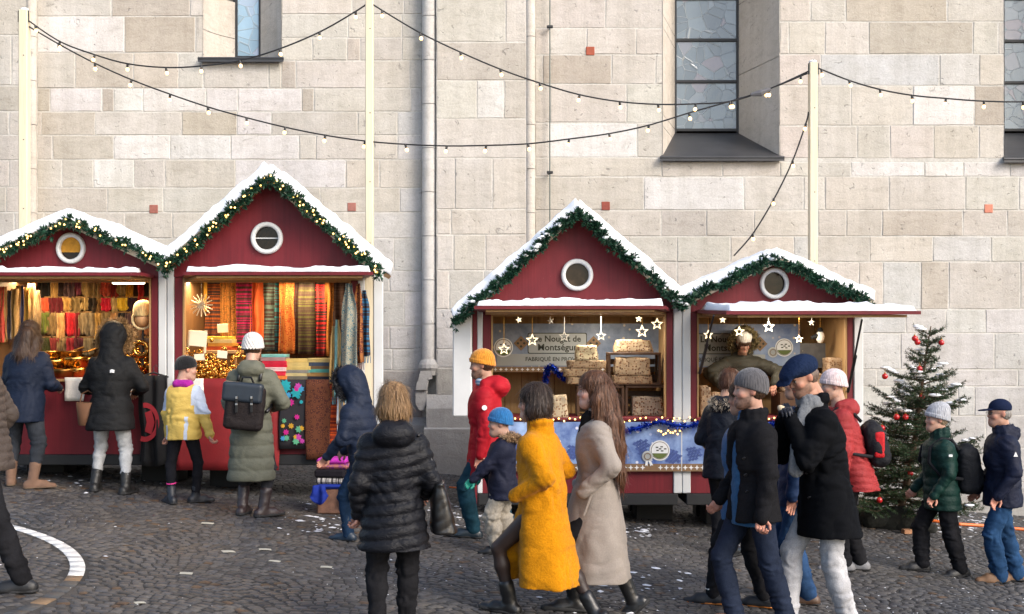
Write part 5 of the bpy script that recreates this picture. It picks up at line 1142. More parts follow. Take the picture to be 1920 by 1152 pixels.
# ------------------------------------------------------------------ people: signed-distance sculpting
def A3(p): return np.array(p, dtype=np.float64)
class Sculpt:
    def __init__(s): s.ops = []
    def put(s, fn, lo, hi, k=.02, op='u'): s.ops.append((fn, A3(lo), A3(hi), k, op)); return s
    def cone(s, a, b, ra, rb, k=.02, op='u', quilt=None, flat=None):
        """round cone a->b; quilt=(step, amp, phase); flat=(axis vector, factor) squashes the section"""
        a, b = A3(a), A3(b); ba = b - a; L2 = max(ba @ ba, 1e-9); L = sqrt(L2); m = max(ra, rb) + (quilt[1] if quilt else 0)
        fx = None
        if flat is not None: fx = (A3(flat[0]) / np.linalg.norm(flat[0]), flat[1])
        def fn(P):
            pa = P - a; t = np.clip(pa @ ba / L2, 0, 1); d = pa - t[..., None] * ba
            if fx is not None: d = d + ((d @ fx[0]) * (1 / fx[1] - 1))[..., None] * fx[0]
            r = ra + (rb - ra) * t
            if quilt:
                q = np.abs(np.sin((t * L + quilt[2]) / quilt[0] * pi)); r = r + quilt[1] * (np.sqrt(q) - .75)
            return np.linalg.norm(d, axis=-1) - r
        mm = m * (max(1, fx[1]) if fx else 1); return s.put(fn, np.minimum(a, b) - mm, np.maximum(a, b) + mm, k, op)
    def ell(s, c, r, k=.02, op='u', R=None):
        c, r = A3(c), A3(r); Ri = None if R is None else np.linalg.inv(A3(R))
        def fn(P):
            d = P - c
            if Ri is not None: d = d @ Ri.T
            k0 = np.linalg.norm(d / r, axis=-1); k1 = np.linalg.norm(d / (r * r), axis=-1) + 1e-9; return k0 * (k0 - 1) / k1
        m = r.max() if R is not None else r; return s.put(fn, c - m, c + m, k, op)
    def loft(s, lv, k=.02, op='u', quilt=None, pw=2.0, shift=None, fold=None):
        """lv rows (z, cx, cy, rx, ry) bottom to top; quilt=(step, amp, phase, tilt)"""
        lv = sorted(lv, key=lambda q: q[0]); T = np.array(lv, float); z = T[:, 0]; zz = np.linspace(z[0], z[-1], 80); C = []
        for j in range(1, 5):
            y = T[:, j]; m = np.gradient(y, z) if len(z) > 1 else y * 0; i = np.clip(np.searchsorted(z, zz) - 1, 0, len(z) - 2); h = z[i + 1] - z[i]; t = (zz - z[i]) / h
            C.append((2 * t**3 - 3 * t**2 + 1) * y[i] + (t**3 - 2 * t**2 + t) * h * m[i] * .8 + (-2 * t**3 + 3 * t**2) * y[i + 1] + (t**3 - t**2) * h * m[i + 1] * .8)
        z0, z1 = z[0], z[-1]
        def fn(P):
            pz = P[..., 2]; cx, cy, rx, ry = (np.interp(pz, zz, c) for c in C)
            dx, dy = P[..., 0] - cx, P[..., 1] - cy
            if quilt:
                q = np.abs(np.sin((pz + quilt[2] + (quilt[3] * dx if len(quilt) > 3 else 0)) / quilt[0] * pi)); e = quilt[1] * (np.sqrt(q) - .75); rx = rx + e; ry = ry + e
            if fold is not None:
                th = np.arctan2(dy / ry, dx / rx); f = 1 + fold[1] * np.sin(fold[0] * th + fold[2]) * np.clip((fold[3] - pz) / max(fold[3] - z0, .01), 0, 1); rx = rx * f; ry = ry * f
            if pw == 2.0: k0 = np.sqrt((dx / rx) ** 2 + (dy / ry) ** 2); k1 = np.sqrt((dx / rx**2) ** 2 + (dy / ry**2) ** 2) + 1e-9; d = k0 * (k0 - 1) / k1
            else: k0 = (np.abs(dx / rx) ** pw + np.abs(dy / ry) ** pw) ** (1 / pw); d = (k0 - 1) * np.minimum(rx, ry)
            return np.maximum(d, np.maximum(z0 - pz, pz - z1))
        mx = T[:, 3].max() + .06 + (fold[1] * .6 if fold else 0); my = T[:, 4].max() + .06 + (fold[1] * .6 if fold else 0)
        return s.put(fn, (T[:, 1].min() - mx, T[:, 2].min() - my, z0 - .01), (T[:, 1].max() + mx, T[:, 2].max() + my, z1 + .01), k, op)
    def box(s, c, h, r=.01, k=.01, op='u', R=None):
        c, h = A3(c), A3(h); Ri = None if R is None else np.linalg.inv(A3(R))
        def fn(P):
            d = P - c
            if Ri is not None: d = d @ Ri.T
            q = np.abs(d) - (h - r); return np.linalg.norm(np.maximum(q, 0), axis=-1) + np.minimum(q.max(-1), 0) - r
        m = np.full(3, np.linalg.norm(h)) if R is not None else h; return s.put(fn, c - m, c + m, k, op)
    def plane(s, n, d, op='s'):
        n = A3(n) / np.linalg.norm(n)
        return s.put(lambda P: P @ n - d, (-9, -9, -9), (9, 9, 9), 0, op)
    def build(s, h, pad=.02):
        us = [o for o in s.ops if o[4] == 'u']; lo = np.min([o[1] for o in us], 0) - pad; hi = np.max([o[2] for o in us], 0) + pad
        n = np.ceil((hi - lo) / h).astype(int) + 2; D = np.full(n, 1.0, dtype=np.float64); ax = [lo[i] + np.arange(n[i]) * h for i in range(3)]
        for fn, a, b, k, op in s.ops:
            mg = .05 + k + 2 * h; i0 = np.clip(np.floor((a - mg - lo) / h).astype(int), 0, n); i1 = np.clip(np.ceil((b + mg - lo) / h).astype(int) + 1, 0, n)
            if (i1 <= i0).any(): continue
            sl = tuple(slice(i0[i], i1[i]) for i in range(3)); G = np.stack(np.meshgrid(*[ax[i][i0[i]:i1[i]] for i in range(3)], indexing='ij'), -1); d = fn(G); cur = D[sl]
            if op == 'u':
                if k > 0: t = np.clip(.5 + .5 * (cur - d) / k, 0, 1); D[sl] = cur * (1 - t) + d * t - k * t * (1 - t)
                else: D[sl] = np.minimum(cur, d)
            elif op == 's':
                if k > 0: t = np.clip(.5 - .5 * (cur + d) / k, 0, 1); D[sl] = cur * (1 - t) - d * t + k * t * (1 - t)
                else: D[sl] = np.maximum(cur, -d)
            elif op == 'i': D[sl] = np.maximum(cur, d)
        return nets(D, lo, h)
_CO = np.array([(x, y, z) for x in (0, 1) for y in (0, 1) for z in (0, 1)]); _ED = [(a, b) for a in range(8) for b in range(a + 1, 8) if np.abs(_CO[a] - _CO[b]).sum() == 1]
def nets(D, lo, h):
    ins = D < 0; nx, ny, nz = D.shape; cnt = np.zeros((nx - 1, ny - 1, nz - 1), np.int8)
    for x, y, z in _CO: cnt += ins[x:nx - 1 + x, y:ny - 1 + y, z:nz - 1 + z]
    mask = (cnt > 0) & (cnt < 8); idx = np.argwhere(mask)
    if len(idx) == 0: return np.zeros((0, 3)), np.zeros((0, 4), int)
    val = np.stack([D[idx[:, 0] + x, idx[:, 1] + y, idx[:, 2] + z] for x, y, z in _CO], 1); acc = np.zeros((len(idx), 3)); c = np.zeros(len(idx))
    for a, b in _ED:
        va, vb = val[:, a], val[:, b]; m = (va < 0) != (vb < 0); t = np.where(m, va / np.where(m, va - vb, 1), 0)
        acc += np.where(m[:, None], _CO[a] + t[:, None] * (_CO[b] - _CO[a]), 0); c += m
    V = lo + (idx + acc / c[:, None]) * h; vid = np.full(mask.shape, -1); vid[tuple(idx.T)] = np.arange(len(idx)); Q = []
    for axn in range(3):
        sl0 = [slice(1, -1)] * 3; sl1 = [slice(1, -1)] * 3; sl0[axn] = slice(0, -1); sl1[axn] = slice(1, None)
        a, b = ins[tuple(sl0)], ins[tuple(sl1)]; e = np.argwhere(a != b)
        if len(e) == 0: continue
        base = e + np.array([0 if i == axn else 1 for i in range(3)]); o1, o2 = [i for i in range(3) if i != axn]; u = np.zeros(3, int); w_ = np.zeros(3, int); u[o1] = 1; w_[o2] = 1
        q = np.stack([vid[tuple((base - u - w_).T)], vid[tuple((base - w_).T)], vid[tuple(base.T)], vid[tuple((base - u).T)]], 1)
        fl = a[tuple(e.T)]
        if axn == 1: fl = ~fl
        q[~fl] = q[~fl][:, ::-1]; Q.append(q)
    Q = np.concatenate(Q); return V, Q[(Q >= 0).all(1)]
def vnormals(V, Q):
    n = np.zeros_like(V); fn = np.cross(V[Q[:, 2]] - V[Q[:, 0]], V[Q[:, 3]] - V[Q[:, 1]])
    for k in range(4): np.add.at(n, Q[:, k], fn)
    return n / (np.linalg.norm(n, axis=1)[:, None] + 1e-12)
def relax(V, Q, it=1, lam=.5):
    for _ in range(it):
        s = np.zeros_like(V); c = np.zeros(len(V))
        for k in range(4):
            np.add.at(s, Q[:, k], V[Q[:, (k + 1) % 4]]); np.add.at(s, Q[:, k], V[Q[:, (k - 1) % 4]]); np.add.at(c, Q[:, k], 2)
        V = V + lam * (s / np.maximum(c, 1)[:, None] - V)
    return V
def wrinkle(V, Q, amp, sc=(9, 9, 16), seed=0, zc=None, sig=.1, base=.45):
    """cloth creases: rounded swells with sharp valleys; zc = heights where they gather"""
    if amp <= 0: return V
    nrm = vnormals(V, Q); P = V * np.array(sc); wp = np.stack([vnoise(P * .5, seed + 1), vnoise(P * .5 + 7, seed + 4), vnoise(P * .5 + 3, seed + 6)], -1); n1 = vnoise(P + 1.6 * wp, seed); n2 = vnoise(P * 2.2 + 2.0 * wp, seed + 2)
    f = (2.2 * np.abs(n1) - .75) + .55 * (2 * np.abs(n2) - .7); g = np.full(len(V), base)
    for z in (zc or []): g = np.maximum(g, np.exp(-((V[:, 2] - z) / sig) ** 2))
    return V + nrm * (f * g * amp)[:, None]

# materials for people
def mat_wool(nm, c, fuzz=.15, sc=60, rough=.9, var=.25, sheen=.25):
    if nm in MATS: return MATS[nm]
    g = N(nm); v = g.coord(); f = g.noise(v, sc, 4, .7); b = g.noise(v, 5, 4)
    cc = g.mix(1.0, g.mix(0.0, c, c), g.ramp(f, [(.3, (1 - var,) * 3), (.7, (1 + var * .5,) * 3)]), 'MULTIPLY'); g.color(g.mix(1.0, cc, g.ramp(b, [(.3, (.86,) * 3), (.7, (1.08,) * 3)]), 'MULTIPLY')); g.bump(f, fuzz * 3, .008); MATS[nm] = g.set(rough, spec=.06, sheen=min(sheen, .08) if max(lin(c)) > .1 else 0.0); return g.m
def mat_nylon(nm, c, rough=.42, crink=.35):
    if nm in MATS: return MATS[nm]
    g = N(nm); v = g.coord(); f = g.noise(g.coord(scale=(1, 1, 1.6)), 28, 4, .6, .8); b = g.noise(v, 4, 3)
    g.color(g.mix(1.0, g.mix(0.0, c, c), g.ramp(b, [(.3, (.82,) * 3), (.7, (1.12,) * 3)]), 'MULTIPLY')); g.bump(f, crink * 1.5, .014); MATS[nm] = g.set(rough + .08, spec=.17); return g.m
def mat_denim(nm, c):
    if nm in MATS: return MATS[nm]
    g = N(nm); v = g.coord(); f = g.noise(v, 130, 3); b = g.noise(g.coord(scale=(1, 1, .5)), 6, 4)
    cc = g.mix(1.0, g.mix(0.0, c, c), g.ramp(b, [(.3, (.65,) * 3), (.7, (1.35,) * 3)]), 'MULTIPLY'); g.color(g.mix(1.0, cc, g.ramp(f, [(.3, (.8,) * 3), (.7, (1.15,) * 3)]), 'MULTIPLY')); g.bump(g.noise(v, 22, 4), .35, .01); MATS[nm] = g.set(.85, spec=.06); return g.m
def mat_skin():
    g = N('skin'); v = g.coord(); a = g.attr('Col'); f = g.noise(v, 24, 4); g.color(g.mix(1.0, a, g.ramp(f, [(.3, (.88,) * 3), (.7, (1.06,) * 3)]), 'MULTIPLY')); g.bump(g.noise(v, 160, 3), .12, .002)
    g.b.inputs['Subsurface Weight'].default_value = .08; g.b.inputs['Subsurface Radius'].default_value = (.012, .005, .003); g.b.inputs['Subsurface Scale'].default_value = .5; return g.set(.5, spec=.35)
M_SKIN = mat_skin()
def mat_hair(nm, c, c2):
    if nm in MATS: return MATS[nm]
    g = N(nm); f = g.noise(g.coord(scale=(75, 75, 5)), 1.0, 4, .65, .3); g.color(g.ramp(f, [(.3, c), (.7, c2)])); g.bump(f, .7, .012); MATS[nm] = g.set(.45, spec=.35); return g.m
def mat_leather(nm, c, rough=.35):
    return simple(nm, c, rough, var=.3, vs=12, bump=.12, bs=110, spec=.5)
def knitmat(nm, c):
    if nm in MATS: return MATS[nm]
    g = N(nm); v = g.coord(scale=(1, 1, 1)); f = g.noise(v, 85, 3, .6); b = g.noise(g.coord(scale=(70, 70, 16)), 1, 2)
    cc = g.mix(1.0, g.mix(0.0, c, c), g.ramp(b, [(.3, (.68,) * 3), (.7, (1.2,) * 3)]), 'MULTIPLY'); g.color(g.mix(1.0, cc, g.ramp(f, [(.3, (.85,) * 3), (.7, (1.1,) * 3)]), 'MULTIPLY')); g.bump(b, .5, .01); MATS[nm] = g.set(.9, spec=.15, sheen=.3); return g.m
def mat_fur(nm, c, c2):
    if nm in MATS: return MATS[nm]
    g = N(nm); g.color(g.ramp(g.noise(g.coord(), 25, 3), [(.3, c), (.7, c2)])); MATS[nm] = g.set(.7, spec=.2); return g.m

def nrmz(v): v = A3(v); return v / (np.linalg.norm(v) + 1e-12)
def ik(a, c, l1, l2, pole):
    """middle joint between a and c bending towards pole"""
    a, c = A3(a), A3(c); d = c - a; L = np.linalg.norm(d)
    if L > (l1 + l2) * .998: c = a + d / L * (l1 + l2) * .998; d = c - a; L = np.linalg.norm(d)
    x = (l1 * l1 - l2 * l2 + L * L) / (2 * L); hh = sqrt(max(l1 * l1 - x * x, 0)); u = d / L; p = A3(pole); p = p - u * (p @ u); p = nrmz(p); return a + u * x + p * hh, c
def rotm(yaw=0, pitch=0, roll=0):
    """head frame: yaw + = to the person's left, pitch + = chin down, roll + = to the right shoulder"""
    return np.array(Matrix.Rotation(yaw, 3, 'Z') @ Matrix.Rotation(-pitch, 3, 'X') @ Matrix.Rotation(roll, 3, 'Y'))

class Person:
    def __init__(s, label, px, py, H, face, lean=0.0, side=0.0, lf=None, rf=None, lh=None, rh=None, lp=(-.3, -1, -.2), rp=(.3, -1, -.2), head=(0, 0, 0), child=False, build=1.0, hip_drop=None, d=None, zoff=0.0, x=None, res=1.0, foot_yaw=(0.08, -.08), foot_pitch=(0, 0), hood_off=0, group='people at the market stalls', hunch=0.0):
        if d is None: g = GP(px, py)
        else: X = (px - 960) * d / F; g = Vector((X, d, gz(X)))
        s.root = thing('person', label, 'person', (g.x, g.y, g.z + zoff), radians(face), group); s.H = H; s.res = res; s.b = build; s.child = child; s.face = radians(face)
        s.gslope = lambda x, y: -SL * (x * cos(s.face) - y * sin(s.face))       # ground height at a local point
        h = H; ak = .05 * h; s.ak = ak
        L = s.lf = A3(lf if lf is not None else (-.075, 0, 0)); R = s.rf = A3(rf if rf is not None else (.075, 0, 0))
        for f in (L, R): f[2] += s.gslope(f[0], f[1]) + ak
        lth, lsh = .245 * h, .235 * h; s.hipw = .052 * h * (1 + .3 * (build - 1))
        hz_ = .525 * h if hip_drop is None else .525 * h - hip_drop
        for f, sx in ((L, -1), (R, 1)):
            dx = np.hypot(f[0] - sx * s.hipw, f[1]); hz_ = min(hz_, f[2] + sqrt(max((lth + lsh) ** 2 * .995 - dx * dx, .01)) + .012 * h)
        s.pel = A3((0, 0, hz_)); s.zup = hz_ - .525 * h
        tl = math.tan(lean); ts = math.tan(side)
        s.cy = lambda z: tl * (z - hz_) + hunch * max(0, (z - hz_ - .15 * h)) ** 1.5; s.cx = lambda z: ts * (z - hz_)
        zz = lambda f: f * h + s.zup
        s.z = zz; s.lhip = s.pel + A3((-s.hipw, 0, -.012 * h)); s.rhip = s.pel + A3((s.hipw, 0, -.012 * h))
        fl = A3((sin(-foot_yaw[0]), cos(foot_yaw[0]), 0)); fr = A3((sin(-foot_yaw[1]), cos(foot_yaw[1]), 0)); s.fdir = (fl, fr); s.fpitch = foot_pitch
        s.lkn, s.lan = ik(s.lhip, L, lth, lsh, fl + A3((-.05, 0, 0))); s.rkn, s.ran = ik(s.rhip, R, lth, lsh, fr + A3((.05, 0, 0)))
        zs = zz(.812); sw = .108 * h * (.92 if child else 1) * (1 + .45 * (build - 1)); c = A3((s.cx(zs), s.cy(zs), 0))
        s.lsh = A3((-sw, 0, zs)) + c; s.rsh = A3((sw, 0, zs)) + c; s.sw = sw; s.zs = zs
        la, fa = .178 * h, .152 * h; lh = lh if lh is not None else (-sw - .05 * h, s.cy(zs) * .5 + .02, zz(.47)); rh = rh if rh is not None else (sw + .05 * h, s.cy(zs) * .5 + .02, zz(.47))
        s.lel, s.lwr = ik(s.lsh, lh, la, fa, lp); s.rel, s.rwr = ik(s.rsh, rh, la, fa, rp)
        zn = zz(.845); s.neck = A3((s.cx(zn), s.cy(zn) - .01 * h, zn)); hs = (.245 if not child else .225) / .245; s.hs = 1.045 * hs * (1.0 if child else (h / 1.72) ** .5); Rm = rotm(*head); s.R = Rm
        ext = .075 * h + .055 * s.hs; s.hc = s.neck + A3((0, .022, 0)) + Rm @ A3((0, .012, ext)) * .75 + A3((0, tl * .02 + .006, ext * .25 + (.004 if child else .016)))
    def hp(s, p): return s.hc + s.R @ (A3(p) * s.hs)      # point in head space (metres of a .24 m head)
    def add(s, name, V, Q, mat, smooth=True, relaxn=1, parent=None, kind=None, mi=None, col=None, label=None):
        if relaxn: V = relax(V, Q, relaxn)
        o = obj(name, mesh_np(name, V, Q, smooth, mat, mi, col), s.root if parent is None else parent, kind=kind)
        if label: o['label'] = label
        return o
    # -- body: head, hands and a plain figure under the clothes, one mesh
    def body(s, skin=(.52, .30, .21), face=None, beard=None, tights=None, gloves=None, hands=(True, True), curl=(.5, .5), brow=(.06, .035, .025), hdir=(None, None), thumb_in=True, lipc=None, legs=False):
        h = s.H; parts = []; b = s.b
        q = Sculpt(); z = s.z
        tv = lambda f, rx, ry, oy=0.0: (z(f), s.cx(z(f)), s.cy(z(f)) + oy * h, rx * h * b, ry * h * b)
        q.loft([tv(.46, .075, .06), tv(.52, .092, .068), tv(.60, .076, .056), tv(.70, .088, .062, .004), tv(.78, .078, .05), tv(.82, .04, .036)], k=.03)
        for sh, el, wr in ((s.lsh, s.lel, s.lwr), (s.rsh, s.rel, s.rwr)): q.cone(sh * A3((.85, 1, 1)) + A3((0, 0, -.03 * h)), el, .024 * h, .021 * h, .03); q.cone(el, wr, .021 * h, .0155 * h, .02)
        for hp_, kn, an in ((s.lhip, s.lkn, s.lan), (s.rhip, s.rkn, s.ran)):
            q.cone(hp_, kn, .049 * h, .031 * h, .03)
            ca = kn + (an - kn) * .32; q.cone(kn, ca, .029 * h, .031 * h, .02); q.cone(ca, an, .031 * h, .019 * h, .03)
        q.cone(s.neck + A3((0, 0, -.03)), s.hp((0, -.02, -.05)), .036 * h, .03 * h, .02)
        V, Q = q.build(.012 if legs else .026); V = relax(V, Q, 1); c = np.tile(A3(tights if tights is not None else skin), (len(V), 1))
        if tights is not None: c[V[:, 2] > z(.52)] = skin
        parts.append((V, Q, c))
        # head (built in head space)
        q = Sculpt(); fm = face or 0
        q.ell((0, -.012, .035), (.074, .094, .086)).ell((0, .022, -.03), (.060, .070, .088), .03).ell((0, .052, -.090), (.034, .034, .03), .035)
        q.cone((-.03, .01, -.075), (0, .06, -.095), .028, .028, .03).cone((.03, .01, -.075), (0, .06, -.095), .028, .028, .03)
        q.cone((-.032, .080, .022), (.032, .080, .022), .011, .011, .018)
        for sx in (-1, 1):
            q.ell((sx * .031, .100, .000), (.017, .020, .011), .012, 's'); q.ell((sx * .031, .074, -.001), (.0125, .0125, .0125), .004)
            q.ell((sx * .040, .064, -.032), (.02, .02, .018), .025); q.ell((sx * .073, -.006, -.008), (.010, .020, .031), .008, R=rotm(sx * .35))
        q.cone((0, .084, .008), (0, .101, -.028), .0075, .0098, .012).ell((-.009, .092, -.033), (.0075, .009, .0065), .008).ell((.009, .092, -.033), (.0075, .009, .0065), .008)
        q.ell((0, .089, -.058), (.022, .011, .0058), .006).ell((0, .088, -.068), (.019, .011, .0065), .006).ell((0, .1, -.0625), (.022, .012, .0018), .003, 's')
        q.cone((0, -.03, -.06), (0, -.05, -.16), .050, .050, .03)
        V, Q = q.build(.0060); V = relax(V, Q, 1, .3); x, y, zz = V.T; c = np.tile(A3(skin), (len(V), 1))
        def blob(cx, cy, cz, r, col, a=1.0):
            nonlocal c; d2 = ((x - cx) / r[0]) ** 2 + ((y - cy) / r[1]) ** 2 + ((zz - cz) / r[2]) ** 2; m = (np.clip(1.4 - d2, 0, 1) * a)[:, None]; c = c * (1 - m) + A3(col) * m
        red = A3(skin) * A3((1.12, .72, .70)); blob(-.045, .07, -.035, (.025, .04, .02), red, .4); blob(.045, .07, -.035, (.025, .04, .02), red, .4); blob(0, .12, -.03, (.016, .02, .014), red, .8); blob(-.078, 0, -.005, (.015, .03, .035), red, .5); blob(.078, 0, -.005, (.015, .03, .035), red, .5)
        if beard is not None:
            m = np.clip((-.044 - zz + .35 * np.maximum(0, .05 - y)) / .012, 0, 1) * (y > -.012) * np.clip((y + .012) / .02, 0, 1); m = np.maximum(m, np.exp(-(((zz + .047) / .006) ** 2)) * (y > .075) * (np.abs(x) < .03)); m *= (zz > -.128) * (.75 + .25 * vnoise(V * 120, 3)); c = c * (1 - m[:, None] * .88) + A3(beard) * m[:, None] * .88
        lc = lipc if lipc is not None else A3(skin) * A3((1.0, .55, .52)); blob(0, .1, -.0625, (.021, .018, .0095), lc, .8)
        for sx in (-1, 1):
            blob(sx * .031, .088, .002, (.021, .02, .013), A3(skin) * .55, .5); blob(sx * .032, .09, .0245, (.021, .025, .0058), brow, .95); blob(sx * .031, .088, -.001, (.0140, .014, .0066), (.42, .40, .38), .9); blob(sx * .030, .0865, -.001, (.0066, .012, .0070), (.02, .013, .010), 1); blob(sx * .031, .088, .0070, (.0165, .014, .0030), (.03, .018, .014), .9)
        V = s.hc + (V * s.hs) @ s.R.T; parts.append((V, Q, c))
        # hands
        gl = A3(gloves) if gloves is not None else None
        for i, (el, wr) in enumerate(((s.lel, s.lwr), (s.rel, s.rwr))):
            if not hands[i]: continue
            sx = -1 if i == 0 else 1; f = nrmz(wr - el) if hdir[i] is None else nrmz(hdir[i][0]); pn = nrmz(np.cross(f, A3((0, 1, 0))) * sx + A3((-sx * .4, 0, 0))) if hdir[i] is None else nrmz(hdir[i][1])
            pn = nrmz(pn - f * (pn @ f)); tdir = nrmz(np.cross(pn, f) * (1 if i == 0 else -1)); hl = .108 * h / 1.0 * (1.06 if gl is not None else 1); cu = curl[i]; g = 1.18 if gl is not None else 1.0
            q = Sculpt(); kn = wr + f * hl * .48; q.cone(wr - f * .02, wr + f * hl * .1, .021 * g, .022 * g, .012)
            for w_ in (-.026, -.009, .009, .026): q.cone(wr + f * hl * .08 + tdir * w_ * .7 * h / 1.72, kn + tdir * w_ * h / 1.72, .0135 * g, .0115 * g, .012)
            for j, w_ in enumerate((.026, .009, -.009, -.026)):
                ln = hl * (.46, .52, .48, .37)[j]; p0 = kn + tdir * w_ * h / 1.72; dr = f; up = pn; r0 = .0088 * g
                for sg in range(3):
                    a = cu * (.75, 1.05, .75)[sg] * (1 + .08 * j); dr = nrmz(dr * cos(a) + up * sin(a)); up = nrmz(up - dr * (up @ dr)); p1 = p0 + dr * ln * (.42, .33, .25)[sg]; q.cone(p0, p1, r0, r0 * .92, .003); p0 = p1; r0 *= .93
            t0 = wr + f * hl * .14 + tdir * .022; t1 = t0 + nrmz(f * .8 + tdir * .75 + pn * .35 * cu * 2) * hl * .27; t2 = t1 + nrmz(f * .9 + tdir * (.25 - .5 * cu) + pn * .5 * cu * 2) * hl * .22; q.cone(t0, t1, .0135 * g, .0105 * g, .012); q.cone(t1, t2, .0105 * g, .009 * g, .004)
            V, Q = q.build(.0052); V = relax(V, Q, 1, .3); cc = gl if gl is not None else A3(skin) * A3((1.05, .85, .82)); parts.append((V, Q, np.tile(cc, (len(V), 1))))
        Vs, Qs, Cs, o = [], [], [], 0
        for V, Q, c in parts: Vs.append(V); Qs.append(Q + o); Cs.append(c); o += len(V)
        s.bodyobj = s.add('body', np.concatenate(Vs), np.concatenate(Qs), M_SKIN, relaxn=0, col=np.concatenate(Cs)); return s
    # -- clothes
    def trousers(s, mat, th=.058, kn=.044, an=.036, seed=1, amp=.010, top=.55, cuff=0.0, res=None, flare=0):
        h = s.H; q = Sculpt(); z = s.z; b = s.b; tv = lambda f, rx, ry: (z(f), s.cx(z(f)), s.cy(z(f)), rx * h * b, ry * h * b); q.loft([tv(.475, .080, .062), tv(.52, .088, .066), tv(top + .03, .082, .06)], k=.04)
        for hp_, k_, a_ in ((s.lhip, s.lkn, s.lan), (s.rhip, s.rkn, s.ran)):
            end = a_ + nrmz(a_ - k_) * (cuff) * h * 1.0; q.cone(hp_ + A3((0, 0, -.01)), k_, th * h * b, kn * h, .03); ca = k_ + (end - k_) * .35; q.cone(k_, ca, kn * h, (kn * .65 + an * .35 + .002) * h, .02); q.cone(ca, end, (kn * .65 + an * .35 + .002) * h, (an + flare) * h, .02)
        V, Q = q.build((res or .0125) * s.res); V = relax(V, Q, 1); kz = (s.lkn[2] + s.rkn[2]) / 2
        V = wrinkle(V, Q, amp, (10, 10, 20), seed, [kz, s.ak * 1.6 + .05, z(.48)], .10, .35); return s.add('trousers', V, Q, mat, relaxn=0)
    def shoes(s, mat, shaft=.0, sole=None, L=.152, name='shoe', solec=None, w=1.0, toe=1.0, heel=.0):
        h = s.H
        for i, (k_, a_) in enumerate(((s.lkn, s.lan), (s.rkn, s.ran))):
            pt = s.fpitch[i]; fd = s.fdir[i]; up0 = A3((0, 0, 1)); f = nrmz(fd * cos(pt) - up0 * sin(pt)); sd = nrmz(np.cross(f, up0)); up = nrmz(np.cross(sd, f)); ak = s.ak; R = np.stack([sd, f, up], 1)
            q = Sculpt(); w0 = .0215 * h * w; bz = -ak; P = lambda a, b_, c: a_ + sd * a + f * b_ * h + up * c
            he, to = -.030, (L - .030)
            q.cone(P(0, he, bz + .028), P(0, to * .55, bz + .024), w0 * 1.18, w0 * 1.28, .01, flat=(up, 1.25)).cone(P(0, to * .45, bz + .022), P(0, to * .97, bz + .018 * toe), w0 * 1.3, w0 * .95, .015, flat=(up, .85)).cone(P(0, he * .5, bz + .04), P(0, to * .35, bz + .045), .030 * h * .8, .02 * h, .02)
            tp = a_ + nrmz(k_ - a_) * (max(shaft, .012) * h); q.cone(a_, tp, (.0265 if shaft < .05 else .030) * h, (.029 + .06 * shaft) * h, .02)
            q.plane(up, a_ @ up + bz + .004)
            V, Q = q.build(.0098 * max(1, s.res)); V = wrinkle(relax(V, Q, 1), Q, .004 if shaft else .002, (14, 14, 30), 5 + i, None); o = s.add(name, V, Q, mat, relaxn=0)
            q = Sculpt(); t = sole or .022; q.cone(P(0, he, bz + t * .4), P(0, to * .5, bz + t * .4), w0 * 1.28, w0 * 1.36, .01).cone(P(0, to * .45, bz + t * .4), P(0, to * .98, bz + t * .5), w0 * 1.38, w0 * 1.02, .01); q.plane(-up, -(a_ @ up + bz + t)); q.plane(up, a_ @ up + bz)
            V, Q = q.build(.013); s.add('sole', V, Q, solec or simple('rubber_sole', (.016, .016, .017), .8), parent=o, relaxn=1)
        return s
    def coat(s, mat, hem=.44, quilt=None, flare=1.0, collar=None, th=1.0, sleeve=1.0, wr=.024, seed=2, amp=.010, name='jacket', cuffs=True, waist=1.0, skirt=None, belly=0.0, fold=None, cut=None, shq=None, res=None, sl_quilt=True, hemshift=(0, 0), depth=1.0, bust=0.0, mi=None, mats=None, hemround=.0, sleeves=(True, True)):
        h = s.H; b = s.b * th; z = s.z; q = Sculpt()
        def tv(f, rx, ry, oy=0.0, ox=0.0): return (z(f), s.cx(z(f)) + ox * h, s.cy(z(f)) + oy * h, rx * h * b, ry * h * b * depth)
        lv = []
        if hem < .40:
            k_ = (.52 - hem); lv.append(tv(hem, (.104 + .13 * k_ * flare), (.085 + .15 * k_ * flare), hemshift[1], hemshift[0])); lv.append(tv((hem + .52) / 2, .104 + .07 * k_ * flare, .086 + .075 * k_ * flare, hemshift[1] * .4, hemshift[0] * .4))
        else: lv.append(tv(hem, .106 * flare, .088 * flare, hemshift[1], hemshift[0]))
        lv += [tv(.53, .104, .086, belly * .4), tv(.61, .093 * waist, .078 * waist, belly), tv(.70, .103, .084, .004 + bust), tv(.775, .104, .078, .002), tv(.812, .088, .064), tv(.835, .055, .05, -.004), tv(.85, .040, .043, -.006)]
        q.loft(lv, k=.02, quilt=quilt, fold=fold)
        for i, (sh, el, w_) in enumerate(((s.lsh, s.lel, s.lwr), (s.rsh, s.rel, s.rwr))):
            if not sleeves[i]: continue
            sq = (quilt[0], quilt[1] * .8, .02) if (quilt and sl_quilt) else None; up = .043 * h * sleeve * b ** .5; e_ = .035 * h * sleeve
            q.cone(sh + A3(((.016 if i == 0 else -.016) * h, 0, -.022 * h)), el, up * .97, e_, .06, quilt=sq); end = w_ + nrmz(w_ - el) * .012 * h; L1 = np.linalg.norm(el - sh); q.cone(el, end, e_, wr * h * sleeve ** .5 * 1.15, .02, quilt=(sq[0], sq[1], L1 + .02) if sq else None)
        if collar: collar(q, s)
        if cut: cut(q, s)
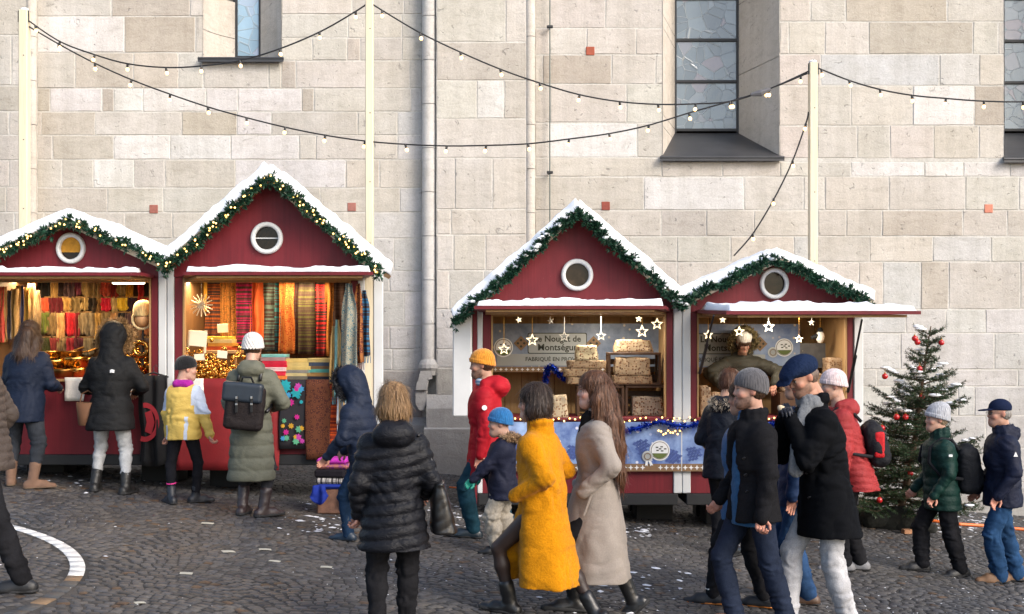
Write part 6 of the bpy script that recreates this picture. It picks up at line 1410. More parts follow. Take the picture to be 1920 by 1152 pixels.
        V, Q = q.build((res or .0113) * s.res); V = relax(V, Q, 1, .4); V = wrinkle(V, Q, amp, (7, 7, 10), seed, [s.lel[2], s.rel[2], z(.60)], .12, .55 if not quilt else .5)
        s.jk = s.add(name, V, Q, mats or mat, relaxn=0, mi=None)
        if mi is not None:
            fc = V[Q].mean(1); ids = mi(fc, s); s.jk.data.polygons.foreach_set('material_index', np.asarray(ids, dtype=np.int32))
        return s.jk
    def col_hood(s, q, big=1.0):      # hood lying on the back
        h = s.H; n = s.neck; q.ell(n + A3((0, -.055 * h * big, -.005 * h)), (.078 * h * big, .05 * h * big, .048 * h * big), .03); q.cone(n + A3((-.05 * h, .01, .012 * h)), n + A3((-.03 * h, -.06 * h, .02 * h)), .024 * h * big, .028 * h * big, .02); q.cone(n + A3((.05 * h, .01, .012 * h)), n + A3((.03 * h, -.06 * h, .02 * h)), .024 * h * big, .028 * h * big, .02)
    def col_stand(s, q, hgt=.025, r=.042):
        h = s.H; n = s.neck; P = []
        for i in range(10):
            a = -pi * .38 + (2 * pi * .88) * i / 9 - pi / 2 + pi * .56; P.append(n + A3((r * h * cos(a), r * h * sin(a) * 1.05 - .002, .012 * h + (.006 * h if sin(a) < 0 else 0))))
        for a, b_ in zip(P[:-1], P[1:]): q.cone(a, b_, .010 * h, .010 * h, .02); q.cone(a + A3((0, 0, hgt * h * .5)), b_ + A3((0, 0, hgt * h * .5)), .0085 * h, .0085 * h, .02); q.cone(a + A3((0, 0, hgt * h)) * 1.0, b_ + A3((0, 0, hgt * h)), .0065 * h, .0065 * h, .02)
    def headpiece(s, name, q, mat, res=.006, rib=None, amp=0.0, seed=3, label=None, kind=None):
        """sculpt given in head space"""
        V, Q = q.build(res); V = relax(V, Q, 1, .5)
        if rib:
            nn = vnormals(V, Q); th = np.arctan2(V[:, 1], V[:, 0]); V = V + nn * (rib[1] * np.cos(rib[0] * th + (rib[2] * np.floor(V[:, 2] / .012) if len(rib) > 2 else 0)))[:, None]
        if amp: V = wrinkle(V, Q, amp, (60, 60, 10), seed, None, 1, 1)
        return s.add(name, s.hc + (V * s.hs) @ s.R.T, Q, mat, relaxn=0, label=label, kind=kind)
    def beanie(s, mat, low=.0, slouch=0.0, cuff=True, rib=(34, .0016), tall=1.0):
        q = Sculpt(); low = low - .007; q.ell((0, -.014 - slouch * .4, .045 + .01 * (tall - 1)), (.096, .114, .096 * tall), .01); q.ell((0, -.04, .0), (.090, .083, .064), .03)
        if slouch: q.ell((0, -.05 - slouch, .10), (.055, .06, .05), .05)
        n = A3((0, -.28, 1)); n = n / np.linalg.norm(n); q.plane(n, .012 + low)
        if cuff:
            P = [(.0925 * cos(a), -.013 + .1105 * sin(a), .036 + low + (-.012 + .1035 * sin(a)) * .28) for a in np.linspace(0, 2 * pi, 22)]
            for a, b_ in zip(P[:-1], P[1:]): q.cone(a, b_, .0105, .0105, .004); q.cone(A3(a) + A3((0, 0, -.018)), A3(b_) + A3((0, 0, -.018)), .0105, .0105, .006)
        return s.headpiece('hat', q, mat, .006, rib)
    def furring(s, pts, mat, rad=.03, L=.045, n=420, seed=5, name='fur_trim', wid=.0035):
        V, Q = tufts([A3(p) for p in pts], n, rad, L, wid, seed, per=7); qb = MB(); qb.tube([tuple(p) for p in pts], rad * .75, 8); o = obj(name, qb.mesh(name, mat, True), s.root); obj('fur', mesh_np('fur', V, Q, mats=mat), o, kind='stuff'); return o
def strands(p, V, Q, mat, n, L=.09, wid=.0016, seed=4, up=.0035, parent=None):
    """fine ribbons lying along a hair mass, so its outline frays"""
    r = np.random.default_rng(seed); nr = vnormals(V, Q); i = r.choice(len(V), n); P = V[i]; N_ = nr[i]; rows_ = []
    for k in range(4):
        d = A3((0, 0, -1)) - N_ * N_[:, 2:3] * -1.0; d = d + r.normal(size=d.shape) * .16; d /= np.linalg.norm(d, axis=1)[:, None] + 1e-9; sd = np.cross(d, N_); sd /= np.linalg.norm(sd, axis=1)[:, None] + 1e-9
        w_ = wid * (1, 1, .8, .3)[k]; off = P + N_ * (up * (.6 + .5 * k)); rows_.append((off - sd * w_, off + sd * w_)); P = P + d * L / 3 * r.uniform(.7, 1.2, (n, 1))
    VV = np.stack([q for a in rows_ for q in a], 1).reshape(-1, 3); b = np.arange(n)[:, None, None] * 8; Qs = (b + np.array([(0, 1, 3, 2), (2, 3, 5, 4), (4, 5, 7, 6)])[None]).reshape(-1, 4)
    return obj('strands', mesh_np('strands', VV, Qs, mats=mat), parent or p.root, kind='stuff')
def bag_root(name, label, cat, person, group=None):
    o = thing(name, label, cat, person.root.location, person.root.rotation_euler.z, group); return o
def sculpt_obj(q, name, mat, parent, res=.008, amp=0.0, sc=(12, 12, 16), seed=1, smooth=True):
    V, Q = q.build(res); V = relax(V, Q, 1, .4)
    if amp: V = wrinkle(V, Q, amp, sc, seed)
    return obj(name, mesh_np(name, V, Q, smooth, mat), parent)

# ------------------------------------------------------------------ the people
SK1 = (.40, .225, .155); SK2 = (.45, .265, .195); SK3 = (.46, .26, .18)
BLACKJ = mat_denim('black_trousers', (.012, .012, .014)); DKJ = mat_denim('dark_blue_jeans', (.016, .022, .040)); LEATH = mat_leather('black_leather', (.010, .010, .011))
def hair_obj(p, mat, kind, amp=.004):
    q = Sculpt()
    q.ell((0, -.018, .045), (.092, .110, .093), .01)
    if kind == 'bob': q.ell((0, -.030, -.03), (.108, .098, .092), .03).ell((-.066, -.0, -.06), (.040, .058, .052), .03).ell((.066, -.0, -.06), (.040, .058, .052), .03); q.plane((0, .15, 1), -.112)
    if kind == 'short': q.ell((0, -.045, -.02), (.078, .068, .07), .03)
    if kind == 'long':
        q.ell((0, -.03, -.05), (.090, .085, .10), .03)
    if kind == 'nape': q = Sculpt(); q.ell((0, -.038, -.008), (.0805, .074, .066), .01); q.plane((0, 0, -1), -.030)
    q.ell((0, .125, -.045), (.068, .078, .10), .012, 's'); q.ell((0, .10, -.10), (.075, .06, .08), .012, 's')
    o = p.headpiece('hair', q, mat, .0055, amp=amp * .6); me = o.data; V = np.zeros(len(me.vertices) * 3, np.float32); me.vertices.foreach_get('co', V); Qv = np.zeros(len(me.loops), np.int32); me.loops.foreach_get('vertex_index', Qv)
    if kind != 'nape': strands(p, V.reshape(-1, 3).astype(float), Qv.reshape(-1, 4), mat, 1100 if kind == 'bob' else 700, .075, parent=o)
    return o
def hair_long(p, mat, pts, radii, wide=1.6, name='long_hair', amp=.003, seed=2):
    """strand mass in body space: chains of points"""
    q = Sculpt()
    for ch, rr in zip(pts, radii):
        for i in range(len(ch) - 1): q.cone(ch[i], ch[i + 1], rr[i], rr[i + 1], .03)
    V, Q = q.build(.009); V = relax(V, Q, 1, .4); V = wrinkle(V, Q, amp, (55, 55, 7), seed, None, 1, 1); o = p.add(name, V, Q, mat, relaxn=0); strands(p, V, Q, mat, 1300, .12, .0018, parent=o); return o
def straps(p, mat, parent, h, off=.095):
    for sx in (-1, 1):
        sh = p.lsh if sx < 0 else p.rsh; x = sx * .062 * h + p.cx(p.zs); zt = p.z(.835); b = MB()
        pts = [(x, p.cy(p.z(.78)) - off * h, p.z(.775)), (x, p.cy(zt) - .055 * h, zt + .004 * h), (x, p.cy(zt) + .005 * h, zt + .012 * h), (x * 1.1, p.cy(p.z(.79)) + .082 * h, p.z(.79)), (x * 1.35, p.cy(p.z(.70)) + .10 * h, p.z(.70)), (x * 1.75, p.cy(p.z(.63)) + .04 * h, p.z(.62)), (x * 1.6, p.cy(p.z(.6)) - off * h, p.z(.60))]
        b.tube(pts, .017, 6, sx=1.0); obj('strap', b.mesh('strap', mat, True), parent)

# 1 striding man cut by the left edge
p = Person('man in taupe quilted jacket and black trousers, cut off by the left edge', -28, 1100, 1.78, 90, lean=.12, lf=(-.08, -.28, 0), rf=(.08, .33, 0), foot_pitch=(.05, -.15), lh=(-.27, -.02, .86), rh=(.25, .12, .9))
p.body(SK1, curl=(.6, .6)); p.trousers(BLACKJ, .056, .043, .036, seed=4, amp=.012)
p.coat(mat_nylon('taupe_puffer', (.062, .048, .041)), hem=.455, quilt=(.052, .014, 0), th=1.05, seed=3, amp=.006, collar=lambda q, s: s.col_stand(q, .04)); p.shoes(mat_leather('black_shoe', (.012, .012, .013), .5)); p.beanie(knitmat('charcoal_knit', (.03, .03, .032)))
# 2 woman in navy at the counter
p = Person('woman with long brown hair in navy jacket and tan boots at the left counter', 44, 912, 1.66, -8, lean=.16, lf=(-.13, -.02, 0), rf=(.15, -.08, 0), foot_yaw=(.5, -.95), lh=(-.18, .32, 1.02), rh=(.20, .33, 1.02), head=(.35, .35, 0), res=1.15)
p.body(SK1, hands=(True, True)); p.trousers(mat_denim('grey_jeans', (.030, .034, .042)), .066, .046, .030, seed=6, cuff=-.075)
p.coat(mat_nylon('navy_softshell', (.006, .011, .026), .6, .25), hem=.405, th=1.26, sleeve=1.15, seed=5, collar=lambda q, s: q.ell(s.neck + A3((0, -.10, -.09)), (.12, .05, .08), .04), waist=1.0)
p.shoes(simple('tan_suede', (.15, .085, .055), .9, var=.3, vs=14), shaft=.10, w=1.1, name='boot', solec=simple('tan_sole', (.12, .08, .05), .8))
M_BRN = mat_hair('brown_hair', (.020, .010, .006), (.070, .036, .019)); hair_obj(p, M_BRN, 'long')
h = p.H; n = p.neck; top = p.hp((0, -.07, .02)); hair_long(p, M_BRN, [[top, p.hp((0, -.10, -.05)), n + A3((0, -.10, -.03)), n + A3((.01, -.125, -.13))], [p.hp((.06, -.04, .0)), p.hp((.085, -.05, -.08)), n + A3((.09, -.07, -.06)), n + A3((.10, -.08, -.14))], [p.hp((-.06, -.04, .0)), p.hp((-.085, -.05, -.08)), n + A3((-.09, -.07, -.06))]], [[.06, .075, .07, .03], [.04, .045, .045, .02], [.04, .045, .03]])
# 3 black parka with fur hood
p = Person('person in black hooded parka with fur trim and pale jeans at the left counter', 208, 923, 1.68, 0, lean=.06, lf=(-.165, 0, 0), rf=(.17, -.05, 0), foot_yaw=(.15, -.2), lh=(-.17, .30, 1.02), rh=(.18, .28, 1.04), lp=(-.8, -.8, -.5), rp=(.9, -.8, -.5), head=(.0, .22, 0), res=1.1)
p.body(SK1); p.trousers(mat_denim('pale_jeans', (.36, .37, .38)), .060, .040, .027, seed=8, amp=.012, cuff=-.045)
def parka_hood(q, s):
    c = s.hc; R = s.R; q.ell(s.hp((0, -.015, .02)), (.137, .145, .155), .02, R=R); q.ell(s.hp((0, -.05, -.10)), (.12, .10, .12), .05); q.ell(s.neck + A3((0, -.02, .0)), (.12, .10, .09), .05); q.ell(s.hp((0, .155, -.005)), (.095, .12, .11), .01, 's', R=R)
p.coat(mat_nylon('black_parka', (.0075, .0078, .0085), .62, .3), hem=.39, th=1.27, seed=7, amp=.012, sleeve=1.2, collar=parka_hood, quilt=(.17, .010, .03), sl_quilt=False)
FURG = mat_fur('golden_fur', (.13, .075, .032), (.40, .24, .105)); p.furring([p.hp((.155 * cos(a), .045, .01 + .17 * sin(a))) for a in np.linspace(-1.0, pi + 1.0, 26)], FURG, .03, .055, 480, 6)
b = MB(); b.bbox(.04, .105, -.215, -.200, p.z(.745), p.z(.77), .004); M_LOGO = simple('white_logo', (.75, .75, .75), .6); zc_ = p.z(.757); yb = p.cy(zc_)
b = MB(); V = []
for k_ in range(3): b.tube([(.055, yb - .205, zc_ - .018 + .010 * k_), (.075, yb - .209, zc_ - .014 + .012 * k_), (.098, yb - .203, zc_ - .018 + .010 * k_)], .0055, 5)
obj('logo', b, p.root, mat=M_LOGO)
p.shoes(mat_leather('black_boot', (.010, .010, .010), .5), shaft=.07, name='boot', w=1.1, sole=.03)
# tan basket bag of the parka wearer
t = thing('tote_bag', 'stiff brown tote bag held by the person in the black parka', 'bag', (p.root.location.x - .235, p.root.location.y - .02, p.root.location.z + .70)); q = MB(); q.lathe([(.085, 0), (.095, .02), (.115, .24), (.108, .24), (.088, .03)], 20, cap=False); obj('body', q.mesh('body', simple('brown_suede', (.13, .055, .022), .8, var=.3), True), t); q = MB(); q.tube([(-.08, 0, .23), (-.06, 0, .33), (0.0, 0, .36), (.06, 0, .33), (.08, 0, .23)], .007, 6); obj('handle', q, t, mat=simple('brown_suede', (.13, .055, .022)))
# 4 child in yellow
p = Person('child in yellow and pale blue ski jacket and black beanie between the two left huts', 344, 943, 1.42, -12, lean=.03, lf=(-.06, -.13, 0), rf=(.08, .10, 0), foot_yaw=(.9, -.8), lh=(-.20, .06, .68), rh=(.29, .02, .66), head=(-.85, .1, 0), child=True, res=1.0)
YEL = mat_nylon('yellow_ski', (.58, .40, .10), .6, .3); LBL = mat_nylon('pale_blue_ski', (.46, .52, .64), .6, .3)
p.body(SK2, curl=(.7, .7)); p.trousers(mat_wool('black_leggings', (.012, .012, .015), .1), .054, .037, .026, seed=9, amp=.006)
def ymi(fc, s):
    x, y, z_ = fc.T; r_ = np.zeros(len(fc), int); ct = s.cx(1.0); arm = (np.abs(x) > s.sw + .015) & (z_ > s.z(.64)) | ((x > s.sw - .012) & (z_ > s.z(.70))); r_[arm & (x > 0)] = 1; r_[(x < -s.sw - .01) & (z_ > s.z(.66))] = 1; r_[(x > .10 * s.H * .55) & (x < .10 * s.H * .75) & (z_ < s.z(.62)) & (y < 0)] = 1; r_[(x < -.10 * s.H * .78) & (z_ < s.z(.56)) & (y < .02) & (x > -.14)] = 1; return r_
p.coat(YEL, hem=.455, th=1.22, sleeve=1.22, seed=11, amp=.012, mats=[YEL, LBL], mi=ymi, waist=1.06)
MAG = mat_wool('magenta_fleece', (.34, .02, .27), .2); q = Sculpt(); n = p.neck; q.cone(n + A3((-.06, 0, .0)), n + A3((.06, 0, .0)), .048, .048, .03).cone(n + A3((-.05, -.05, .01)), n + A3((.05, -.05, .01)), .045, .045, .03).cone(n + A3((-.03, .04, .0)), n + A3((.04, .04, .0)), .045, .045, .03); V, Q = q.build(.009); p.add('hood', wrinkle(V, Q, .008, (18, 18, 18), 4), Q, MAG)
p.beanie(knitmat('black_knit', (.008, .008, .009)), tall=1.0, cuff=False); p.shoes(mat_leather('dark_sneaker', (.012, .014, .02), .5), shaft=.06, w=1.15, solec=simple('rubber_sole', (.016, .016, .017)))
b = MB(); pt = p.lan + (p.lkn - p.lan) * .42; b.tube([pt + A3((.042 * cos(a), .042 * sin(a), .005 * sin(a))) for a in np.linspace(0, 2 * pi, 13)], .008, 6); obj('sock_band', b, p.root, mat=simple('pink_band', (.7, .03, .25), .7))
# 5 olive long puffer
p = Person('woman in long olive quilted coat and white knit hat at the scarf counter', 472, 966, 1.70, 4, lean=.03, lf=(-.09, -.0, 0), rf=(.12, -.06, 0), foot_yaw=(-.15, -.9), lh=(-.16, .28, 1.06), rh=(.19, .24, 1.05), rp=(.8, -1, -.6), head=(-.1, .18, 0))
p.body(SK2); OLV = mat_nylon('olive_puffer', (.108, .110, .083), .55, .3); p.trousers(mat_denim('dark_grey_trousers', (.03, .03, .035)), .055, .04, .028, seed=12, cuff=-.07)
p.coat(OLV, hem=.205, quilt=(.118, .016, .02), flare=.52, th=1.10, sleeve=1.2, seed=13, amp=.008, name='coat', sl_quilt=False, collar=lambda q, s: (s.col_hood(q, 1.0), q.ell(s.neck + A3((0, -.02, .02)), (.095, .085, .065), .03)))
hair_obj(p, M_BRN, 'nape'); p.beanie(knitmat('white_knit', (.62, .59, .56)), tall=1.08, low=-.002, rib=(26, .0035, 1.6)); p.shoes(mat_leather('brown_boot', (.035, .022, .022), .4), shaft=.10, name='boot', w=1.12, sole=.035)
t = bag_root('backpack', 'black leather-flapped backpack worn by the woman in the olive coat', 'backpack', p); q = Sculpt(); cz = p.z(.66); cy = p.cy(cz) - .235
R_ = np.array(Matrix.Rotation(.10, 3, 'Y')); q.box((-.03, cy, cz - .06), (.185, .08, .215), .05, R=R_); sculpt_obj(q, 'bag', mat_nylon('black_bag', (.016, .012, .012), .6), t, .010, .006)
q = Sculpt(); q.box((-.04, cy - .045, cz + .09), (.19, .06, .095), .03, R=R_); sculpt_obj(q, 'flap', mat_leather('navy_flap', (.014, .022, .034), .45), t, .009)
for sx in (-.09, .05):
    b = MB(); b.bbox(sx - .012, sx + .012, cy - .115, cy - .100, cz - .10, cz + .06, .003); obj('buckle_strap', b, t, mat=LEATH); b = MB(); b.bbox(sx - .010, sx + .010, cy - .122, cy - .112, cz + .03, cz + .055, .003); b.bbox(sx - .012, sx + .012, cy - .122, cy - .110, cz - .03, cz - .012, .003); obj('buckle', b, t, mat=simple('steel', (.6, .6, .6), .3, metal=1.0))
b = MB(); b.tube([(-.07, cy + .03, cz + .17), (-.05, cy, cz + .23), (.03, cy, cz + .23), (.05, cy + .03, cz + .17)], .011, 6); obj('handle', b, t, mat=LEATH); straps(p, LEATH, t, p.H * .98)
# 6 hooded navy parka
p = Person('person in long navy hooded parka bending towards the scarf stall', 686, 1017, 1.48, 62, lean=.20, lf=(-.07, .14, 0), rf=(.07, -.16, 0), lh=(-.20, .26, .78), rh=(.16, .34, .8), head=(.0, .45, 0), foot_pitch=(0, .2))
p.body(SK1); p.trousers(mat_denim('navy_jeans', (.012, .028, .06)), .052, .04, .034, seed=14, cuff=.01); p.coat(mat_nylon('navy_parka', (.010, .016, .034), .5, .3), hem=.33, th=1.12, sleeve=1.15, seed=15, quilt=(.10, .010, .0), collar=parka_hood, flare=.6)
p.furring([p.hp((.145 * cos(a), .055, .005 + .16 * sin(a))) for a in np.linspace(-.9, pi + .9, 24)], mat_fur('black_fur', (.006, .006, .008), (.03, .03, .035)), .026, .045, 320, 8); p.shoes(mat_leather('blue_boot', (.014, .028, .05), .4), shaft=.10, name='boot')
# 7 blonde woman, near
p = Person('blonde woman in black quilted jacket seen from behind, with a black handbag', 738, 1190, 1.49, 8, lean=.02, lf=(-.10, -.06, 0), rf=(.09, .10, 0), lh=(-.215, .06, .76), rh=(.20, .16, .86), head=(.12, .05, 0), res=.9, build=1.10)
p.body(SK2, curl=(.8, .8)); p.trousers(BLACKJ, .062, .046, .036, seed=16, amp=.012)
p.coat(mat_nylon('black_puffer', (.0075, .008, .011), .40, .4), hem=.365, quilt=(.070, .019, .01, -.12), th=1.10, sleeve=1.12, seed=17, amp=.009, flare=1.04, waist=.97, collar=lambda q, s: (s.col_hood(q, 1.15), s.col_stand(q, .03)))
hair_obj(p, mat_hair('blonde_hair', (.11, .055, .024), (.34, .21, .10)), 'bob', .0035); p.shoes(LEATH)
t = bag_root('handbag', 'large black leather handbag hanging from the blonde woman\'s shoulder', 'handbag', p); q = Sculpt(); cx_ = p.sw + .125; zc_ = p.z(.53)
q.loft([(zc_ - .16, cx_ + .02, .02, .085, .155), (zc_, cx_, .01, .065, .14), (zc_ + .16, cx_ - .015, .0, .035, .12)], pw=3.0); sculpt_obj(q, 'bag', mat_leather('black_bag_leather', (.010, .009, .009), .33), t, .009, .010, (9, 9, 8), 3)
for dy_ in (-.06, .06):
    b = MB(); b.tube([(cx_ - .01, dy_, zc_ + .14), (cx_ - .04, dy_ * .9, zc_ + .24), (p.sw + .045, dy_ * .6, p.z(.76)), (p.sw - .005, dy_ * .3, p.z(.835)), (p.sw - .02, dy_, p.z(.83))], .009, 6); obj('strap', b.mesh('strap', LEATH, True), t)
b = MB(); b.ball((cx_ + .0, -.10, zc_ + .14), .014, 8, 6); obj('clasp', b, t, mat=M_BRASS)
# 8 man in red
p = Person('man in red hooded jacket and orange beanie walking left', 912, 1008, 1.74, 88, lean=.03, lf=(-.07, .12, 0), rf=(.08, -.22, 0), foot_pitch=(-.08, .3), lh=(-.24, .04, .83), rh=(.22, .10, .83), head=(.05, .08, 0))
p.body(SK1, beard=(.07, .045, .03)); p.trousers(mat_denim('teal_jeans', (.012, .040, .058)), .056, .046, .040, seed=18); RED = mat_nylon('red_parka', (.34, .008, .016), .6, .15)
p.coat(RED, hem=.36, th=1.14, sleeve=1.2, seed=19, amp=.009, collar=lambda q, s: (s.col_hood(q, 1.25), q.ell(s.neck + A3((0, -.035, .03)), (.09, .07, .075), .03)), flare=1.02)
q = Sculpt(); n = p.neck
for a in np.linspace(-2.3, 2.3, 12): c = A3((.072 * sin(a), .062 * cos(a) + .015, .018 + .02 * cos(a))); q.ell(n + c, (.03, .03, .038), .02)
V, Q = q.build(.009); p.add('scarf', wrinkle(V, Q, .008, (25, 25, 12), 3), Q, mat_stripe('blue_scarf', 60, (.10, .20, .32))).color = (.55, .58, .62, 1)
hair_obj(p, M_BRN, 'nape'); p.beanie(knitmat('orange_knit', (.56, .22, .022)), tall=1.05, low=.004); p.shoes(mat_leather('navy_shoe', (.012, .022, .032), .35), shaft=.03, L=.165)
b = MB(); e = p.lsh + (p.lel - p.lsh) * .45; b.lathe([(.024, 0), (.024, .006), (.0, .007)], 16, Matrix.Translation(e + A3((-.088, .0, 0))) @ Matrix.Rotation(-pi / 2, 4, 'Y')); obj('sleeve_badge', b, p.root, mat=M_LOGO)
# 9 child in navy with blue beanie
p = Person('small child in navy jacket, blue beanie and green mittens walking left', 943, 1038, 1.20, 88, lean=.0, lf=(-.05, .05, 0), rf=(.06, -.08, 0), lh=(-.12, .27, .66), rh=(.12, .20, .68), lp=(-.5, -1, -.4), head=(.1, .05, 0), child=True)
p.body(SK2, gloves=(.010, .20, .145), curl=(.75, .75)); p.trousers(mat_wool('beige_trousers', (.36, .32, .26), .1), .072, .060, .055, seed=20, amp=.016, cuff=.01)
p.coat(mat_nylon('navy_child', (.012, .014, .030), .6, .2), hem=.405, th=1.28, sleeve=1.25, seed=21, amp=.010, collar=lambda q, s: s.col_hood(q, 1.0)); FURB = mat_fur('tan_fur', (.16, .09, .045), (.45, .30, .17)); n = p.neck
p.furring([n + A3((.085 * cos(a), -.03 + .085 * sin(a), .025 + .02 * sin(a))) for a in np.linspace(-pi * 1.1, pi * .15, 18)], FURB, .03, .04, 330, 9)
p.beanie(knitmat('blue_knit', (.018, .12, .30)), tall=1.05); p.shoes(mat_leather('black_shoe', (.012, .012, .013), .5), w=1.25, shaft=.03)
# 10 yellow coat
p = Person('woman with dark bob in long mustard yellow wool coat striding left', 1018, 1158, 1.63, 66, lean=.07, lf=(-.06, .22, 0), rf=(.06, -.36, 0), foot_pitch=(-.12, .6), lh=(-.175, .11, .86), rh=(.175, .12, .87), lp=(-.2, -1, -.2), rp=(.8, -1, -.1), head=(.35, .06, 0), res=.9)
p.body(SK2, tights=(.030, .019, .016), legs=True, hands=(False, False)); YC = mat_wool('yellow_boucle', (.52, .205, .004), .3, 75, .95, .24, .1)
def coatcut(q, s): h = s.H; q.ell((-.165, .225, .10 * h), (.16, .10, .17 * h), .02, 's'); q.ell((.0, .0, .02), (.5, .5, .0), .0)
def lapel(q, s): h = s.H; s.col_stand(q, .022, .043); q.ell(s.neck + A3((0, -.02, -.005)), (.075, .07, .045), .03)
p.coat(YC, hem=.15, th=1.12, sleeve=1.12, flare=.70, seed=22, amp=.010, name='coat', collar=lapel, hemshift=(0, -.01), cut=lambda q, s: (q.cone((.04, .06, s.z(.50)), (.08, .25, .24 * s.H), .13, .10, .06), q.cone((.08, .25, .24 * s.H), (.08, .29, .17 * s.H), .10, .085, .05), q.plane((0, 0, 1), .145 * s.H), q.ell((-.19, .25, .10 * s.H), (.16, .10, .15 * s.H), .02, 's')), waist=1.12, fold=(5, .05, .6, 1.0))
q = Sculpt(); z = p.z; q.loft([(z(.34), 0, p.cy(z(.34)) + .05, .14, .12), (z(.5), 0, p.cy(z(.5)), .15, .11)], k=.02); V, Q = q.build(.012); p.add('skirt', V, Q, mat_wool('black_skirt', (.010, .010, .011), .1))
hair_obj(p, mat_hair('dark_hair', (.010, .006, .004), (.045, .024, .015)), 'bob', .004); p.shoes(LEATH, shaft=.075, name='boot', w=1.05, sole=.03)
# 11 greige coat
p = Person('woman with very long brown hair in long greige wool coat walking left', 1122, 1146, 1.68, 88, lean=.02, lf=(-.06, .17, 0), rf=(.07, -.25, 0), foot_pitch=(-.05, .7), lh=(-.20, .10, .89), rh=(.19, .12, .90), lp=(-.5, -1, -.1), rp=(.7, -1, -.1), head=(.03, .07, 0), res=.9)
p.body((.50, .31, .25), hands=(False, False), lipc=(.42, .16, .14)); p.trousers(BLACKJ, .052, .038, .028, seed=30, amp=.005, cuff=-.09)
p.coat(mat_wool('greige_wool', (.265, .232, .205), .12, 90, .85, .12, .3), hem=.135, th=1.08, sleeve=1.14, flare=.70, seed=23, amp=.009, name='coat', collar=lapel, fold=(5, .05, 1.4, 1.1), waist=1.0, cut=lambda q, s: (q.cone((0, .06, s.z(.50)), (-.02, .20, .22 * s.H), .135, .125, .07), q.plane((0, 0, 1), .135 * s.H)))
b = MB(); zz = p.z(.50); b.bbox(-.208, -.203, .075, .09, zz - .10, zz + .06, .002, rot=(.35, 0, 0)); obj('pocket_welt', b, p.root, mat=MATS['greige_wool'])
M_CHE = mat_hair('chestnut_hair', (.030, .012, .006), (.14, .060, .028)); hair_obj(p, M_CHE, 'long', .004); n = p.neck; h = p.H
hair_long(p, M_CHE, [[p.hp((0, -.07, .03)), p.hp((0, -.095, -.06)), n + A3((0, -.105, -.06)), n + A3((0, -.14, -.22)), n + A3((0, -.165, -.42))], [p.hp((-.062, -.03, .02)), p.hp((-.088, -.02, -.07)), n + A3((-.10, .0, -.06)), n + A3((-.135, .0, -.20)), n + A3((-.15, -.03, -.30))], [p.hp((-.05, -.07, .0)), n + A3((-.09, -.08, -.02)), n + A3((-.12, -.10, -.18)), n + A3((-.12, -.14, -.38)), n + A3((-.10, -.16, -.50))], [p.hp((.06, -.03, .02)), p.hp((.088, -.02, -.07)), n + A3((.10, -.02, -.06)), n + A3((.12, -.05, -.20))]],
          [[.07, .075, .07, .05, .02], [.035, .04, .035, .028, .012], [.05, .05, .045, .04, .012], [.035, .04, .035, .015]], amp=.0035)
q = Sculpt()
for a in np.linspace(-2.6, 2.6, 14): q.ell(n + A3((.062 * sin(a), .055 * cos(a) + .012, .022)), (.03, .03, .042), .02)
q.cone(n + A3((-.03, .09, 0)), n + A3((-.03, .125, -.16)), .04, .035, .03); V, Q = q.build(.009); p.add('scarf', wrinkle(V, Q, .008, (22, 22, 12), 3), Q, mat_wool('black_scarf', (.010, .010, .011), .3)); p.shoes(LEATH, shaft=.13, name='boot', w=1.15, sole=.04)
# 12 vendor
p = Person('vendor in dark parka and white hat leaning over the low nougat counter', 1386, 0, 1.70, 180, d=13.35, zoff=0, lean=.30, lh=(-.30, .52, 1.12), rh=(.30, .50, 1.10), lp=(-1, -.3, .1), rp=(1, -.3, .1), head=(.0, .62, 0), res=1.1)
fz = HC + (YH - 925) * DH / F + .055; p.root.location.z = fz
p.body(SK1); p.trousers(BLACKJ); p.coat(mat_nylon('dark_khaki_parka', (.034, .030, .021), .55, .3), hem=.42, th=1.15, sleeve=1.22, quilt=(.075, .014, 0), seed=25, collar=lambda q, s: s.col_hood(q, .9)); p.shoes(LEATH)
q = Sculpt(); q.ell((0, -.016, .045), (.085, .105, .085), .01).ell((0, -.03, -.03), (.08, .08, .07), .03); q.ell((0, .13, -.055), (.062, .09, .085), .01, 's'); p.headpiece('hat', q, knitmat('cream_knit', (.60, .57, .50)), .007)
p.furring([p.hp((.135 * cos(a), -.02, -.01 + .155 * sin(a))) for a in np.linspace(-1.25, pi + 1.25, 30)], mat_fur('olive_fur', (.055, .042, .018), (.20, .15, .07)), .032, .045, 620, 10)
q = Sculpt(); q.ell((0, -.07, -.01), (.145, .10, .16), .02); q.ell((0, .05, 0), (.115, .09, .13), .01, 's'); p.headpiece('hood', q, mat_nylon('dark_khaki_parka', (.022, .019, .014)), .009)
q = Sculpt(); q.ell((0, .07, .018), (.055, .03, .03), .01).ell((-.05, .055, -.02), (.02, .03, .05), .01).ell((.05, .055, -.02), (.02, .03, .05), .01); p.headpiece('hair', q, M_BRN, .006, amp=.003)
# 14 fur-hooded visitor at the low hut
p = Person('person in black jacket with pale fur hood at the low nougat counter', 1358, 1040, 1.72, -35, lean=.13, lh=(-.2, .25, 1.0), rh=(.2, .3, 1.05), head=(-.2, .25, 0), res=1.15)
p.body(SK1); p.trousers(BLACKJ); p.coat(mat_nylon('black_navy_jacket', (.008, .010, .016), .5), hem=.43, th=1.15, sleeve=1.15, seed=26, collar=lambda q, s: s.col_hood(q, 1.0)); hair_obj(p, mat_hair('auburn_hair', (.04, .015, .008), (.12, .05, .025)), 'short'); p.shoes(LEATH); n = p.neck
p.furring([n + A3((.10 * cos(a), -.05 + .09 * sin(a), .02 + .03 * sin(a))) for a in np.linspace(-pi * 1.05, pi * .1, 20)], mat_fur('ash_fur', (.20, .16, .12), (.52, .45, .36)), .036, .05, 420, 12)
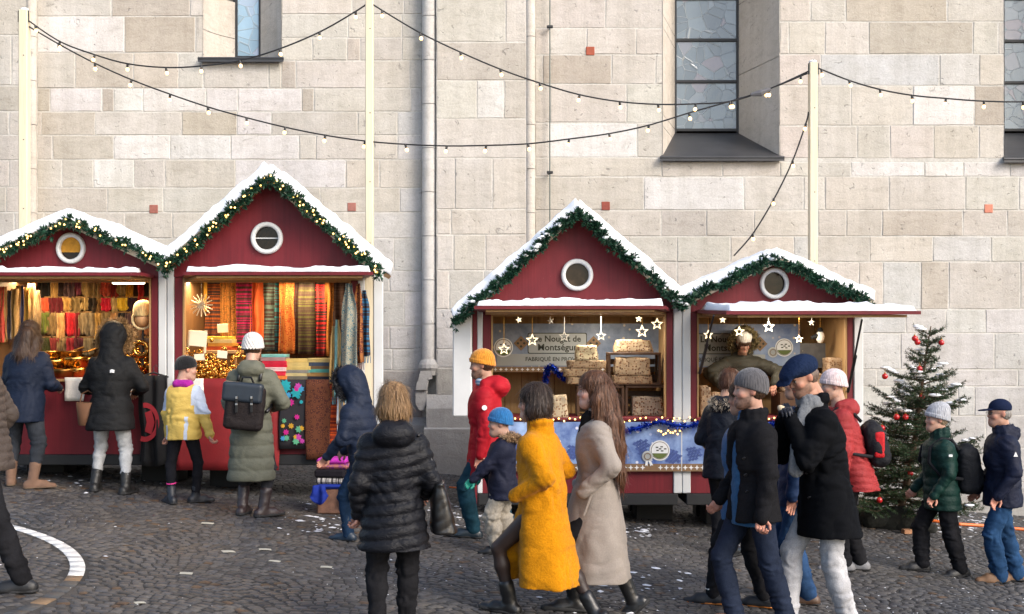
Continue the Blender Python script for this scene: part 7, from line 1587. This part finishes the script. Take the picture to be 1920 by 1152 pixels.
# 17 blue jacket behind the grey beanie
p = Person('person in bright blue jacket half hidden behind the man in the grey beanie', 1400, 1138, 1.66, 68, lf=(-.08, .24, 0), rf=(.09, -.12, 0), lh=(-.28, -.10, .74), rh=(.24, .16, .78), head=(-.1, .1, 0), build=1.1)
p.body(SK1); p.trousers(BLACKJ, .056, .044, .036); p.coat(mat_nylon('blue_jacket', (.030, .095, .21), .5, .3), hem=.40, th=1.2, sleeve=1.2, seed=27, collar=lambda q, s: s.col_stand(q, .04)); hair_obj(p, M_BRN, 'short')
p.shoes(mat_leather('black_sneaker', (.012, .012, .014), .5), w=1.1, solec=simple('orange_sole', (.50, .16, .02), .6), sole=.02, shaft=.02)
q = MB(); a_ = p.lan + A3((0, 0, .035)); q.tube([a_ + A3((.045 * cos(a), .045 * sin(a), 0)) for a in np.linspace(0, 2 * pi, 13)], .014, 6); obj('sock', q, p.root, mat=M_LOGO)
# 15 navy man behind the flat cap
p = Person('man in navy jacket and black hat partly hidden behind the man eating', 1503, 1128, 1.82, 72, lf=(-.08, -.05, 0), rf=(.09, .14, 0), lh=(-.25, .05, .85), rh=(.24, .2, .9), head=(.2, .1, 0))
p.body(SK1); p.trousers(mat_denim('mid_blue_jeans', (.022, .052, .12)), .057, .046, .04, seed=28); p.coat(mat_nylon('navy_anorak', (.010, .026, .072), .55, .25), hem=.42, th=1.18, sleeve=1.2, seed=29, collar=lambda q, s: s.col_hood(q, .9)); p.beanie(knitmat('black_knit', (.008, .008, .009))); p.shoes(mat_leather('brown_shoe', (.07, .035, .018), .5))
# 18 red quilted jacket with backpack
p = Person('person in coral red quilted jacket and pale hat with a black backpack', 1602, 1070, 1.80, 82, lean=.27, lf=(-.07, .10, 0), rf=(.08, -.06, 0), lh=(-.22, .15, .86), rh=(.22, .2, .9), head=(.1, .1, 0))
p.body(SK2); p.trousers(BLACKJ, .054, .044, .038); p.coat(mat_nylon('coral_puffer', (.28, .030, .032), .5, .5), hem=.42, th=1.12, sleeve=1.15, quilt=(.06, .012, 0, .25), seed=31, collar=lambda q, s: s.col_hood(q, 1.0)); p.beanie(knitmat('pale_pink_knit', (.62, .50, .50)), tall=1.05); p.shoes(simple('grey_trainer', (.16, .16, .17), .6, var=.3))
def packbag(p, label, mat, w_=.15, dpt=.085, hh=.20, zf=.66, extra=None):
    t = bag_root('backpack', label, 'backpack', p, 'backpacks'); z0 = p.z(zf); cy = p.cy(z0) - .088 * p.H * 1.1 - dpt; q = Sculpt(); R_ = np.array(Matrix.Rotation(-math.atan(p.cy(2.0) - p.cy(1.0)), 3, 'X')); q.ell((0, cy, z0), (w_ * 1.12, dpt * 1.25, hh * 1.15), .03, R=R_); q.box((0, cy + .01, z0 - .01), (w_, dpt, hh), .06, .03, R=R_); q.box((0, cy - dpt * .8, z0 - hh * .35), (w_ * .8, dpt * .5, hh * .42), .035, .02, R=R_); sculpt_obj(q, 'bag', mat, t, .010, .008, (14, 14, 10), 4)
    straps(p, mat, t, p.H); b = MB(); b.tube([(-w_ * .85, cy - dpt * 1.0, z0 + hh * .25), (0, cy - dpt * 1.32, z0 + hh * .30), (w_ * .85, cy - dpt * 1.0, z0 + hh * .25)], .005, 5); obj('zip', b, t, mat=simple('steel', (.6, .6, .6), .3, metal=1.0))
    if extra:
        q = Sculpt(); q.box((-w_ * .9, cy - .01, z0), (.03, dpt * .55, hh * .6), .02); sculpt_obj(q, 'side_panel', extra, t, .009)
    return t
BPK = mat_nylon('backpack_nylon', (.012, .012, .015), .6); packbag(p, 'black backpack with red panel on the person in coral red', BPK, extra=mat_nylon('red_panel', (.45, .015, .02)))
# 13 man with grey beanie
p = Person('bearded man in grey beanie and dark wool jacket walking left', 1412, 1180, 1.76, 106, lean=.02, lf=(-.08, -.22, 0), rf=(.08, .10, 0), foot_pitch=(.3, -.1), lh=(-.26, .07, .84), rh=(.25, .12, .9), lp=(-.4, -1, 0), head=(-.22, -.02, 0), res=.9)
p.body((.44, .25, .185), beard=(.04, .024, .017), curl=(.95, .7)); p.trousers(DKJ, .053, .041, .038, seed=33, amp=.009, cuff=.012); CHW = mat_wool('charcoal_wool', (.012, .012, .014), .2, 110, .9, .3, .15)
p.coat(CHW, hem=.445, th=1.12, sleeve=1.12, seed=34, amp=.011, collar=lapel, cut=lambda q, s: q.ell((-.01, .22, s.z(.60)), (.062, .125, .27 * s.H), .015, 's'), flare=1.05)
q = Sculpt(); tv = lambda f, rx, ry, oy: (p.z(f), 0, p.cy(p.z(f)) + oy, rx, ry); q.loft([tv(.43, .15, .11, .045), tv(.6, .135, .10, .045), tv(.75, .13, .09, .04), tv(.83, .06, .06, .03)]); V, Q = q.build(.011); p.add('shirt', wrinkle(V, Q, .006), Q, mat_wool('blue_shirt', (.03, .10, .22), .1))
hair_obj(p, M_BRN, 'nape'); p.beanie(knitmat('grey_knit', (.085, .082, .088)), cuff=False, tall=1.06, low=-.004); p.shoes(mat_leather('tan_shoe', (.22, .085, .035), .4)); M_BTN = simple('dark_button', (.02, .02, .022), .35)
for k_ in range(3):
    b = MB(); zz = p.z(.70 - .065 * k_); b.lathe([(.013, 0), (.013, .005), (.0, .006)], 12, Matrix.Translation((-.135, p.cy(zz) + .135 - .01 * k_, zz)) @ Matrix.Rotation(-pi / 2 - .7, 4, 'Y')); obj('button', b, p.root, mat=M_BTN)
# 16 flat-capped man eating
p = Person('tall man in navy flat cap and black coat eating with gloved hands', 1548, 1186, 1.90, 98, lean=.10, hunch=.22, lf=(-.08, -.14, 0), rf=(.08, .24, 0), foot_pitch=(.1, -.05), lh=(-.08, .28, 1.49), rh=(.03, .30, 1.48), lp=(-.7, -.5, -1.3), rp=(.8, -.3, -1), head=(.22, .42, 0), res=.9)
p.body((.42, .22, .15), beard=(.12, .075, .055), gloves=(.012, .014, .022), curl=(.75, .75)); p.trousers(mat_denim('pale_grey_chinos', (.36, .36, .375)), .051, .041, .036, seed=36, amp=.009)
p.coat(mat_wool('black_wool', (.0045, .005, .0065), .12, 110, .85, .25, .12), hem=.365, th=1.10, sleeve=1.10, seed=37, amp=.012, collar=lapel, flare=.98); p.shoes(LEATH)
q = Sculpt(); q.ell((0, -.022, .056), (.099, .108, .078), .02).ell((0, .045, .070), (.094, .108, .040), .03, R=rotm(0, .34)).ell((0, .140, .020), (.074, .058, .011), .012, R=rotm(0, .42)); q.plane((0, .02, 1), .012); hair_obj(p, mat_hair('cropped_hair', (.06, .04, .03), (.18, .12, .09)), 'nape'); p.headpiece('flat_cap', q, mat_wool('navy_cap', (.012, .022, .055), .2, 90), .006, amp=.0015)
q = Sculpt(); n = p.neck; f_ = A3((0, .03, 0))
for a in np.linspace(-2.9, 2.9, 18): q.ell(n + f_ + A3((.075 * sin(a), .065 * cos(a), .022 + .012 * cos(a))), (.034, .034, .05), .02)
q.cone(n + A3((-.075, .09, .0)), n + A3((-.12, .165, -.20)), .045, .05, .03, flat=((1, 0, 0), .6)).cone(n + A3((-.12, .165, -.20)), n + A3((-.13, .19, -.44)), .05, .055, .03, flat=((1, 0, 0), .5)); V, Q = q.build(.008); p.add('scarf', wrinkle(V, Q, .010, (40, 40, 9), 3), Q, mat_wool('grey_scarf', (.17, .18, .195), .25, 80))
for k_ in range(3):
    b = MB(); zz = p.z(.60 - .09 * k_); b.lathe([(.014, 0), (.014, .005), (.0, .006)], 12, Matrix.Translation((-.10, p.cy(zz) + .165, zz)) @ Matrix.Rotation(-pi / 2 - .9, 4, 'Y')); obj('button', b, p.root, mat=M_BTN)
t = bag_root('snack', 'pale bitten snack held at the mouth by the flat-capped man', 'food', p); q = Sculpt(); m = (p.lwr + p.rwr) / 2 + A3((0, .03, .09)); q.ell(m, (.03, .035, .022)).ell(m + A3((.01, .02, .015)), (.02, .02, .018)); sculpt_obj(q, 'snack', simple('pastry', (.62, .50, .34), .7), t, .006)
# 19 green jacket
p = Person('woman in dark green quilted jacket and pale grey beanie walking left', 1766, 1076, 1.53, 90, lean=.06, lf=(-.07, -.15, 0), rf=(.08, .16, 0), foot_pitch=(.12, -.05), lh=(-.20, .14, .78), rh=(.2, .18, .8), lp=(-.5, -1, 0), head=(.05, .0, 0), build=1.08)
p.body(SK2, curl=(.7, .7)); p.trousers(BLACKJ, .058, .050, .046, seed=40, amp=.014); p.coat(mat_nylon('green_puffer', (.005, .026, .021), .45, .4), hem=.405, quilt=(.085, .013, .01), th=1.14, sleeve=1.15, seed=41, collar=lambda q, s: s.col_stand(q, .045, .050), belly=.006); hair_obj(p, mat_hair('light_hair', (.16, .11, .07), (.4, .3, .2)), 'nape'); p.beanie(knitmat('pale_grey_knit', (.36, .37, .40)), tall=1.15, slouch=.01, rib=(30, .0022)); p.shoes(mat_leather('black_shoe', (.012, .012, .013), .5), w=1.15)
q = MB(); e = p.lsh + (p.lel - p.lsh) * .35; q.bbox(e[0] - .085, e[0] - .078, e[1] - .018, e[1] + .018, e[2] - .01, e[2] + .012, .003); obj('sleeve_label', q, p.root, mat=M_LOGO); packbag(p, 'black rucksack worn by the woman in dark green', mat_nylon('black_rucksack', (.010, .011, .014), .65), .14, .10, .215, .655)
# 20 man with navy cap
p = Person('older man in navy jacket, baseball cap and jeans at the right edge', 1880, 1090, 1.64, 88, lean=.02, lf=(-.08, .06, 0), rf=(.09, -.16, 0), lh=(-.23, .12, .84), rh=(.22, .14, .84), lp=(-.5, -1, 0), head=(.06, .02, 0))
p.body((.42, .23, .165)); p.trousers(mat_denim('blue_jeans', (.018, .050, .115)), .058, .050, .045, seed=42, amp=.014, cuff=.012); NV = mat_nylon('navy_shell', (.007, .010, .026), .55, .25); p.coat(NV, hem=.435, th=1.16, sleeve=1.2, seed=43, amp=.013, collar=lambda q, s: (s.col_hood(q, .85), s.col_stand(q, .035, .05)))
q = Sculpt(); q.ell((0, -.012, .048), (.086, .104, .083), .01); q.plane((0, -.05, 1), .026); q.ell((0, .125, .030), (.068, .072, .007), .012, R=rotm(0, .10)); p.headpiece('cap', q, mat_wool('navy_cotton', (.010, .016, .042), .1, 120), .0055); hair_obj(p, mat_hair('grey_hair', (.10, .09, .08), (.28, .26, .24)), 'nape')
b = MB()
for sx in (-1, 1):
    b.tube([p.hp((sx * (.031 + .020 * cos(a)), .098, .0 + .013 * sin(a))) for a in np.linspace(0, 2 * pi, 13)], .0022, 5); b.tube([p.hp((sx * .05, .097, .004)), p.hp((sx * .076, .02, .004))], .002, 5)
obj('glasses', b, p.root, mat=M_DARK); p.shoes(mat_leather('brown_suede_shoe', (.16, .085, .042), .7), w=1.2)
q = MB(); e = p.lsh + (p.lel - p.lsh) * .4; xx = e[0] - .092; q.add([(xx, e[1] - .02, e[2] - .02), (xx, e[1] + .02, e[2] - .02), (xx, e[1], e[2] + .025)], [(0, 1, 2)]); obj('sleeve_logo', q, p.root, mat=M_LOGO)

# ------------------------------------------------------------------ christmas tree
def christmas_tree():
    d = 13.8; S = F / d; base = WP(1686, 968, d); base.z = gz(base.x) + .16; top = WP(1750, 612, d); g0 = Vector((base.x, d, gz(base.x)))
    t = thing('christmas_tree', 'snow-dusted fir tree with red baubles beside the low nougat hut', 'tree', g0); r = np.random.default_rng(31)
    b0 = base - g0; b1 = top - g0; ax = b1 - b0; Hh = ax.length
    def at(f): return b0 + ax * f + Vector((.03 * sin(f * 5), 0, 0))
    q = MB(); q.tube([at(f) for f in np.linspace(0, 1, 12)], [.045 * (1 - f) + .007 for f in np.linspace(0, 1, 12)], 8); obj('trunk', q, t, mat=simple('fir_bark', (.10, .065, .04), .9, var=.4, vs=30, bump=.5))
    VV, QQ, SV = [], [], MB(); stems = MB(); ends = []
    f = .06; k = 0
    while f < .985:
        n = 8 if f < .7 else 5; L0 = (.72 * (1 - f) ** .8 + .14) * (1.08 if f < .75 else .9)
        for j in range(n):
            a = 2 * pi * j / n + k * .9 + r.uniform(-.3, .3); L = L0 * r.uniform(.58, 1.2); up = -.10 + .55 * f + r.uniform(-.08, .10); dirv = Vector((cos(a), sin(a), up)).normalized(); p0 = at(min(f + r.uniform(-.012, .012), 1)); p1 = p0 + dirv * L * .55 + Vector((0, 0, -.03 * L)); p2 = p0 + dirv * L + Vector((0, 0, .10 * L))
            stems.tube([p0, p1, p2], [.008, .006, .003], 5); segs = [(p0.lerp(p1, .2), p1), (p1, p2)]
            m = 2 if f > .75 else 4 if f > .4 else 5
            for w_ in range(m):
                u = .3 + .62 * w_ / m; c = p0.lerp(p1, u / .55) if u < .55 else p1.lerp(p2, (u - .55) / .45); sd = dirv.cross(Vector((0, 0, 1))).normalized()
                for sg in (-1, 1): e = c + (dirv * .65 + sd * sg * .75 + Vector((0, 0, r.uniform(-.15, .1)))).normalized() * L * (.42 - .25 * u); stems.tube([c, e], [.004, .002], 4, cap=False); segs.append((c, e))
            for a_, e_ in segs:
                ln = (e_ - a_).length; nn = max(6, int(ln / .0030)); tt = r.uniform(0, 1, nn); C = np.array(a_) + tt[:, None] * np.array(e_ - a_); D = r.normal(size=(nn, 3)); D /= np.linalg.norm(D, axis=1)[:, None]; ee = np.array((e_ - a_).normalized()); D = D - (D @ ee)[:, None] * ee; D /= np.linalg.norm(D, axis=1)[:, None] + 1e-9; D = D * .85 + ee * .55
                Ln = r.uniform(.024, .042, nn)[:, None]; tip = C + D * Ln; sdv = np.cross(D, r.normal(size=(nn, 3))); sdv /= np.linalg.norm(sdv, axis=1)[:, None] + 1e-9; mid = C + D * Ln * .5; o = sum(len(v) for v in VV); V = np.stack([C, mid + sdv * .0036, tip, mid - sdv * .0036], 1).reshape(-1, 3); VV.append(V)
            if .50 < f < .78 and r.random() < .6 or r.random() < .10:
                for w_ in range(4): c = p1.lerp(p2, r.uniform(-.3, .8)); SV.ball((c.x, c.y, c.z + .018), r.uniform(.022, .045), 8, 5, (1.8, 1.5, .45))
            ends.append((p2, f))
        f += .036 if f < .6 else .050; k += 1
    V = np.concatenate(VV); obj('needles', mesh_np('needles', V, np.arange(len(V)).reshape(-1, 4), mats=mat_needle('fir_needle', (.012, .032, .014), (.042, .075, .030))), t, kind='stuff'); obj('branches', stems, t, mat=MATS['fir_bark'], kind='stuff'); obj('snow', SV.mesh('snow', M_SNOW, True), t, kind='stuff')
    M_BB = simple('red_glass', (.42, .008, .012), .12, var=.1, spec=.7)
    for i, (px, py, nm, c) in enumerate(((1715, 635, 'upper red bauble left of the tree top', 0), (1720, 642, 'red bauble just under the one left of the tree top', 0), (1765, 643, 'red bauble right of the tree top', 0), (1724, 692, 'red bauble beside the bare trunk, below the top', 0), (1728, 745, 'red bauble above the grey beanie', 0), (1659, 706, 'small dark bauble at the far left twig of the tree', 0), (1681, 782, 'left of two red baubles at mid height of the tree', 0), (1698, 782, 'right of two red baubles at mid height of the tree', 0), (1654, 803, 'red bauble by the coral jacket\'s backpack', 0), (1707, 888, 'red bauble by the green jacket\'s front', 0), (1649, 938, 'lowest red bauble under the tree', 0))):
        p = WP(px, py, d - .35 * (1 - (965 - py) / 360) - .12); th = thing('bauble', nm, 'bauble', p, group='red baubles on the tree'); q = MB(); q.ball((0, 0, 0), .036, 14, 10); obj('ball', q.mesh('ball', M_BB, True), th); q = MB(); q.lathe([(.011, .033), (.011, .046), (.004, .048)], 8); q.tube([(0, 0, .047), (.006, .0, .06), (0, 0, .075)], .0022, 5); obj('cap', q, th, mat=M_BRASS)
    # block foot covered in dark matting
    q = Sculpt(); x0 = WP(1628, 0, d).x - g0.x; x1 = WP(1738, 0, d).x - g0.x; z0 = gz(g0.x + x0) - g0.z; z1 = gz(g0.x + x1) - g0.z
    q.cone((x0, -.1, z0 + .10), (0, -.1, .13), .13, .15, .05).cone((0, -.1, .12), (x1, -.15, z1 + .05), .14, .07, .05).cone((x0, .1, z0 + .10), (x1 * .8, .1, z1 + .08), .12, .1, .05); q.plane((SL, 0, 1), -.02)
    s = thing('tree_foot', 'low dark matting mound that holds the fir tree upright', 'tree stand', g0); sculpt_obj(q, 'mound', simple('dark_matting', (.014, .015, .012), .95, var=.5, vs=14, bump=.6, bs=40), s, .014, .02, (14, 14, 14), 3)
    q = MB(); q.bbox(-.05, .05, -.04, .04, 0, .055, .006); o = obj('brick', q, mat=simple('orange_brick', (.38, .19, .10), .9, var=.3), loc=GP(1700, 1001), rot=(0, 0, .2)); tag(o, 'small orange brick lying by the foot of the tree', 'brick')
christmas_tree()
